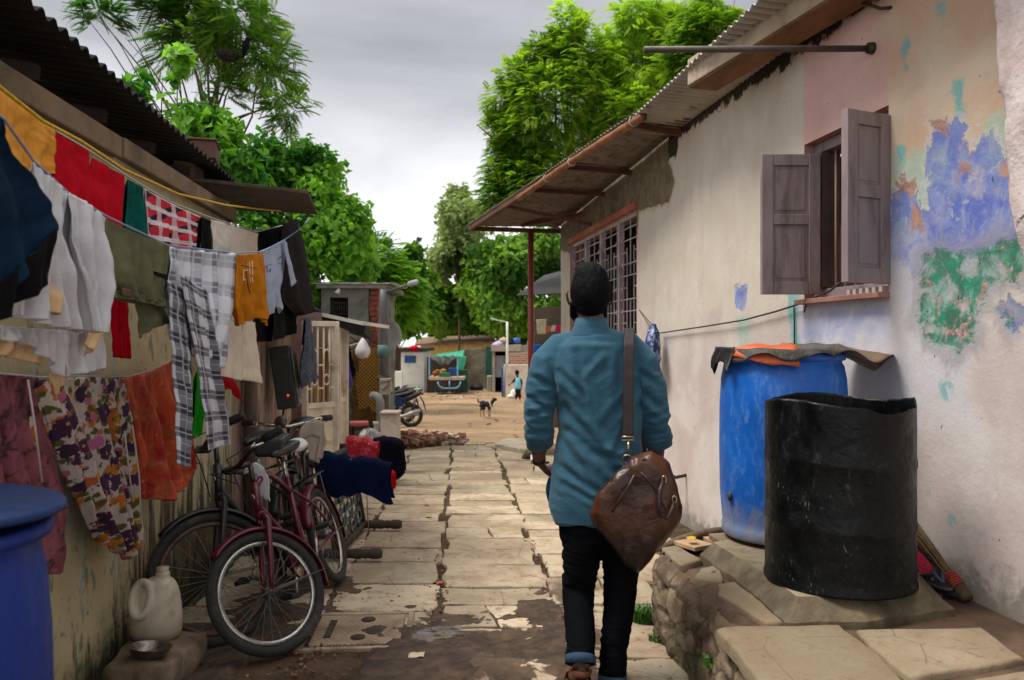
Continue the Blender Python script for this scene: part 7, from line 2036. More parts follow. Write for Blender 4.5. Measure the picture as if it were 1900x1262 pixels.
# ================================================================ RUBBLE, LITTER, SMALL PLANTS
def rubble():
 r_ = random.Random(11)
 ts = [('brick_rubble', srgb(140, 78, 58)), ('stone_rubble', srgb(150, 132, 112)), ('dark_rubble', srgb(86, 62, 50))]
 t = NT('rubble'); tone = t.attr('tone'); n = t.noise(20, 5, 0.6)
 c = t.ramp(tone, [(0.0, srgb(70, 44, 34)), (0.3, srgb(130, 70, 52)), (0.55, srgb(148, 104, 82)), (0.8, srgb(170, 150, 128)), (1.0, srgb(206, 196, 180))])
 t.color(t.mix(t.step(n, 0.4, 0.7), t.mix(0.5, c, srgb(80, 60, 48)), c)).rough(0.95); t.bump(n, 0.5, 0.02)
 V, F, T = [], [], []
 def lump(c, s, tone):
  rot = Matrix.Rotation(r_.uniform(0, 6.3), 3, 'Z') @ Matrix.Rotation(r_.uniform(-0.5, 0.5), 3, 'X') @ Matrix.Rotation(r_.uniform(-0.5, 0.5), 3, 'Y')
  b = len(V)
  for z in (-1, 1):
   for x, y in ((-1, -1), (1, -1), (1, 1), (-1, 1)):
    q = Vector((x * s[0], y * s[1], z * s[2])) * r_.uniform(0.65, 1.1)
    V.append(c + rot @ q); T.append(tone)
  F.extend([tuple(b + i for i in f) for f in ((0, 3, 2, 1), (4, 5, 6, 7), (0, 1, 5, 4), (1, 2, 6, 5), (2, 3, 7, 6), (3, 0, 4, 7))])
 for i in range(900):
  px = 742 + 120 * r_.random() ** 1.25; py = r_.uniform(806, 838)
  hgt = max(0, 1 - ((px - 742) / 125)) * 0.17
  if py > 834 - (px - 742) * 0.09: continue
  g = G(px, py + 2)
  h = hgt * (0.5 + 0.5 * math.sin(math.pi * min(1, max(0, (838 - py) / 26))))
  s = r_.uniform(0.015, 0.055) * (1.3 if r_.random() < 0.15 else 1)
  lump(g + Vector((0, 0, h * r_.random() + s * 0.4)), (s * 1.4, s, s * 0.7), r_.random())
 m = MB(); m.add(V, F, True)
 o = m.build('rubble', t.m, smooth=False)
 a = o.data.attributes.new('tone', 'FLOAT', 'POINT'); a.data.foreach_set('value', np.array(T, dtype=np.float32))
 tag(o, 'heap of broken brick and stone at the far end of the paving', 'rubble', kind='stuff')
 def stone(px, py, s, mat, label, flat=0.6, name='stone'):
  g = G(px, py); m = MB(); m.ball(g + Vector((0, 0, s[2] * 0.6)), s, 18, 12)
  for v in m.v:
   d = v - g; v += Vector((noise.noise(v * (1.2 / s[0]) ), noise.noise(v * (1.2 / s[0]) + Vector((7, 0, 0))), noise.noise(v * (1.2 / s[0]) + Vector((0, 7, 0))))) * s[0] * 0.35
  tag(m.build(name, mat), label, 'stone')
 stone(775, 828, (0.10, 0.09, 0.07), M('red_lump', srgb(138, 84, 64), 0.95, 0.3, 14, 0.5), 'reddish lump of old brickwork at the front of the rubble heap')
 stone(812, 822, (0.17, 0.11, 0.10), M('red_lump2', srgb(126, 82, 62), 0.95, 0.3, 14, 0.5), 'largest chunk of brickwork in the rubble heap')
 stone(988, 852, (0.16, 0.10, 0.085), M('dark_stone', srgb(84, 70, 54), 0.95, 0.35, 12, 0.5), 'dark lump of stone on the paving by the man, left of his wrist')
 m = MB(); a = [G(918, 832), G(985, 846), G(1010, 826), G(938, 820)]
 m.hull8([Vector((p.x, p.y, gz(p.y) - 0.02)) for p in a], [Vector((p.x, p.y, gz(p.y) + 0.075)) for p in a])
 tag(m.build('loose_slab', M('slab_grey', srgb(158, 148, 126), 0.9, 0.15, 4, 0.4, dirt=srgb(100, 84, 66)), bevel=0.012), 'thick grey stone slab raised at the end of the lane', 'slab')
 def scrap(px, py, s, mat, label, seed, cat='litter'):
  g = G(px, py); m = MB()
  m.grid([[g + Vector((s * (i - 2) * 0.5, s * (j - 2) * 0.4, 0.012 + s * 0.5 * abs(noise.noise(Vector((i * 0.8, j * 0.8, seed)))))) for i in range(5)] for j in range(5)])
  tag(m.build('litter', mat, solid=0.001), label, cat)
 scrap(816, 1085, 0.022, M('packet_red', srgb(190, 70, 50), 0.4, 0.2), 'small red and white packet in the joint of the paving', 1)
 scrap(773, 1221, 0.035, M('paper_pale', srgb(196, 176, 150), 0.8, 0.1), 'pale strip of paper lying in the mud by the drain cover', 2)
 scrap(792, 940, 0.022, M('packet_navy', srgb(40, 44, 66), 0.4, 0.2), 'small crushed dark packet on the paving', 3)
 scrap(795, 962, 0.026, M('packet_yellow', srgb(196, 170, 80), 0.5, 0.2), 'yellow scrap of paper on the paving below the dark packet', 4)
 scrap(472, 1222, 0.018, M('green_leaf_scrap', srgb(60, 140, 30), 0.5, 0.2), 'fresh green leaf fallen by the front bicycle wheel', 5, 'leaf')
 scrap(740, 862, 0.03, M('white_scrap', srgb(210, 206, 200), 0.5, 0.1), 'white scrap of plastic beside the rubble', 6)
 V, F, T = [], [], []
 for i in range(300):
  px, py = r_.uniform(745, 1000), 716 + 26 * r_.random() ** 1.6
  if i > 250: px, py = r_.uniform(745, 960), r_.uniform(740, 815)
  g = G(px, py); s = r_.uniform(0.012, 0.042)
  lump(Vector((g.x, g.y, g.z + s * 0.3)), (s * 1.5, s, s * 0.35), r_.choice([0.1, 0.4, 0.7, 0.95, 1.0, 1.0]))
 m = MB(); m.add(V, F, True)
 o = m.build('debris', t.m, smooth=False)
 a = o.data.attributes.new('tone', 'FLOAT', 'POINT'); a.data.foreach_set('value', np.array(T, dtype=np.float32))
 tag(o, 'scraps of paper and stone strewn over the dirt yard', 'debris', kind='stuff')
 V, F, T = [], [], []
 for i in range(700):
  px, py = r_.uniform(380, 1230), r_.uniform(1000, 1255)
  g = G(px, py)
  if i % 3:
   g = Vector((lane_x(r_.choice([-0.12, 0.53, -0.69]) + r_.gauss(0, 0.035), g.y), g.y, gz(g.y)))
  s = r_.uniform(0.002, 0.008)
  lump(Vector((g.x, g.y, gz(g.y) - 0.004 + s * 0.5)), (s * 1.3, s, s * 0.8), r_.uniform(0.0, 0.75))
 m = MB(); m.add(V, F, True)
 o = m.build('gravel', t.m, smooth=False)
 a = o.data.attributes.new('tone', 'FLOAT', 'POINT'); a.data.foreach_set('value', np.array(T, dtype=np.float32))
 tag(o, 'grit and small stones lying in the joints of the paving', 'gravel', kind='stuff')
rubble()
def blades(name, center, n, h, spread, col, label, seed, leafy=False, cat='grass'):
 r_ = random.Random(seed); V, F, = [], []
 for i in range(n):
  a = r_.uniform(0, 6.28); q = spread * r_.random() ** 0.5
  b = Vector(center) + Vector((q * math.cos(a), q * math.sin(a) * 0.8, 0))
  d = Vector((r_.uniform(-1, 1), r_.uniform(-1, 1), 0)) * 0.5; hh = h * r_.uniform(0.4, 1.1); w = 0.0028 if not leafy else 0.012
  sd = Vector((-d.y, d.x, 0)).normalized() * w
  p0, p1, p2 = b, b + d * hh * 0.35 + Vector((0, 0, hh * 0.65)), b + d * hh + Vector((0, 0, hh * r_.uniform(0.7, 0.95)))
  k = len(V)
  V += [p0 - sd, p0 + sd, p1 + sd, p1 - sd, p2]
  F += [(k, k + 1, k + 2, k + 3), (k + 3, k + 2, k + 4)]
 m = MB(); m.add(V, F)
 t = NT(name + '_green'); n_ = t.noise(40, 3)
 t.color(t.mix(n_, tuple(c * 0.6 for c in col), tuple(c * 1.3 for c in col))).rough(0.6)
 return tag(m.build(name, t.m), label, cat)
c = G(1192, 1160)
blades('grass_tuft', (c.x + 0.03, c.y + 0.05, gz(c.y)), 900, 0.09, 0.075, srgb(62, 104, 22), 'tuft of green grass at the corner of the stone plinth', 3)
c = G(1215, 1190)
blades('grass_tuft', (0.70, c.y, gz(c.y)), 200, 0.04, 0.05, srgb(70, 96, 30), 'short sparse grass at the foot of the plinth, nearer than the big tuft', 4)
blades('seedling', (P(1328, 1245, 3.02).x - 0.02, 3.05, 0.17), 26, 0.05, 0.02, srgb(74, 120, 30), 'tiny leafy seedling growing out of the plinth stones', 5, True, 'seedling')
# ================================================================ THE MAN
SKIN = M('brown_skin', srgb(96, 60, 46), 0.55, 0.12, 9, 0.1)
NAIL = M('nail', srgb(150, 108, 92), 0.4, 0.05)
HAIRM = M('black_hair', srgb(9, 9, 10), 0.7, 0.3, 40, 0.5, bscale=160, spec=0.1)
def px(x, y, d=0.0): return P(x, y, 3.3 + d)
def hand(m, wrist, fwd, palm_n, s=1.0, curl=0.5, side=1):
 """palm and five bent fingers; fwd: direction of the fingers, palm_n: out of the palm, side: which way the thumb goes"""
 fwd = Vector(fwd).normalized(); pn = Vector(palm_n); pn = (pn - fwd * fwd.dot(pn)).normalized(); sd = fwd.cross(pn) * side
 W = Vector(wrist)
 m.tube([W - fwd * 0.02 * s, W + fwd * 0.02 * s, W + fwd * 0.055 * s, W + fwd * 0.09 * s], [(0.024 * s, 0.019 * s), (0.030 * s, 0.017 * s), (0.040 * s, 0.016 * s), (0.038 * s, 0.012 * s)], 14, side=sd)
 tips = []
 for k, (o_, L) in enumerate(((0.030, 0.072), (0.010, 0.082), (-0.010, 0.076), (-0.029, 0.060))):
  p = W + fwd * (0.085 - 0.004 * abs(k - 1)) * s + sd * o_ * s
  a = 0.25 * curl; pts = [p - fwd * 0.012 * s]
  for q in (0.42, 0.33, 0.25):
   pts.append(p); a += curl * 0.9
   p = p + (fwd * math.cos(a) + pn * math.sin(a)) * L * q * s + sd * o_ * 0.06 * s
  pts.append(p)
  m.tube(pts, [0.0095 * s, 0.0095 * s, 0.0088 * s, 0.0080 * s, 0.0055 * s], 8); tips.append(p)
 p = W + fwd * 0.03 * s + sd * 0.026 * s
 m.tube([p, p + (fwd * 0.6 + sd * 0.7) * 0.032 * s, p + (fwd * 1.3 + sd * 0.85 + pn * 0.3) * 0.036 * s, p + (fwd * 1.75 + sd * 0.75 + pn * 0.8) * 0.038 * s], [0.015 * s, 0.012 * s, 0.010 * s, 0.0065 * s], 8)
 return tips
def wrinkle(o, f):
 co, no = get_co(o), get_no(o)
 set_co(o, co + no * f(co)[:, None])
def ridged(p, sc, st=(1, 1, 1), off=0):
 return 1 - 2 * np.abs(fnoise(p * np.array(st), sc, 3, off) - 0.5) * 2
def man():
 root = empty('person', (px(1100, 0).x, 3.27, 0), 'man seen from behind in a blue long shirt and dark jeans, walking up the lane', 'person')
 b = MB()
 hc = px(1095, 545)
 b.ball(hc, (0.073, 0.095, 0.112), 24, 18)
 b.tube([hc + Vector((-0.004, 0.035, -0.02)), hc + Vector((-0.006, 0.05, -0.075)), hc + Vector((-0.008, 0.058, -0.118))], [(0.062, 0.055), (0.056, 0.05), (0.032, 0.032)], 16, side=(1, 0, 0))
 b.tube([px(1095, 555, 0.0), px(1096, 585, 0.0), px(1098, 615, 0.0), px(1100, 660)], [(0.052, 0.056), (0.053, 0.055), (0.058, 0.056), (0.15, 0.08)], 18, side=(1, 0, 0))
 for s in (-1, 1):
  e = hc + Vector((s * 0.085, 0.004, -0.016))
  b.tube([e + Vector((0, 0.008, -0.030)), e + Vector((s * 0.008, -0.004, -0.01)), e + Vector((s * 0.013, -0.010, 0.014)), e + Vector((s * 0.006, 0.004, 0.028))], [(0.005, 0.008), (0.006, 0.014), (0.006, 0.015), (0.004, 0.008)], 8, side=(1, 0, 0))
 b.tube([hc + Vector((-0.012, 0.09, 0.01)), hc + Vector((-0.014, 0.112, -0.03)), hc + Vector((-0.012, 0.092, -0.045))], [0.009, 0.016, 0.014], 10)
 for s in (-1, 1): b.tube([hc + Vector((s * 0.05, 0.075, 0.016)), hc + Vector((s * 0.018 - 0.01, 0.093, 0.02))], 0.010, 8)
 b.tube([hc + Vector((-0.03, 0.088, -0.072)), hc + Vector((0.008, 0.092, -0.070))], 0.010, 8)
 b.tube([px(1102, 640), px(1106, 720), px(1108, 830), px(1108, 940), px(1108, 985)], [(0.16, 0.085), (0.15, 0.085), (0.135, 0.08), (0.15, 0.085), (0.14, 0.08)], 20, side=(1, 0, 0))
 LE, LWr = px(1003, 800, 0.02), px(999, 856, 0.19)
 RE, RWr = px(1216, 796, 0.0), px(1218, 868, 0.13)
 b.tube([px(1046, 662), px(1010, 720), LE, LE.lerp(LWr, 0.45), LWr], [0.040, 0.036, 0.030, 0.038, 0.026], 14)
 b.tube([px(1162, 662), px(1200, 720), RE, RE.lerp(RWr, 0.45), RWr], [0.040, 0.036, 0.030, 0.038, 0.027], 14)
 lf = (px(1024, 884, 0.27) - LWr)
 hand(b, LWr + lf.normalized() * 0.012, lf, (0.75, 0.1, 0.5), 1.0, 0.75, -1)
 hand(b, RWr, (-0.15, 0.35, -0.9), (-0.9, 0.1, 0), 1.0, 0.7, 1)
 LK, LA = px(1076, 1096, 0.02), px(1078, 1222, -0.20)
 RK, RA = px(1150, 1090, 0.0), px(1136, 1247, -0.06)
 b.tube([px(1080, 960), LK, LA, Vector((LA.x, LA.y + 0.015, LA.z - 0.05))], [0.07, 0.052, 0.040, 0.035], 14)
 b.tube([px(1140, 960), RK, RA, Vector((RA.x, RA.y + 0.01, RA.z - 0.01))], [0.07, 0.052, 0.040, 0.036], 14)
 lh = Vector((LA.x, LA.y - 0.015, LA.z - 0.055)); lt = Vector((LA.x - 0.012, LA.y + 0.20, 0.028))
 b.tube([lh + Vector((0, -0.02, 0.01)), lh.lerp(lt, 0.12), lh.lerp(lt, 0.5), lh.lerp(lt, 0.85), lt], [(0.024, 0.02), (0.033, 0.032), (0.040, 0.030), (0.044, 0.020), (0.030, 0.012)], 14, side=(1, 0, 0))
 rh = Vector((RA.x, RA.y - 0.045, 0.038)); rt = rh + Vector((0.03, 0.255, -0.008))
 b.tube([rh + Vector((0, -0.012, 0)), rh.lerp(rt, 0.12), rh.lerp(rt, 0.5), rh.lerp(rt, 0.85), rt], [(0.024, 0.022), (0.033, 0.030), (0.040, 0.030), (0.044, 0.02), (0.030, 0.012)], 14, side=(1, 0, 0))
 o = b.build('body', SKIN, root); remesh(o, 0.0045, 5); o.data.materials.clear(); o.data.materials.append(SKIN)
 for s in (-1, 1):
  m = MB(); m.ball(hc + Vector((s * 0.030 - 0.008, 0.086, 0.0)), (0.012, 0.010, 0.008), 12, 8); m.build('eye', M('eye_dark', srgb(40, 30, 26), 0.2, 0.1), o)
 h = MB(); h.ball(hc + Vector((0.001, -0.010, 0.006)), (0.0825, 0.102, 0.112), 36, 26)
 h.ball(hc + Vector((0.001, -0.006, 0.050)), (0.074, 0.092, 0.078), 30, 20)
 h.tube([hc + Vector((0.002, -0.055, -0.02)), hc + Vector((0.003, -0.058, -0.075))], [(0.066, 0.048), (0.050, 0.026)], 18, side=(1, 0, 0))
 h.ball(hc + Vector((0.0, 0.045, 0.10)), (0.06, 0.06, 0.035), 16, 10)
 o = h.build('hair', HAIRM, root); remesh(o, 0.005, 5)
 co = get_co(o) ; w = np.array(o.matrix_world.translation if False else (0, 0, 0))
 loc = co - np.array(hc)
 sink = np.clip((-0.018 - loc[:, 2] + 0.0) / 0.02, 0, 1) * np.clip((loc[:, 1] + 0.012) / 0.02, 0, 1)
 sink = np.maximum(sink, np.clip((loc[:, 1] - 0.065) / 0.02, 0, 1) * np.clip((0.055 - loc[:, 2]) / 0.02, 0, 1))
 co = np.array(hc) + loc * (1 - 0.42 * sink[:, None])
 set_co(o, co); wrinkle(o, lambda c: (fnoise(c * np.array([1, 1, 0.5]), 70, 3) - 0.5) * 0.009)
 o.data.materials.clear(); o.data.materials.append(HAIRM)
 m = MB(); j = hc + Vector((-0.008, 0.04, -0.075))
 m.tube([hc + Vector((-0.074, 0.022, -0.035)), hc + Vector((-0.066, 0.04, -0.085)), hc + Vector((-0.032, 0.085, -0.118)), hc + Vector((0.016, 0.088, -0.118)), hc + Vector((0.058, 0.04, -0.085)), hc + Vector((0.066, 0.022, -0.035))], [0.010, 0.017, 0.020, 0.020, 0.017, 0.010], 12)
 m.build('beard', HAIRM, root)
 j = MB()
 j.tube([px(1108, 925), px(1108, 960), px(1109, 1000)], [(0.150, 0.105), (0.162, 0.112), (0.155, 0.105)], 28, side=(1, 0, 0))
 j.tube([px(1080, 958), px(1080, 1020, 0.0), px(1076, 1060, 0.01), px(1073, 1096, 0.02), px(1074, 1135, -0.04), px(1077, 1180, -0.12), px(1077, 1214, -0.19), px(1077, 1231, -0.21)], [(0.086, 0.10), (0.080, 0.092), (0.072, 0.082), (0.067, 0.074), (0.061, 0.068), (0.058, 0.062), (0.056, 0.060), (0.057, 0.062)], 26, side=(1, 0, 0))
 j.tube([px(1140, 958), px(1152, 1020, 0.0), px(1152, 1060, 0.005), px(1150, 1100, 0.0), px(1146, 1150, -0.02), px(1138, 1200, -0.04), px(1136, 1258, -0.055)], [(0.086, 0.10), (0.078, 0.090), (0.072, 0.080), (0.068, 0.074), (0.061, 0.068), (0.055, 0.060), (0.055, 0.060)], 26, side=(1, 0, 0))
 JM = cloth_mat('dark_denim', srgb(6, 8, 13), 0.35, 1400)
 o = j.build('jeans', JM, root); remesh(o, 0.006, 4)
 def jw(c):
  z = c[:, 2]; k = np.exp(-((z - 0.50) / 0.10) ** 2) + 0.9 * np.exp(-((z - 0.16) / 0.09) ** 2) + 0.35
  return 0.008 * k * (ridged(c, 9, (0.6, 0.6, 3.2), 3) - 0.45)
 wrinkle(o, jw); o.data.materials.clear(); o.data.materials.append(JM)
 CUFF = cloth_mat('cuff_denim', srgb(52, 74, 96), 0.25, 1400)
 m = MB(); a, b_ = px(1077, 1216, -0.195), px(1077, 1232, -0.212); m.tube([a, a.lerp(b_, 0.1), b_, b_ + (a - b_) * 0.1], [(0.055, 0.06), (0.0605, 0.0655), (0.0605, 0.0655), (0.05, 0.055)], 28, side=(1, 0, 0)); m.build('cuff', CUFF, root)
 m = MB(); a, b_ = px(1136, 1249, -0.053), px(1136, 1266, -0.056); m.tube([a, a.lerp(b_, 0.1), b_, b_ + (a - b_) * 0.1], [(0.053, 0.058), (0.0585, 0.0635), (0.0585, 0.0635), (0.05, 0.055)], 28, side=(1, 0, 0)); m.build('cuff', CUFF, root)
 SOLE = M('black_sole', srgb(26, 24, 24), 0.8, 0.2); LEA = M('tan_leather', srgb(104, 58, 36), 0.5, 0.2)
 for (h_, t_) in ((lh, lt), (rh, rt)):
  d = (t_ - h_).normalized(); dn = Vector((0, d.z, -d.y)).normalized() * 1.0
  if dn.z > 0: dn = -dn
  m = MB(); c0 = h_ + dn * 0.032
  m.tube([c0 - d * 0.035, c0 - d * 0.015, c0 + d * 0.10, c0 + d * 0.20, t_ + dn * 0.018 + d * 0.02], [(0.022, 0.010), (0.038, 0.012), (0.040, 0.011), (0.050, 0.011), (0.030, 0.009)], 18, side=(1, 0, 0))
  so = m.build('shoe', SOLE, root)
  m = MB(); q = h_.lerp(t_, 0.62)
  m.tube([q + Vector((-0.052, 0, -0.016)), q + Vector((-0.042, 0, 0.018)), q + Vector((0, 0.01, 0.034)), q + Vector((0.042, 0, 0.018)), q + Vector((0.052, 0, -0.016))], [(0.035, 0.005)] * 5, 10, side=d); m.build('shoe_strap', LEA, so)
  m = MB(); q = h_
  m.tube([q + Vector((-0.040, 0.03, 0.0)), q + Vector((-0.03, -0.025, 0.012)), q + Vector((0.0, -0.042, 0.014)), q + Vector((0.03, -0.025, 0.012)), q + Vector((0.040, 0.03, 0.0))], [(0.012, 0.004)] * 5, 8, side=(0, 0, 1)); m.build('heel_strap', LEA, so)
 k = MB()
 secs = [(612, 1099, 0.075, 0.066, -0.005), (622, 1100, 0.125, 0.086, 0.0), (637, 1101, 0.178, 0.104, 0.0), (660, 1102, 0.196, 0.118, 0.005), (700, 1105, 0.194, 0.124, 0.005), (750, 1112, 0.172, 0.122, 0.005), (800, 1113, 0.170, 0.118, 0.005), (850, 1111, 0.184, 0.120, 0.005), (900, 1109, 0.194, 0.126, 0.005), (940, 1108, 0.198, 0.130, 0.005), (966, 1109, 0.178, 0.126, 0.005)]
 k.tube([px(c, y, d) for (y, c, a, b2, d) in secs], [(a, b2) for (y, c, a, b2, d) in secs], 44, side=(1, 0, 0))
 k.tube([px(1072, 640), px(1042, 648), px(1018, 674), px(1004, 720), px(1000, 775, 0.01), px(1000, 812, 0.05)], [(0.040, 0.06), (0.058, 0.074), (0.064, 0.076), (0.052, 0.062), (0.050, 0.058), (0.050, 0.056)], 28)
 k.tube([px(1134, 640), px(1164, 648), px(1187, 674), px(1205, 720), px(1215, 775, 0.0), px(1220, 812, 0.03)], [(0.040, 0.06), (0.058, 0.074), (0.066, 0.076), (0.058, 0.064), (0.055, 0.058), (0.053, 0.056)], 28)
 SH = NT('blue_chambray'); co_ = SH.tc.outputs['Object']
 n1 = SH.noise(5, 5, 0.6, 0.4); w1 = SH.noise(500, 2, 0.5, 0, None, (0.25, 1, 1)); w2 = SH.noise(500, 2, 0.5, 0, None, (1, 1, 0.2))
 c = SH.mix(SH.step(n1, 0.3, 0.7), srgb(34, 72, 92), srgb(46, 90, 110))
 c = SH.mix(SH.math('MULTIPLY', SH.step(SH.math('ADD', w1, w2), 0.95, 1.2), 0.14), c, srgb(92, 138, 158))
 SH.color(c).rough(0.85); SH.set(Specular_IOR_Level=0.25, Sheen_Weight=0.15); SH.bump(SH.math('ADD', SH.noise(22, 4, 0.6, 1.2, None, (1, 1, 2.2)), SH.math('MULTIPLY', SH.noise(70, 3, 0.6), 0.25)), 0.18, 0.010)
 o = k.build('shirt', SH.m, root); remesh(o, 0.0055, 7)
 FOLDS = [(1034, 742, 1120, 838, 9, -0.010), (1060, 800, 1165, 892, 11, -0.013), (1036, 800, 1100, 905, 8, -0.008), (1070, 655, 1086, 770, 8, -0.006), (1040, 690, 1082, 735, 7, -0.008), (1192, 700, 1120, 790, 9, -0.010), (1195, 740, 1135, 850, 8, -0.009), (1150, 660, 1140, 760, 8, -0.006), (1085, 700, 1120, 660, 8, 0.006), (1030, 860, 1130, 930, 9, -0.009), (1050, 900, 1150, 952, 7, -0.007), (1100, 840, 1190, 862, 8, -0.008), (1020, 672, 1036, 740, 7, -0.008), (984, 742, 1028, 770, 7, -0.010), (980, 775, 1024, 760, 6, -0.008), (988, 700, 1030, 720, 7, -0.008), (1195, 730, 1238, 765, 7, -0.010), (1200, 780, 1240, 770, 6, -0.008), (1190, 690, 1230, 720, 7, -0.008), (1060, 630, 1150, 634, 6, -0.003)]
 def sw(c):
  x, y, z = c[:, 0] - px(1106, 0).x, c[:, 1], c[:, 2]
  d1 = np.stack([x * 0.75 - z * 0.66, y * 0.6, x * 0.66 + z * 0.75], -1); d2 = np.stack([-x * 0.75 - z * 0.66, y * 0.6, -x * 0.66 + z * 0.75], -1)
  body = np.exp(-(x / 0.20) ** 6)
  r1 = ridged(d1, 5.5, (0.8, 0.6, 2.4), 3); r2 = ridged(d2, 5.0, (0.8, 0.6, 2.2), 11)
  r3 = ridged(np.stack([x, y, z], -1), 6, (0.7, 0.5, 2.2), 19)
  f = np.where(x < 0, r1, r2) * 0.5 + r3 * 0.35
  arm = np.clip((np.abs(x) - 0.17) / 0.04, 0, 1) * np.clip((1.36 - z) / 0.2, 0, 1)
  ra = ridged(c, 11, (0.7, 0.7, 2.2), 23)
  hem = np.clip((1.02 - z) / 0.3, 0, 1)
  ang = np.arctan2(y - 3.3, x)
  cr = 0
  zx, zz = c[:, 0] - (1100 - CX) / FPX * 3.2, (EYE - c[:, 2]) / 3.2 * FPX + CY
  zx = zx / 3.2 * FPX + 1100
  for (a0, b0, a1, b1, w_, d_) in FOLDS:
   e0, e1 = np.array([a0, b0]), np.array([a1, b1]); dv = e1 - e0; L2 = dv @ dv
   tt = np.clip(((zx - a0) * dv[0] + (zz - b0) * dv[1]) / L2, 0, 1)
   q = np.hypot(zx - a0 - tt * dv[0], zz - b0 - tt * dv[1])
   fade = np.sin(np.pi * (0.12 + 0.76 * tt))
   cr = cr + d_ * fade * 1.15 * (np.exp(-(q / (0.75 * w_)) ** 2) - 0.7 * np.exp(-((q - 1.6 * w_) / (0.9 * w_)) ** 2))
  cr = cr * np.clip((3.34 - y) / 0.06, 0, 1)
  sh = np.clip((z - 1.30) / 0.1, 0, 1)
  return (0.009 * (f - 0.42)) * (1 - arm) * (1 - 0.6 * sh) + arm * 0.013 * (ra - 0.4) + hem * 0.004 * np.sin(ang * 5 + z * 5) + 0.007 * (fnoise(c, 6, 3, 31) - 0.5) + cr
 wrinkle(o, sw); o.data.materials.clear(); o.data.materials.append(SH.m)
 bake(o, [('SMOOTH', dict(factor=0.5, iterations=1))])
 if not o.data.materials: o.data.materials.append(SH.m)
 m = MB(); pts = []
 for (y, rx, ry) in ((622, 0.094, 0.080), (606, 0.072, 0.072), (592, 0.065, 0.068), (590, 0.062, 0.065), (600, 0.061, 0.064)):
  pts.append((px(1097, y, 0.0), (rx, ry)))
 m.tube([p for p, _ in pts], [r for _, r in pts], 36, caps=False, side=(1, 0, 0))
 m.build('collar', SH.m, root)
 for (e, f) in ((px(1001, 796, 0.03), px(1001, 822, 0.07)), (px(1218, 796, 0.02), px(1221, 822, 0.05))):
  m = MB(); a = e - f
  m.tube([e + a * 0.1, e, e.lerp(f, 0.25), e.lerp(f, 0.35), e.lerp(f, 0.6), e.lerp(f, 0.7), f, f + a * 0.06], [0.052, 0.0615, 0.0635, 0.0595, 0.0625, 0.058, 0.060, 0.048], 30)
  for v in m.v: v += Vector((noise.noise(v * 22), noise.noise(v * 22 + Vector((4, 0, 0))), noise.noise(v * 18 + Vector((0, 4, 0))))) * 0.007
  m.build('rolled_cuff', SH.m, root)
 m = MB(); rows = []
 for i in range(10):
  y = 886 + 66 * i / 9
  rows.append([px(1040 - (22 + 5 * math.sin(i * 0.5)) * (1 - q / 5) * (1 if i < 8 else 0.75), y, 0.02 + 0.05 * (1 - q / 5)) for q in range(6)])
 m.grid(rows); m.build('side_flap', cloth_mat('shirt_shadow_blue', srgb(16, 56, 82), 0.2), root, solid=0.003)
 m = MB(); ax = (LE - LWr).normalized(); c = LWr + ax * 0.018
 m.tube([c + ax * 0.010, c - ax * 0.010], 0.0315, 20); m.build('wrist_strap', M('strap_black', srgb(20, 20, 22), 0.5), root)
 m = MB(); m.box(c + Vector((-0.031, -0.012, 0)), (0.008, 0.028, 0.034), rot=ax.to_track_quat('Z', 'Y').to_matrix()); m.build('watch_case', M('watch_white', srgb(212, 208, 202), 0.3, 0.05), root, bevel=0.002)
 m = MB(); c = LWr + lf.normalized() * 0.095 + Vector((0.035, 0.0, 0.012))
 m.box(c, (0.075, 0.15, 0.010), rot=Matrix.Rotation(R(-18), 3, 'Y') @ Matrix.Rotation(R(12), 3, 'X')); ph = m.build('phone', M('phone_red', srgb(150, 40, 48), 0.35, 0.1), bevel=0.004)
 tag(ph, 'dark red phone held low in the left hand of the man', 'phone')
 m = MB(); m.box(c + Vector((0, 0, 0.0062)), (0.066, 0.136, 0.001), rot=Matrix.Rotation(R(-18), 3, 'Y') @ Matrix.Rotation(R(12), 3, 'X')); m.build('screen', M('screen_black', srgb(14, 14, 16), 0.1, 0.05), ph)
man()
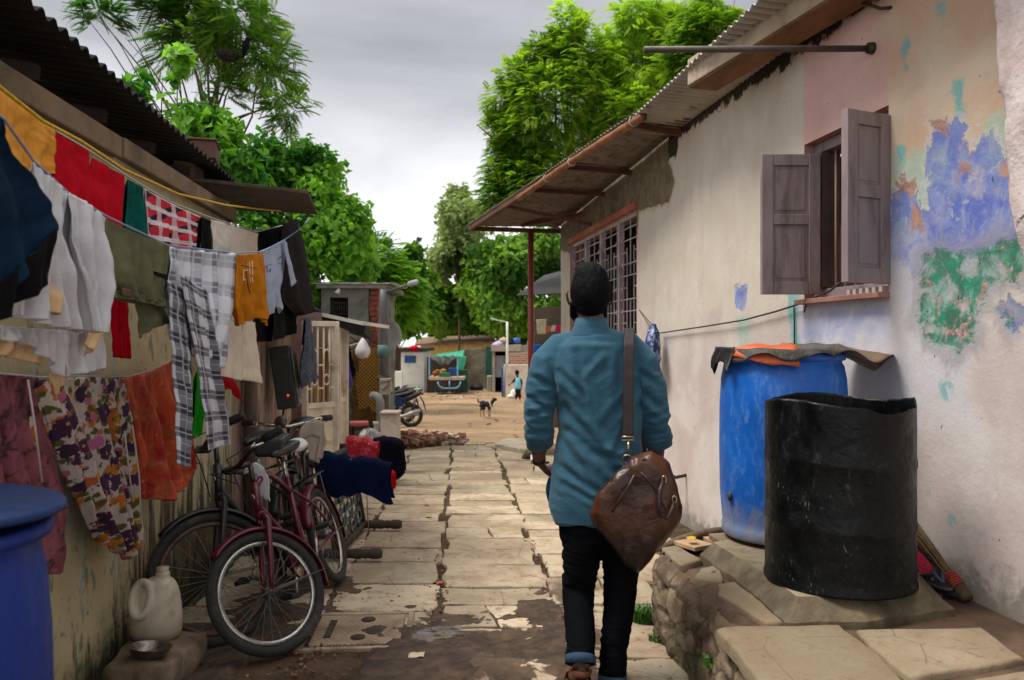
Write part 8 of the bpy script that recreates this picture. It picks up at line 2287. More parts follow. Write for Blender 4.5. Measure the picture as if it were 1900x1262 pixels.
def leather_bag():
 D = -0.20
 root = empty('leather_bag', px(1180, 1050, D), 'brown leather shoulder bag with dark trim hanging at the right hip of the man', 'bag')
 t = NT('brown_leather'); n1 = t.noise(6, 5, 0.6, 0.4); n2 = t.noise(26, 5, 0.65, 0.3); x, y, z = t.xyz()
 c = t.mix(t.step(n1, 0.32, 0.66), srgb(40, 23, 16), srgb(76, 42, 26))
 c = t.mix(t.math('MULTIPLY', t.step(n2, 0.56, 0.72), 0.5), c, srgb(100, 60, 38))
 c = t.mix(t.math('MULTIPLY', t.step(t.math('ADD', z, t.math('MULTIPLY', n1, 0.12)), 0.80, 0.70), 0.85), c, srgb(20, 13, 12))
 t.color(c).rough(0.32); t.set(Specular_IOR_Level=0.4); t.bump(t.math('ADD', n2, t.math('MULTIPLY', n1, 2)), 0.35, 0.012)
 DK = M('dark_leather', srgb(40, 22, 24), 0.5, 0.25, 14, 0.2); BR = M('antique_brass', srgb(170, 150, 116), 0.3, 0.15, metal=0.9)
 K = 1900.0 / 1900.0
 outline = [(1146, 872), (1172, 850), (1208, 838), (1240, 858), (1258, 900), (1266, 940), (1256, 976), (1232, 1008), (1206, 1042), (1184, 1060), (1158, 1048), (1130, 1010), (1106, 982), (1094, 954), (1104, 922), (1124, 894)]
 cen = np.mean(np.array(outline), axis=0)
 m = MB(); n = len(outline)
 layers = [(-0.085, 0.60), (-0.080, 0.80), (-0.060, 0.94), (-0.03, 1.0), (0.03, 1.0), (0.06, 0.93), (0.08, 0.8), (0.085, 0.6)]
 vs_ = []
 for (d, s) in layers:
  for (a, b) in outline: vs_.append(px(cen[0] + (a - cen[0]) * s, cen[1] + (b - cen[1]) * s, D + d * 0.95))
 fs = []
 for i in range(len(layers) - 1):
  for k in range(n): fs.append((i * n + k, i * n + (k + 1) % n, (i + 1) * n + (k + 1) % n, (i + 1) * n + k))
 fs.append(tuple(range(n - 1, -1, -1))); fs.append(tuple((len(layers) - 1) * n + k for k in range(n)))
 m.add(vs_, fs)
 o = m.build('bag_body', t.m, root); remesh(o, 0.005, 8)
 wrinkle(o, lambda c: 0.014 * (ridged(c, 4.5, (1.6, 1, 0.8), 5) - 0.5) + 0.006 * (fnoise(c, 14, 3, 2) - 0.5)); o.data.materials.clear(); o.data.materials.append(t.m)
 F = D - 0.083
 def path(name, pts, r, mat, par=root):
  m = MB(); m.tube([px(a, b, F + (q[0] if q else 0)) for a, b, *q in pts], r, 10); return m.build(name, mat, par)
 path('seam_piping', [(1184, 868, 0.01), (1168, 900, -0.002), (1150, 926, -0.004), (1136, 950, 0.004)], 0.006, t.m, o)
 path('seam_piping', [(1188, 876, 0.0), (1212, 900, -0.006), (1232, 940, 0.0), (1236, 968, 0.02)], 0.004, DK, o)
 path('zip', [(1172, 860, 0.035), (1196, 852, 0.02), (1226, 872, 0.02), (1244, 905, 0.03)], 0.007, DK, o)
 m = MB(); m.prism([px(a, b, F + 0.012 + (0.02 if b < 870 else 0)) for a, b in ((1158, 862), (1176, 872), (1148, 908), (1138, 908), (1134, 900))], (0, -0.006, 0)); m.build('strap_tab', DK, root, bevel=0.002)
 h = path('handle', [(1231, 892, 0.0), (1224, 912, -0.022), (1222, 938, -0.03), (1228, 958, -0.03), (1238, 962, -0.026), (1248, 944, -0.016), (1250, 926, 0.01)], 0.0085, DK)
 for (a, b) in ((1231, 889), (1250, 926)):
  m = MB(); m.tube([px(a, b, F + 0.01) + Vector((0.008 * math.cos(u), -0.012, 0.014 * math.sin(u))) for u in np.linspace(0, 6.28, 13)[:-1]], 0.0025, 6, closed=True); m.build('handle_ring', BR, h)
 m = MB(); rows = []
 pth = [(1165, 812, -0.150), (1165, 770, -0.146), (1165, 720, -0.144), (1166, 670, -0.136), (1167, 640, -0.118), (1168, 622, -0.085), (1168, 610, -0.03), (1168, 612, 0.03), (1168, 630, 0.10), (1170, 700, 0.145), (1180, 800, 0.15), (1200, 860, 0.10), (1215, 880, 0.0), (1218, 890, -0.10)]
 P3 = [px(a, b, d) for a, b, d in pth]
 fine = []
 for i in range(len(P3) - 1):
  for q in range(5): fine.append(P3[i].lerp(P3[i + 1], q / 5))
 fine.append(P3[-1])
 for p in fine: rows.append([p + Vector((s * 0.0205, 0, 0)) for s in (-1, -0.8, 0, 0.8, 1)])
 m.grid(rows); m.build('shoulder_strap', DK, root, solid=0.005)
 m = MB(); c = px(1165, 815, -0.155)
 m.tube([c + Vector(v) for v in ((-0.022, 0, 0.010), (0.022, 0, 0.010), (0.024, 0, -0.004), (-0.024, 0, -0.004))], 0.003, 8, closed=True); m.build('strap_ring', BR, root)
 m = MB(); m.tube([c + Vector((0.004, 0, -0.004)), c + Vector((0.0, -0.012, -0.020)), c + Vector((-0.003, -0.02, -0.050))], [0.004, 0.006, 0.005], 8)
 m.build('clasp', BR, root)
 c2 = px(1163, 852, F + 0.05)
 m = MB(); m.tube([c2 + Vector((0.017 * math.cos(u), -0.008 * math.sin(u), 0.017 * math.sin(u))) for u in np.linspace(0, 6.28, 17)[:-1]], 0.0032, 8, closed=True); m.build('strap_ring', BR, root)
leather_bag()
# ================================================================ BOY AND DOG
def boy():
 Y = 30.6; g = gz(Y); q = lambda a, b, d=0: P(a, b, Y + d)
 root = empty('person', (q(961, 0).x, Y, g), 'small boy in a pale blue shirt walking beside the white wall across the yard', 'person')
 b = MB()
 b.ball(q(959.5, 693), (0.075, 0.085, 0.105), 16, 12)
 b.tube([q(960, 696), q(960.5, 702), q(961, 712), q(961, 724)], [(0.04, 0.04), (0.05, 0.045), (0.10, 0.06), (0.09, 0.06)], 12, side=(1, 0, 0))
 b.tube([q(956, 704), q(951.5, 709), q(946, 713)], [0.035, 0.028, 0.02], 10); b.tube([q(966, 704), q(968, 712), q(967.5, 720)], [0.035, 0.028, 0.02], 10)
 hand(b, q(946, 713), (-0.8, 0, -0.6), (0, 1, 0), 0.7, 0.5); hand(b, q(967.5, 720), (0, 0, -1), (-1, 0, 0), 0.7, 0.5)
 for s, k, a in (((958.5, 722), (959.5, 732), (957, 741)), ((963, 722), (963.5, 732), (965, 741.5))):
  b.tube([q(*s), q(*k), q(*a)], [0.055, 0.042, 0.028], 10)
  f = q(*a); b.tube([f + Vector((0, -0.03, -0.035)), f + Vector((0, 0.05, -0.04)), f + Vector((0, 0.12, -0.05))], [0.025, 0.028, 0.018], 10)
 o = b.build('body', SKIN, root); remesh(o, 0.009, 3); o.data.materials.clear(); o.data.materials.append(SKIN)
 m = MB(); m.ball(q(959.5, 692, -0.01) + Vector((0, 0, 0.015)), (0.082, 0.094, 0.10), 16, 12); m.build('hair', HAIRM, root)
 m = MB(); m.tube([q(960.5, 701), q(961, 703), q(961, 710), q(960.8, 718), q(961, 722)], [(0.06, 0.05), (0.115, 0.075), (0.12, 0.085), (0.115, 0.08), (0.12, 0.085)], 16, side=(1, 0, 0)); m.build('shirt', cloth_mat('pale_aqua', srgb(120, 190, 206), 0.1), root)
 m = MB()
 m.tube([q(957, 703), q(954, 706), q(951.5, 709.5)], [0.05, 0.045, 0.04], 10); m.build('sleeve', cloth_mat('black_cotton', srgb(14, 13, 15), 0.3), root)
 m = MB(); m.tube([q(965.5, 703), q(967, 707), q(968, 712)], [0.05, 0.045, 0.04], 10); m.build('sleeve', cloth_mat('black_cotton', srgb(14, 13, 15), 0.3), root)
 m = MB(); m.tube([q(961, 719), q(961, 724)], [(0.105, 0.08), (0.11, 0.085)], 14, side=(1, 0, 0))
 m.tube([q(958.5, 722), q(959.5, 731), q(957.2, 738)], [0.075, 0.062, 0.06], 12); m.tube([q(963, 722), q(963.5, 731), q(964.8, 738)], [0.075, 0.062, 0.06], 12); m.build('trousers', cloth_mat('dark_brown_cotton', srgb(40, 28, 26), 0.2), root)
boy()
def dog():
 Y = 22.0; g = gz(Y); q = lambda a, b, d=0: P(a, b, Y + d)
 t = NT('dog_coat'); n = t.noise(9, 4); x, y, z = t.xyz()
 leg = t.step(t.math('ADD', z, t.math('MULTIPLY', t.math('SUBTRACT', n, 0.5), 0.12)), 0.25, 0.19)
 c = t.mix(leg, srgb(24, 22, 22), srgb(178, 142, 106))
 band = t.step(t.math('ABSOLUTE', t.math('SUBTRACT', t.math('ADD', x, t.math('MULTIPLY', z, 0.35)), 0.235)), 0.022, 0.012)
 c = t.mix(t.math('MULTIPLY', band, 0.9), c, srgb(206, 196, 184))
 c = t.mix(t.step(t.math('ADD', x, t.math('MULTIPLY', t.math('SUBTRACT', n, 0.5), 0.05)), 0.30, 0.33), c, srgb(62, 48, 40))
 t.color(c).rough(0.8); t.bump(t.noise(60, 3), 0.3, 0.01)
 m = MB()
 m.tube([q(890.5, 748), q(895, 748.5), q(902, 750), (q(908.5, 751)), q(912.5, 749)], [(0.055, 0.06), (0.075, 0.085), (0.07, 0.075), (0.08, 0.11), (0.065, 0.085)], 16, side=(0, 1, 0))
 m.tube([q(911, 748), q(914, 745), q(916.5, 742)], [0.062, 0.05, 0.048], 12)
 m.tube([q(915.5, 742), q(918, 741), q(920.5, 742), q(922.5, 742.5)], [0.045, 0.052, 0.034, 0.022], 12)
 for s in (-1, 1): m.tube([q(916.5, 740.5, 0.035 * s), q(915.0, 738.3, 0.05 * s), q(913.6, 738.8, 0.06 * s)], [(0.02, 0.01), (0.024, 0.010), (0.008, 0.006)], 8)
 m.tube([q(889.5, 747), q(887.5, 745.5), q(886.6, 742), q(887.6, 738.6)], [0.026, 0.024, 0.02, 0.010], 10)
 for s, dx in ((-1, 0.0), (1, -2.0)):
  m.tube([q(909.5 + dx * 0.4, 753, 0.05 * s), q(908.6 + dx, 758, 0.06 * s), q(909.4 + dx, 764, 0.06 * s), q(909 + dx, 771, 0.06 * s), q(910.6 + dx, 772.6, 0.06 * s)], [0.05, 0.034, 0.024, 0.019, 0.022], 10)
 for s, dx in ((-1, 0.0), (1, 6.6)):
  m.tube([q(892.5 + dx * 0.3, 751, 0.05 * s), q(894.6 + dx * 0.6, 757.5, 0.06 * s), q(890.6 + dx * 0.9, 763.5, 0.06 * s), q(891.6 + dx, 771.5, 0.06 * s), q(893.2 + dx, 772.8, 0.06 * s)], [0.065, 0.044, 0.026, 0.019, 0.022], 10)
 b = Vector((q(903, 0).x, Y, g))
 o = m.build('dog', t.m, loc=b); remesh(o, 0.009, 4); o.data.materials.clear(); o.data.materials.append(t.m)
 tag(o, 'black dog with tan legs and a white neck band standing in the yard', 'dog')
dog()
# ================================================================ MOTORBIKES
def motorbike():
 root = empty('motorbike', (0, 0, 0), 'dark blue motorbike with a pale side panel, first of the row at the yard edge', 'motorbike', 'motorbikes parked behind the pillar')
 BLU = M('navy_paint', srgb(20, 30, 84), 0.3, 0.15); DKP = M('black_plastic', srgb(26, 27, 29), 0.45, 0.2); SIL = M('silver_paint', srgb(150, 148, 144), 0.35, 0.12, metal=0.5)
 wr = 0.285
 for x in (0, -1.22):
  m = MB(); m.tube([(x + (wr - 0.045) * math.cos(a), 0, wr + (wr - 0.045) * math.sin(a)) for a in np.linspace(0, 6.283, 41)[:-1]], 0.046, 10, closed=True); w = m.build('wheel', TYRE, root)
  m = MB(); m.tube([(x + 0.195 * math.cos(a), 0, wr + 0.195 * math.sin(a)) for a in np.linspace(0, 6.283, 33)[:-1]], 0.014, 8, closed=True)
  for i in range(5):
   a = 6.283 * i / 5; m.beam((x, 0, wr), (x + 0.195 * math.cos(a), 0, wr + 0.195 * math.sin(a)), 0.03, 0.025, up=(0, 1, 0))
  m.tube([(x, -0.05, wr), (x, 0.05, wr)], 0.05, 14); m.build('rim', SIL, w)
 m = MB(); m.tube([(0.08, 0, 0.86), (-0.12, 0, 0.80), (-0.42, 0, 0.74), (-0.58, 0, 0.78)], [(0.05, 0.03), (0.11, 0.05), (0.125, 0.05), (0.09, 0.05)], 16, side=(0, 1, 0)); m.build('seat', M('seat_vinyl', srgb(30, 31, 34), 0.4, 0.15), root)
 m = MB(); m.tube([(0.26, 0, 0.82), (0.20, 0, 0.80), (0.0, 0, 0.72), (-0.22, 0, 0.66)], [(0.03, 0.03), (0.07, 0.05), (0.11, 0.075), (0.10, 0.09)], 14, side=(0, 1, 0)); m.build('tail_cowl', DKP, root)
 m = MB(); m.ball((0.275, 0, 0.80), (0.03, 0.06, 0.045), 14, 10); m.build('tail_light', M('red_lens', srgb(150, 30, 24), 0.2, 0.1), root)
 m = MB(); m.tube([(0.18, -0.14, 0.86), (0.26, -0.13, 0.90), (0.27, 0.13, 0.90), (0.18, 0.14, 0.86)], 0.014, 8); m.build('grab_rail', DKP, root)
 m = MB(); m.beam((0.30, 0, 0.62), (0.34, 0, 0.50), 0.16, 0.012, up=(1, 0, 0.4)); m.build('number_plate', M('plate_white', srgb(206, 204, 196), 0.5), root)
 m = MB(); m.tube([(0.22, 0, 0.74), (0.29, 0, 0.60), (0.35, 0, 0.40)], [(0.07, 0.012), (0.08, 0.012), (0.07, 0.008)], 10, side=(0, 1, 0)); m.build('mudguard', DKP, root)
 m = MB(); m.tube([(-0.50, 0, 0.80), (-0.62, 0, 0.86), (-0.82, 0, 0.88), (-0.98, 0, 0.80)], [(0.08, 0.07), (0.125, 0.10), (0.135, 0.11), (0.06, 0.06)], 16, side=(0, 1, 0)); m.build('fuel_tank', BLU, root)
 for s in (-1, 1):
  m = MB(); m.prism([(-0.12, 0.115 * s, 0.70), (-0.40, 0.13 * s, 0.72), (-0.44, 0.13 * s, 0.52), (-0.20, 0.12 * s, 0.50)], (0, 0.02 * s, 0)); m.build('side_panel', BLU, root, bevel=0.008)
  m = MB(); m.prism([(-0.42, 0.13 * s, 0.74), (-0.58, 0.13 * s, 0.76), (-0.60, 0.13 * s, 0.60), (-0.46, 0.135 * s, 0.56)], (0, 0.02 * s, 0)); m.build('side_panel', SIL, root, bevel=0.008)
 m = MB(); m.box((-0.60, 0, 0.42), (0.32, 0.24, 0.30)); m.box((-0.62, 0, 0.62), (0.2, 0.16, 0.14)); m.build('engine', DARKIRON, root, bevel=0.02)
 m = MB(); m.tube([(-0.5, -0.15, 0.25), (-0.2, -0.17, 0.27), (0.0, -0.17, 0.34), (0.20, -0.17, 0.40)], [0.03, 0.04, 0.055, 0.045], 12); m.build('exhaust', SIL, root)
 m = MB()
 for s in (-1, 1): m.tube([(-1.22, 0.08 * s, wr), (-1.02, 0.08 * s, 0.82)], 0.025, 10)
 m.build('front_fork', SIL, root)
 m = MB(); m.tube([(-0.86, -0.34, 1.0), (-0.96, -0.12, 0.96), (-0.96, 0.12, 0.96), (-0.86, 0.34, 1.0)], 0.016, 10); m.build('handlebar', DKP, root)
 m = MB(); m.ball((-1.08, 0, 0.86), (0.09, 0.10, 0.10), 14, 10); m.build('headlight', DKP, root)
 m = MB(); m.tube([(0, -0.10, wr), (-0.45, -0.12, 0.33)], 0.025, 8); m.tube([(0, 0.10, wr), (-0.45, 0.12, 0.33)], 0.025, 8); m.tube([(0, -0.12, wr), (0.10, -0.13, 0.66)], 0.02, 8); m.tube([(0, 0.12, wr), (0.10, 0.13, 0.66)], 0.02, 8); m.build('swing_arm', DKP, root)
 m = MB(); m.tube([(-0.3, 0.12, 0.34), (-0.32, 0.26, 0.02)], 0.014, 8); m.build('side_stand', DKP, root)
 for ph, (pxx, Y, lab) in enumerate(((763, 19.0, None), (752, 20.1, 'grey seated motorbike in the middle of the row at the yard edge'), (737, 21.2, 'dark motorbike farthest along the row, little more than its seat showing'))):
  o = root if ph == 0 else copy_tree(root)
  o.location = (P(pxx, 0, Y).x, Y, gz(Y) + 0.02); o.rotation_euler = (R(-5), 0, R(14 + 4 * ph))
  if lab: o['label'] = lab
motorbike()
# ================================================================ FAR SIDE OF THE YARD
def rect(m, x0, x1, y0, y1, Y, dep=0.2, ground=False):
 a, b = P(x0, y0, Y), P(x1, y1, Y)
 zb = gz(Y) - 0.1 if ground else b.z
 m.box(((a.x + b.x) / 2, Y + dep / 2, (a.z + zb) / 2), (b.x - a.x, dep, a.z - zb))
def far_thing(name, label, cat, rects, mat, bevel=0.0, parent=None):
 m = MB()
 for r in rects: rect(m, *r)
 o = m.build(name, mat, parent, bevel=bevel)
 return tag(o, label, cat) if parent is None else o
WHW = M('whitewash', srgb(214, 212, 204), 0.9, 0.05, 2, 0.2, dirt=srgb(168, 158, 144), dirt_amt=0.22)
DWOOD = M('dark_planks', srgb(52, 42, 36), 0.9, 0.35, 3, 0.3, stretch=(3, 1, 0.4))
MOULD = M('mouldy_wall', srgb(138, 130, 110), 0.95, 0.25, 2, 0.4, dirt=srgb(66, 62, 50), dirt_amt=0.55, dscale=1.2)
CONCF = M('far_concrete', srgb(158, 150, 134), 0.95, 0.15, 2, 0.3, dirt=srgb(110, 104, 92), dirt_amt=0.3)
GRN = M('green_tin', srgb(58, 160, 126), 0.6, 0.2, 3, 0.2, dirt=srgb(30, 110, 92))
BRK = None
def brick_mat():
 t = NT('brickwork'); n = t.n.new('ShaderNodeTexBrick')
 mp_ = t.n.new('ShaderNodeMapping'); mp_.inputs['Rotation'].default_value = (R(90), 0, 0); t.l.new(t.tc.outputs['Object'], mp_.inputs[0]); t.l.new(mp_.outputs[0], n.inputs['Vector'])
 n.inputs['Color1'].default_value = srgb(150, 92, 72) + (1,); n.inputs['Color2'].default_value = srgb(176, 126, 102) + (1,); n.inputs['Mortar'].default_value = srgb(184, 168, 150) + (1,)
 n.inputs['Scale'].default_value = 1.0; n.inputs['Brick Width'].default_value = 0.26; n.inputs['Row Height'].default_value = 0.095; n.inputs['Mortar Size'].default_value = 0.014
 t.color(n.outputs[0]).rough(0.95); return t.m
BRK = brick_mat()
def far_side():
 Y = 37
 h = empty('shed', (P(765, 0, Y).x, Y, gz(Y)), 'whitewashed shed with a small blue shutter across the yard', 'shed')
 far_thing('wall', 0, 0, [(744, 787, 653, 722, Y, 3.0, True)], WHW, 0, h)
 far_thing('shutter', 0, 0, [(750.5, 771.5, 660, 673.5, Y - 0.04, 0.05)], M('blue_shutter', srgb(18, 74, 128), 0.6), 0.01, h)
 far_thing('roof', 0, 0, [(738, 792, 646, 652, Y - 0.3, 3.6)], DWOOD, 0, h)
 far_thing('step', 0, 0, [(748, 776, 718, 726, Y - 0.8, 0.7, True)], MOULD, 0.02, h)
 far_thing('shed', 'dark plank shed beside the whitewashed one', 'shed', [(700, 743, 648, 722, Y + 0.6, 2.5, True)], DWOOD)
 far_thing('low_wall', 'low whitewashed wall in front of the dark shed', 'wall', [(718, 746, 689, 726, Y - 1.4, 0.25, True)], WHW, 0.01)
 m = MB(); m.ball(P(768, 646, Y - 0.2), (0.24, 0.3, 0.12), 12, 8)
 for v in m.v: v += Vector((0, 0, 0.08 * noise.noise(v * 4)))
 tag(m.build('red_bundle', cloth_mat('crimson_cotton', srgb(168, 8, 30))), 'red bundle lying on the roof of the whitewashed shed', 'bundle')
 far_thing('green_box', 'pale green box on the ground by the whitewashed shed', 'box', [(762, 780, 721, 727, Y - 1.9, 0.4, True)], M('pale_green', srgb(140, 176, 142), 0.7), 0.02)
 Y = 34.5; c = empty('hand_cart', (P(830, 0, Y).x, Y, gz(Y)), 'four wheeled hand cart with a pale blue frame and netting roof', 'hand cart')
 FB = M('frame_blue', srgb(110, 164, 196), 0.5, 0.12)
 far_thing('deck', 0, 0, [(796, 861, 700, 705.5, Y, 1.4)], M('deck_wood', srgb(168, 146, 122), 0.85, 0.2), 0.01, c)
 m = MB()
 for x in (796.5, 849):
  for d in (0.05, 1.3): m.beam(P(x, 702, Y + d), P(x, 661, Y + d), 0.06, 0.06, up=(0, 1, 0))
 for d in (0.05, 1.3): m.beam(P(795, 662, Y + d), P(851, 662, Y + d), 0.05, 0.05)
 for x in (796.5, 849): m.beam(P(x, 662, Y), P(x, 662, Y + 1.35), 0.05, 0.05)
 m.tube([P(812, 708, Y), P(814, 715, Y), P(820, 720, Y), P(834, 721, Y), P(848, 720, Y), P(853, 715, Y), P(855, 708, Y)], 0.03, 8); m.tube([P(834, 707, Y), P(834, 721, Y)], 0.03, 8)
 m.build('cart_frame', FB, c)
 for x in (820.5, 847):
  for d in (0.08, 1.2):
   q = P(x, 720, Y + d); rr = 0.30; q.z = gz(Y) + rr + 0.02
   m = MB(); m.tube([q + Vector((rr * math.cos(a), 0, rr * math.sin(a))) for a in np.linspace(0, 6.283, 33)[:-1]], 0.025, 8, closed=True); w = m.build('wheel', TYRE, c)
   m = MB()
   for k in range(10): m.tube([q, q + Vector((rr * math.cos(k * 0.628), 0, rr * math.sin(k * 0.628)))], 0.006, 4)
   m.tube([q - Vector((0, 0.05, 0)), q + Vector((0, 0.05, 0))], 0.03, 8); m.build('spokes', SPOKE, w)
 m = MB(); rows = []
 for i in range(20):
  rows.append([P(798 + 50 * i / 19, 661 + (15 * math.sin(math.pi * i / 19) + 1) * k / 6 + 2 * math.sin(i * 1.1), Y - 0.02 + 0.05 * math.sin(i)) for k in range(7)])
 m.grid(rows); m.build('netting', print_mat('dark_netting', srgb(70, 84, 80), srgb(120, 130, 122), srgb(40, 50, 50), 5), c, solid=0.01)
 far_thing('crate', 'green crate on the deck of the hand cart', 'crate', [(815, 835, 692, 699.7, Y + 0.1, 0.4)], M('crate_green', srgb(24, 100, 66), 0.5), 0.02)
 far_thing('crate', 'blue crate at the back of the hand cart', 'crate', [(832, 850, 683, 699.7, Y + 0.8, 0.4)], M('crate_blue', srgb(20, 60, 120), 0.5), 0.02)
 for i, (x, y, col, lab) in enumerate(((812, 686, (140, 90, 50), 'orange bundle on the hand cart, leftmost of the pile'), (823, 685, (150, 116, 60), 'yellow bundle in the middle of the hand cart pile'), (804, 696, (150, 60, 50), 'reddish bundle low on the cart beside the frame post'))):
  m = MB(); q = P(x, y, Y + 0.7); m.ball(q - Vector((0, 0, 0.06)), (0.13, 0.2, 0.08), 12, 8); m.ball(q - Vector((0.05, 0, 0.14)), (0.18, 0.2, 0.10), 12, 8)
  tag(m.build('cart_bundle', cloth_mat('bundle_%d' % col[0], srgb(*col))), lab, 'bundle')
 far_thing('shade_panel', 'added dark panel standing in for the shelter shade behind the hand cart', 'screen', [(792, 862, 662, 720, 36.6, 0.1, True)], DWOOD)  # added dark sheet, imitates the shaded inside of the cart shelter
 m = MB(); a = [P(803, 668, 37), P(858, 664, 37), P(862, 650, 39), P(806, 658, 39)]
 corrugated(m, a[3], a[2], a[1], a[0], 0.16, 0.02, 4); tag(m.build('green_roof_sheet', GRN, solid=0.01), 'bright green corrugated sheet roof behind the hand cart', 'roof sheet')
 cloth('green_tarpaulin', [(850, 660), (866, 662)], [(850, 660), (846, 684)], [(866, 662), (860, 690)], [(846, 686), (860, 690)], 0, GRN, seed=70, folds=3, amp=0.08, flap=0, label='green tarpaulin hanging at the side of the cart shelter', cat='tarpaulin', proj=lambda a, b, o: P(a, b, 36.4))
 far_thing('auto_cab', 'dark green box shaped load standing right of the hand cart', 'box', [(852, 867, 686, 700, 36, 0.8, True)], M('load_green', srgb(14, 62, 46), 0.5), 0.03)
 far_thing('stained_wall', 'tall mould stained wall at the back of the yard', 'wall', [(862, 901, 647, 706, 39, 0.3, True)], MOULD, 0.01)
 m = MB(); q = P(884, 702, 37.6); m.ball(Vector((q.x, 37.6, gz(37.6) + 0.16)), (0.34, 0.25, 0.18), 14, 10); tag(m.build('black_sack', M('black_bag', srgb(28, 29, 32), 0.5)), 'black sack lying before the mould stained wall', 'sack')
 h = empty('house', (P(850, 0, 47).x, 47, gz(47)), 'low yellow house with a long brown tiled roof behind the yard', 'house')
 far_thing('wall', 0, 0, [(780, 918, 636, 705, 47, 3, True)], M('yellow_wall', srgb(206, 178, 112), 0.9), 0, h)
 m = MB(); a = [P(770, 642, 46.3), P(920, 636, 46.3), P(915, 624, 49), P(775, 630, 49)]; m.hull8(a, [p + Vector((0, 0, 0.12)) for p in a]); m.build('roof', M('brown_roof', srgb(128, 104, 84), 0.9, 0.25, 2), h)
 far_thing('green_screen', 'dark green net screen between the stained wall and concrete shop', 'screen', [(901, 914, 643, 706, 38, 0.1, True)], M('green_net', srgb(30, 84, 66), 0.8, 0.3, 3), 0)
 h = empty('kiosk', (P(930, 0, 36).x, 36, gz(36)), 'concrete kiosk with a half lowered grey shutter', 'kiosk')
 far_thing('pier', 0, 0, [(913, 918.5, 652, 722, 36, 2, True)], CONCF, 0, h); far_thing('pier', 0, 0, [(938, 942, 652, 722, 36, 2, True)], CONCF, 0, h)
 far_thing('roof', 0, 0, [(911, 967, 640, 652, 35.8, 2.6)], CONCF, 0, h); far_thing('rear_wall', 0, 0, [(918, 938, 652, 722, 37.8, 0.1, True)], DWOOD, 0, h)
 far_thing('shutter', 0, 0, [(919, 938, 660, 700, 36.2, 0.06)], M('grey_shutter', srgb(148, 154, 158), 0.5, 0.12, 2, dirt=srgb(110, 110, 108)), 0, h)
 far_thing('upper_wall', 0, 0, [(942, 990, 640.5, 656, 36.1, 0.2)], CONCF, 0, h)
 far_thing('water_tank', 'pale bucket shaped tank by the green screen', 'tank', [(903, 913, 697, 711, 36.6, 0.35, True)], CONCF, 0.05)
 far_thing('brick_wall', 'bare brick wall above the white wall, beside the grey shutter', 'wall', [(942, 990, 655, 722, 34.6, 0.25, True)], BRK)
 far_thing('white_wall', 'flaking whitewashed wall beside the walking boy', 'wall', [(935, 1010, 677, 730, 33, 0.3, True)], M('flaking_white', srgb(206, 196, 180), 0.9, 0.08, 3, 0.4, dirt=srgb(164, 132, 110), dirt_amt=0.42, dscale=1.6), 0.02)
 far_thing('blue_board', 'upright blue board in front of the grey shutter', 'board', [(930.5, 934, 684, 713, 33.6, 0.08, True)], M('board_blue', srgb(40, 84, 160), 0.6), 0)
 m = MB(); q = P(936, 0, 32.6); m.tube([(q.x, 32.6, gz(32.6)), (q.x, 32.6, P(0, 680, 32.6).z), (q.x + 0.1, 32.8, P(0, 678, 32.6).z)], 0.045, 8); tag(m.build('water_pipe', M('grey_pvc', srgb(132, 132, 124))), 'pale upright water pipe by the end of the flaking white wall', 'pipe')
 m = MB(); q = P(953, 735, 32); m.ball(Vector((q.x, 32, gz(32) + 0.15)), (0.14, 0.14, 0.22), 14, 10); m.ball(Vector((q.x - 0.12, 31.9, gz(32) + 0.08)), (0.14, 0.12, 0.09), 12, 8); tag(m.build('white_sack', WHW), 'small white sack slumped by the feet of the boy', 'sack')
 Y = 33.4; q = P(941, 0, Y); L = empty('street_lamp', (q.x, Y, gz(Y)), 'slim white street lamp across the yard, its arm reaching left', 'street lamp')
 WL = M('lamp_post_white', srgb(196, 196, 190), 0.5)
 m = MB(); m.tube([(q.x, Y, gz(Y)), (q.x, Y, P(0, 597, Y).z)], 0.05, 10); m.build('pole', WL, L)
 m = MB(); m.tube([P(941, 598, Y), P(926, 595, Y)], 0.02, 8); m.build('arm', WL, L)
 m = MB(); m.tube([P(927, 595.5, Y), P(910, 591, Y)], [(0.08, 0.03), (0.05, 0.02)], 10, side=(0, 1, 0)); m.build('lamp_head', WL, L)
 for (x, y, w, h_, col, lab) in ((924, 635, 0.26, 0.14, (172, 160, 196), 'pale lilac cloth heap on the kiosk roof'), (944, 633, 0.22, 0.16, (28, 28, 32), 'black cloth heap on the kiosk roof'), (934, 627, 0.2, 0.1, (200, 172, 140), 'beige cloth heap behind the others on the kiosk roof'), (983, 640, 0.25, 0.14, (70, 60, 52), 'brown heap at the far end of the kiosk roof')):
  m = MB(); q = P(x, y + 4, 36.6 if y > 630 else 37.6); m.ball(q, (w, 0.25, h_), 14, 10)
  for v in m.v: v += Vector((noise.noise(v * 5), 0, noise.noise(v * 6))) * 0.08
  tag(m.build('cloth_heap', cloth_mat('heap_%d' % col[0], srgb(*col))), lab, 'cloth')
 m = MB(); q = P(959, 637, 36.5); m.lathe([(0, 0), (0.13, 0), (0.16, 0.24), (0.15, 0.24), (0.12, 0.02), (0, 0.02)], q, 16, caps=False); tag(m.build('blue_bucket', M('bucket_blue', srgb(50, 96, 190), 0.4)), 'blue bucket on the kiosk roof', 'bucket')
 h = empty('house', (P(1020, 0, 17).x, 17, gz(17)), 'dark fronted house with a black awning beyond the red canopy post', 'house')
 far_thing('wall', 0, 0, [(992, 1150, 570, 760, 18.5, 0.2, True)], M('dark_render', srgb(84, 74, 62), 0.95, 0.3, 2, dirt=srgb(48, 42, 36)), 0, h)
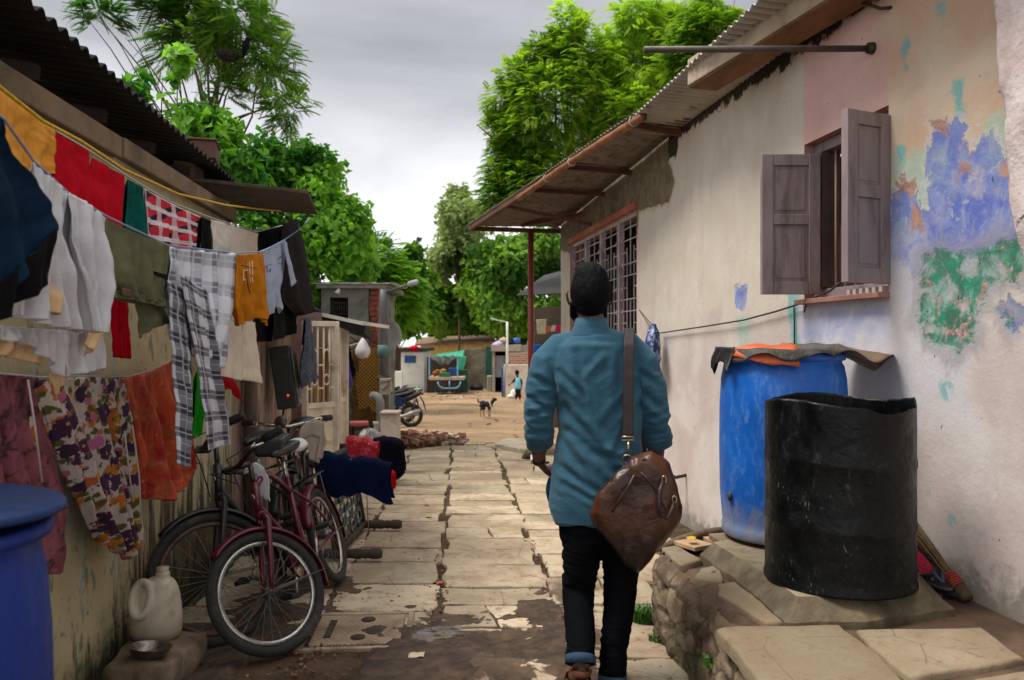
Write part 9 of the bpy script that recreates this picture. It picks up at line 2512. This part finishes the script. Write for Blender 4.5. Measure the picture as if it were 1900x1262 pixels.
 m = MB(); a = [P(958, 550, 14.5), P(1046, 546, 14.5), P(1060, 500, 18.4), P(1010, 512, 18.4)]; m.hull8(a, [p + Vector((0, 0, 0.02)) for p in a]); m.build('awning', M('black_awning', srgb(34, 30, 28), 0.7), h)
 cl = lambda nm, r, Y_, col, lab: cloth(nm, [(r[0], r[2]), (r[1], r[2] - 1)], [(r[0], r[2]), (r[0], r[3])], [(r[1], r[2] - 1), (r[1], r[3])], [(r[0], r[3]), (r[1], r[3])], 0, cloth_mat('far_%d_%d' % (col[0], col[1]), srgb(*col)), seed=int(r[0]), folds=2, amp=0.03, flap=0, label=lab, cat='cloth', proj=lambda a, b, o: P(a, b, Y_))
 cl('cream_sheet', (995, 1014, 593, 620), 16.5, (198, 186, 160), 'cream sheet hung under the black awning')
 cl('orange_cloth', (1015, 1024, 606, 616), 16.6, (206, 120, 70), 'orange cloth on the line under the black awning')
 cl('white_cloth', (1024, 1031, 604, 615), 16.6, (206, 204, 200), 'white cloth between the orange and pink ones under the black awning')
 cl('pink_cloth', (1031, 1046, 604, 616), 16.6, (206, 50, 100), 'pink cloth on the line under the black awning')
 cl('blue_sheet', (988, 1004, 640, 664), 17, (30, 96, 190), 'blue sheet hanging just behind the red canopy post')
far_side()
# ================================================================ TREES
def leaf_mat(name, dark, light):
 t = NT(name); tone = t.attr('tone')
 c = t.mix(tone, dark, light)
 t.color(c).rough(0.5); t.set(Specular_IOR_Level=0.35)
 tr = t.n.new('ShaderNodeBsdfTranslucent'); mx = t.n.new('ShaderNodeMixShader'); mx.inputs[0].default_value = 0.55
 cc = t.mix(1.0, c, (1.25, 1.35, 0.65), 'MULTIPLY'); t.l.new(cc, tr.inputs[0])
 t.l.new(t.p.outputs[0], mx.inputs[1]); t.l.new(tr.outputs[0], mx.inputs[2]); t.l.new(mx.outputs[0], t.out.inputs[0])
 return t.m
BARK = M('tree_bark', srgb(86, 70, 56), 0.95, 0.3, 9, 0.5, stretch=(1, 1, 0.3))
def leaves(rs, blobs, n, kind, size, clump, thr):
 """rhombus leaves through the crown; blobs: (centre, (rx, ry, rz)); returns verts, faces, tone"""
 vol = np.array([b[1][0] * b[1][1] * b[1][2] for b in blobs]) ** 0.67; vol /= vol.sum()
 pts, outs = [], []
 for (c, r), w in zip(blobs, vol):
  k = int(n * w * 2.6) + 8
  d = rs.normal(size=(k, 3)); d /= np.linalg.norm(d, axis=1)[:, None]
  q = rs.rand(k) ** 0.42
  wob = 0.50 + 1.0 * fnoise(d * 2.4 + np.array(c) * 0.7, 1.0, 3)
  p = np.array(c) + d * (q * wob)[:, None] * np.array(r)
  keep = fnoise(p, clump, 3) > thr
  p, d = p[keep], d[keep]
  m = int(n * w)
  pts.append(p[:m]); outs.append(d[:m])
 p, d = np.concatenate(pts), np.concatenate(outs)
 N = len(p)
 tone0 = np.clip((fnoise(p, clump * 0.8, 3, 40) - 0.3) * 2.2, 0, 1)
 if kind == 'pinnate':
  m = 9
  ax = d * 0.75 + rs.normal(size=(N, 3)) * 0.45; ax[:, 2] = ax[:, 2] * 0.5 - 0.12
  ax /= np.linalg.norm(ax, axis=1)[:, None]
  sd = np.cross(ax, np.array([0, 0, 1.0])) + rs.normal(size=(N, 3)) * 0.25; sd /= np.linalg.norm(sd, axis=1)[:, None] + 1e-9
  L = size * (0.7 + 0.6 * rs.rand(N))
  V = []
  for j in range(m):
   f = (j + 1) / m
   for s in (-1, 1):
    b = p + ax * (L * f)[:, None] - np.array([0, 0, 1.0]) * (L * 0.22 * f * f)[:, None]
    ld = ax * 0.55 + sd * s * 0.85 - np.array([0, 0, 0.28]); ld /= np.linalg.norm(ld, axis=1)[:, None]
    ll = (L * 0.36 * (1.15 - 0.6 * abs(f - 0.45)))[:, None]
    wd = ax * ll * 0.17
    V.append(np.stack([b, b + ld * ll * 0.5 + wd, b + ld * ll, b + ld * ll * 0.5 - wd], 1))
  V = np.stack(V, 1).reshape(-1, 3)
  k = N * m * 2
  tone = np.repeat(np.clip(tone0 + rs.normal(size=N) * 0.16, 0, 1), m * 2)
 else:
  nrm = d * 0.4 + rs.normal(size=(N, 3)) * 0.55 + np.array([0, 0, 0.45]); nrm /= np.linalg.norm(nrm, axis=1)[:, None]
  u = np.cross(nrm, rs.normal(size=(N, 3))); u[:, 2] -= 0.35; u /= np.linalg.norm(u, axis=1)[:, None]
  w = np.cross(nrm, u)
  ll = (size * (0.6 + 0.7 * rs.rand(N)))[:, None]
  V = np.stack([p, p + u * ll * 0.42 + w * ll * 0.36 + nrm * ll * 0.10, p + u * ll - nrm * ll * 0.1, p + u * ll * 0.42 - w * ll * 0.36 + nrm * ll * 0.10], 1).reshape(-1, 3)
  k = N; tone = np.clip(tone0 + rs.normal(size=N) * 0.18, 0, 1)
 return V, np.arange(k * 4).reshape(k, 4), tone
LM = {'neem': leaf_mat('neem_leaf', srgb(66, 108, 22), srgb(170, 200, 64)), 'dark': leaf_mat('dark_leaf', srgb(36, 80, 22), srgb(120, 166, 54)),
  'vine': leaf_mat('vine_leaf', srgb(48, 108, 30), srgb(140, 190, 66)), 'grey': leaf_mat('grey_leaf', srgb(112, 134, 84), srgb(178, 194, 140)), 'bright': leaf_mat('bright_leaf', srgb(48, 94, 28), srgb(132, 172, 66))}
def tree(name, label, blobs, trunk, kind, mat, n, size, clump=1.2, thr=0.42, seed=0, tr=0.12, limbs=14, cat='tree'):
 """blobs: (px, py, Y, rx px, rz px, depth ratio); trunk: (px, Y) of the foot and (px, py) of the fork"""
 rs = np.random.RandomState(seed); r_ = random.Random(seed)
 bl = []
 for (x, y, Y, rx, rz, dr) in blobs:
  s = Y / FPX; bl.append((tuple(P(x, y, Y)), (rx * s, max(rx, rz) * s * dr, rz * s)))
 (tx, ty), (fx, fy) = trunk
 base = P(tx, 0, ty); base.z = gz(ty) - 0.1
 root = empty(name, base, label, cat)
 fork = P(fx, fy, ty)
 m = MB()
 mid = base.lerp(fork, 0.5) + Vector((r_.uniform(-0.15, 0.15), r_.uniform(-0.15, 0.15), 0))
 m.tube([base, base.lerp(mid, 0.5), mid, fork], [tr * 1.0, tr * 0.8, tr * 0.68, tr * 0.5], 10)
 for i in range(limbs):
  c, r = bl[i % len(bl)]
  d = Vector((r_.gauss(0, 1), r_.gauss(0, 1), r_.gauss(0.3, 0.8))).normalized() * r_.uniform(0.4, 0.9)
  t = Vector((c[0] + d.x * r[0], c[1] + d.y * r[1], c[2] + d.z * r[2]))
  s = mid.lerp(fork, r_.uniform(0.2, 1.0)); h = s.lerp(t, 0.5) + Vector((r_.gauss(0, 0.12), r_.gauss(0, 0.12), r_.uniform(0, 0.25)))
  m.tube([s, s.lerp(h, 0.5) + Vector((0, 0, 0.05)), h, h.lerp(t, 0.6) + Vector((0, 0, 0.06)), t], [tr * 0.42, tr * 0.33, tr * 0.24, tr * 0.15, tr * 0.06], 6)
 m.build('trunk', BARK, root)
 V, F, T = leaves(rs, bl, n, kind, size, clump, thr)
 np_mesh('crown', V, F, LM[mat], root, {'tone': ('FACE', T)}, smooth=False)
 return root
tree('feathery_tree', 'tall airy tree with feathery leaves rising behind the black roof', [(350, 60, 10, 85, 110, 0.8), (450, 40, 10, 80, 100, 0.8), (280, 20, 10, 60, 50, 0.8), (200, 50, 10, 50, 40, 0.8), (380, 180, 10, 60, 70, 0.8), (500, 120, 10, 55, 75, 0.7), (545, 205, 10, 45, 35, 0.7), (400, -80, 10, 150, 80, 0.8), (180, 20, 10, 40, 30, 0.7)], ((400, 10), (392, 180)), 'pinnate', 'bright', 3000, 0.19, 1.7, 0.51, 1, 0.045, 22)
tree('broadleaf_shrub', 'leafy shrub with broad heart shaped leaves showing over the roof box', [(285, 170, 8, 55, 45, 0.7), (335, 235, 8, 80, 70, 0.7), (420, 270, 8, 70, 60, 0.7), (250, 215, 8, 50, 60, 0.7), (395, 330, 8, 90, 60, 0.7), (330, 130, 8, 25, 50, 0.7)], ((360, 8.4), (350, 330)), 'broad', 'vine', 3600, 0.125, 2.0, 0.47, 2, 0.04, 14, 'shrub')
tree('creeper_tree', 'vine covered tree spreading behind the hut and the washing', [(500, 330, 12, 85, 85, 0.8), (580, 320, 12, 60, 70, 0.8), (600, 430, 12, 90, 90, 0.8), (500, 470, 12, 90, 110, 0.8), (640, 400, 12, 45, 50, 0.8), (560, 560, 12, 60, 60, 0.6), (660, 470, 13, 45, 70, 0.8)], ((540, 12.9), (540, 470)), 'broad', 'vine', 16000, 0.12, 1.4, 0.42, 3, 0.12, 16)
tree('round_tree', 'dense dark green tree behind the grey street lamp pole', [(695, 510, 24, 60, 70, 0.9), (735, 550, 24, 45, 60, 0.9), (680, 580, 24, 60, 50, 0.9), (660, 540, 24, 50, 60, 0.9)], ((690, 24.5), (700, 590)), 'pinnate', 'dark', 5000, 0.36, 0.9, 0.40, 4, 0.12, 16)
tree('thin_tree', 'sparse young tree with pale twigs beside the lamp pole', [(755, 555, 27, 42, 50, 0.7), (785, 585, 27, 40, 38, 0.7), (765, 480, 27, 30, 35, 0.6), (745, 605, 27, 35, 26, 0.6), (790, 520, 27, 22, 24, 0.6)], ((722, 27.5), (738, 600)), 'broad', 'dark', 3000, 0.24, 1.0, 0.48, 5, 0.05, 30)
tree('grey_green_tree', 'pale grey green feathery tree behind the canopy corner', [(850, 415, 44, 42, 55, 0.9), (825, 480, 44, 32, 50, 0.9), (880, 395, 44, 35, 45, 0.9), (840, 365, 44, 14, 24, 0.7), (870, 355, 44, 14, 20, 0.7)], ((850, 44.5), (850, 480)), 'broad', 'grey', 5200, 0.30, 0.6, 0.50, 6, 0.10, 24)
tree('shade_tree', 'broad dark shade tree in the middle behind the yard', [(850, 490, 46, 50, 55, 0.9), (870, 550, 46, 70, 55, 0.9), (815, 570, 46, 40, 50, 0.9), (900, 585, 46, 60, 40, 0.8)], ((865, 50), (862, 560)), 'broad', 'bright', 14000, 0.36, 0.55, 0.41, 7, 0.09, 20)
tree('spreading_tree', 'bright green spreading tree behind the red canopy post', [(950, 500, 43, 80, 60, 0.9), (930, 540, 43, 75, 55, 0.9), (1010, 540, 43, 70, 70, 0.9), (970, 585, 43, 90, 40, 0.8), (1000, 455, 43, 50, 40, 0.8)], ((965, 45), (965, 560)), 'broad', 'bright', 16000, 0.36, 0.55, 0.42, 8, 0.16, 20)
tree('neem_tree', 'large bright neem tree rising behind the canopy of the painted house', [(1020, 200, 16, 90, 85, 0.9), (1080, 120, 16, 85, 80, 0.9), (970, 260, 16, 55, 65, 0.9), (1180, 110, 16, 85, 75, 0.9), (1050, 50, 16, 30, 50, 0.7), (1160, 230, 16, 90, 80, 0.9), (1000, 340, 16, 70, 60, 0.9), (930, 360, 16, 35, 55, 0.8), (1250, 60, 17, 65, 55, 0.8), (1240, 150, 17, 60, 60, 0.8), (915, 230, 16, 28, 26, 0.7), (960, 140, 16, 40, 40, 0.7), (1180, 30, 16, 45, 40, 0.7), (900, 245, 16, 26, 26, 0.7), (935, 185, 16, 34, 34, 0.7), (1010, 105, 16, 45, 45, 0.7), (950, 310, 16, 50, 50, 0.8)], ((1058, 16.6), (1058, 260)), 'pinnate', 'neem', 17500, 0.20, 1.1, 0.43, 9, 0.13, 30)
tree('neem_tree', 'smaller neem tree just above the concrete fascia beam', [(1310, 50, 14, 60, 50, 0.8), (1340, 10, 14, 50, 40, 0.8), (1270, 110, 14, 40, 50, 0.8)], ((1310, 14.5), (1310, 90)), 'pinnate', 'neem', 2200, 0.19, 1.2, 0.44, 10, 0.08, 10)
tree('background_tree', 'dull green tree filling the gap behind the cart shelter', [(800, 560, 52, 70, 50, 0.7), (740, 570, 52, 70, 50, 0.7), (860, 600, 52, 60, 35, 0.7)], ((800, 53), (800, 600)), 'broad', 'dark', 3800, 0.6, 0.5, 0.36, 11, 0.25, 12)
tree('background_tree', 'dark green tree behind the kiosk and its roof heaps', [(940, 590, 50, 70, 45, 0.7), (1010, 590, 50, 70, 50, 0.7), (900, 585, 50, 45, 45, 0.7)], ((960, 51), (960, 600)), 'broad', 'dark', 3800, 0.6, 0.5, 0.34, 12, 0.25, 12)
def crow_nest():
 c = P(425, 106, 9.5); m = MB(); r_ = random.Random(2)
 for i in range(120):
  a = r_.uniform(0, 6.28); q = r_.uniform(0.03, 0.14); z = -0.05 + 0.09 * (q / 0.14) + r_.uniform(-0.02, 0.02)
  p = c + Vector((q * math.cos(a), q * math.sin(a), z)); d = Vector((-math.sin(a), math.cos(a), r_.uniform(-0.3, 0.3))) * 0.07
  m.tube([p - d, p + d], 0.004, 4)
 tag(m.build('nest', M('twig_dark', srgb(50, 42, 32), 0.95, 0.3)), 'untidy twig nest in a fork of the feathery tree', 'nest')
 b = P(455, 86, 9.5); m = MB()
 m.tube([b + Vector((-0.02, 0, -0.13)), b + Vector((-0.01, 0, -0.06)), b, b + Vector((0.02, 0, 0.05)), b + Vector((0.025, 0, 0.08))], [0.012, 0.03, 0.045, 0.034, 0.02], 12)
 m.ball(b + Vector((0.03, 0, 0.085)), 0.028, 12, 8); m.tube([b + Vector((0.05, 0, 0.088)), b + Vector((0.09, 0, 0.08))], [0.011, 0.003], 6)
 o = m.build('crow', HAIRM); tag(o, 'black crow perched beside the nest in the feathery tree', 'crow')
crow_nest()
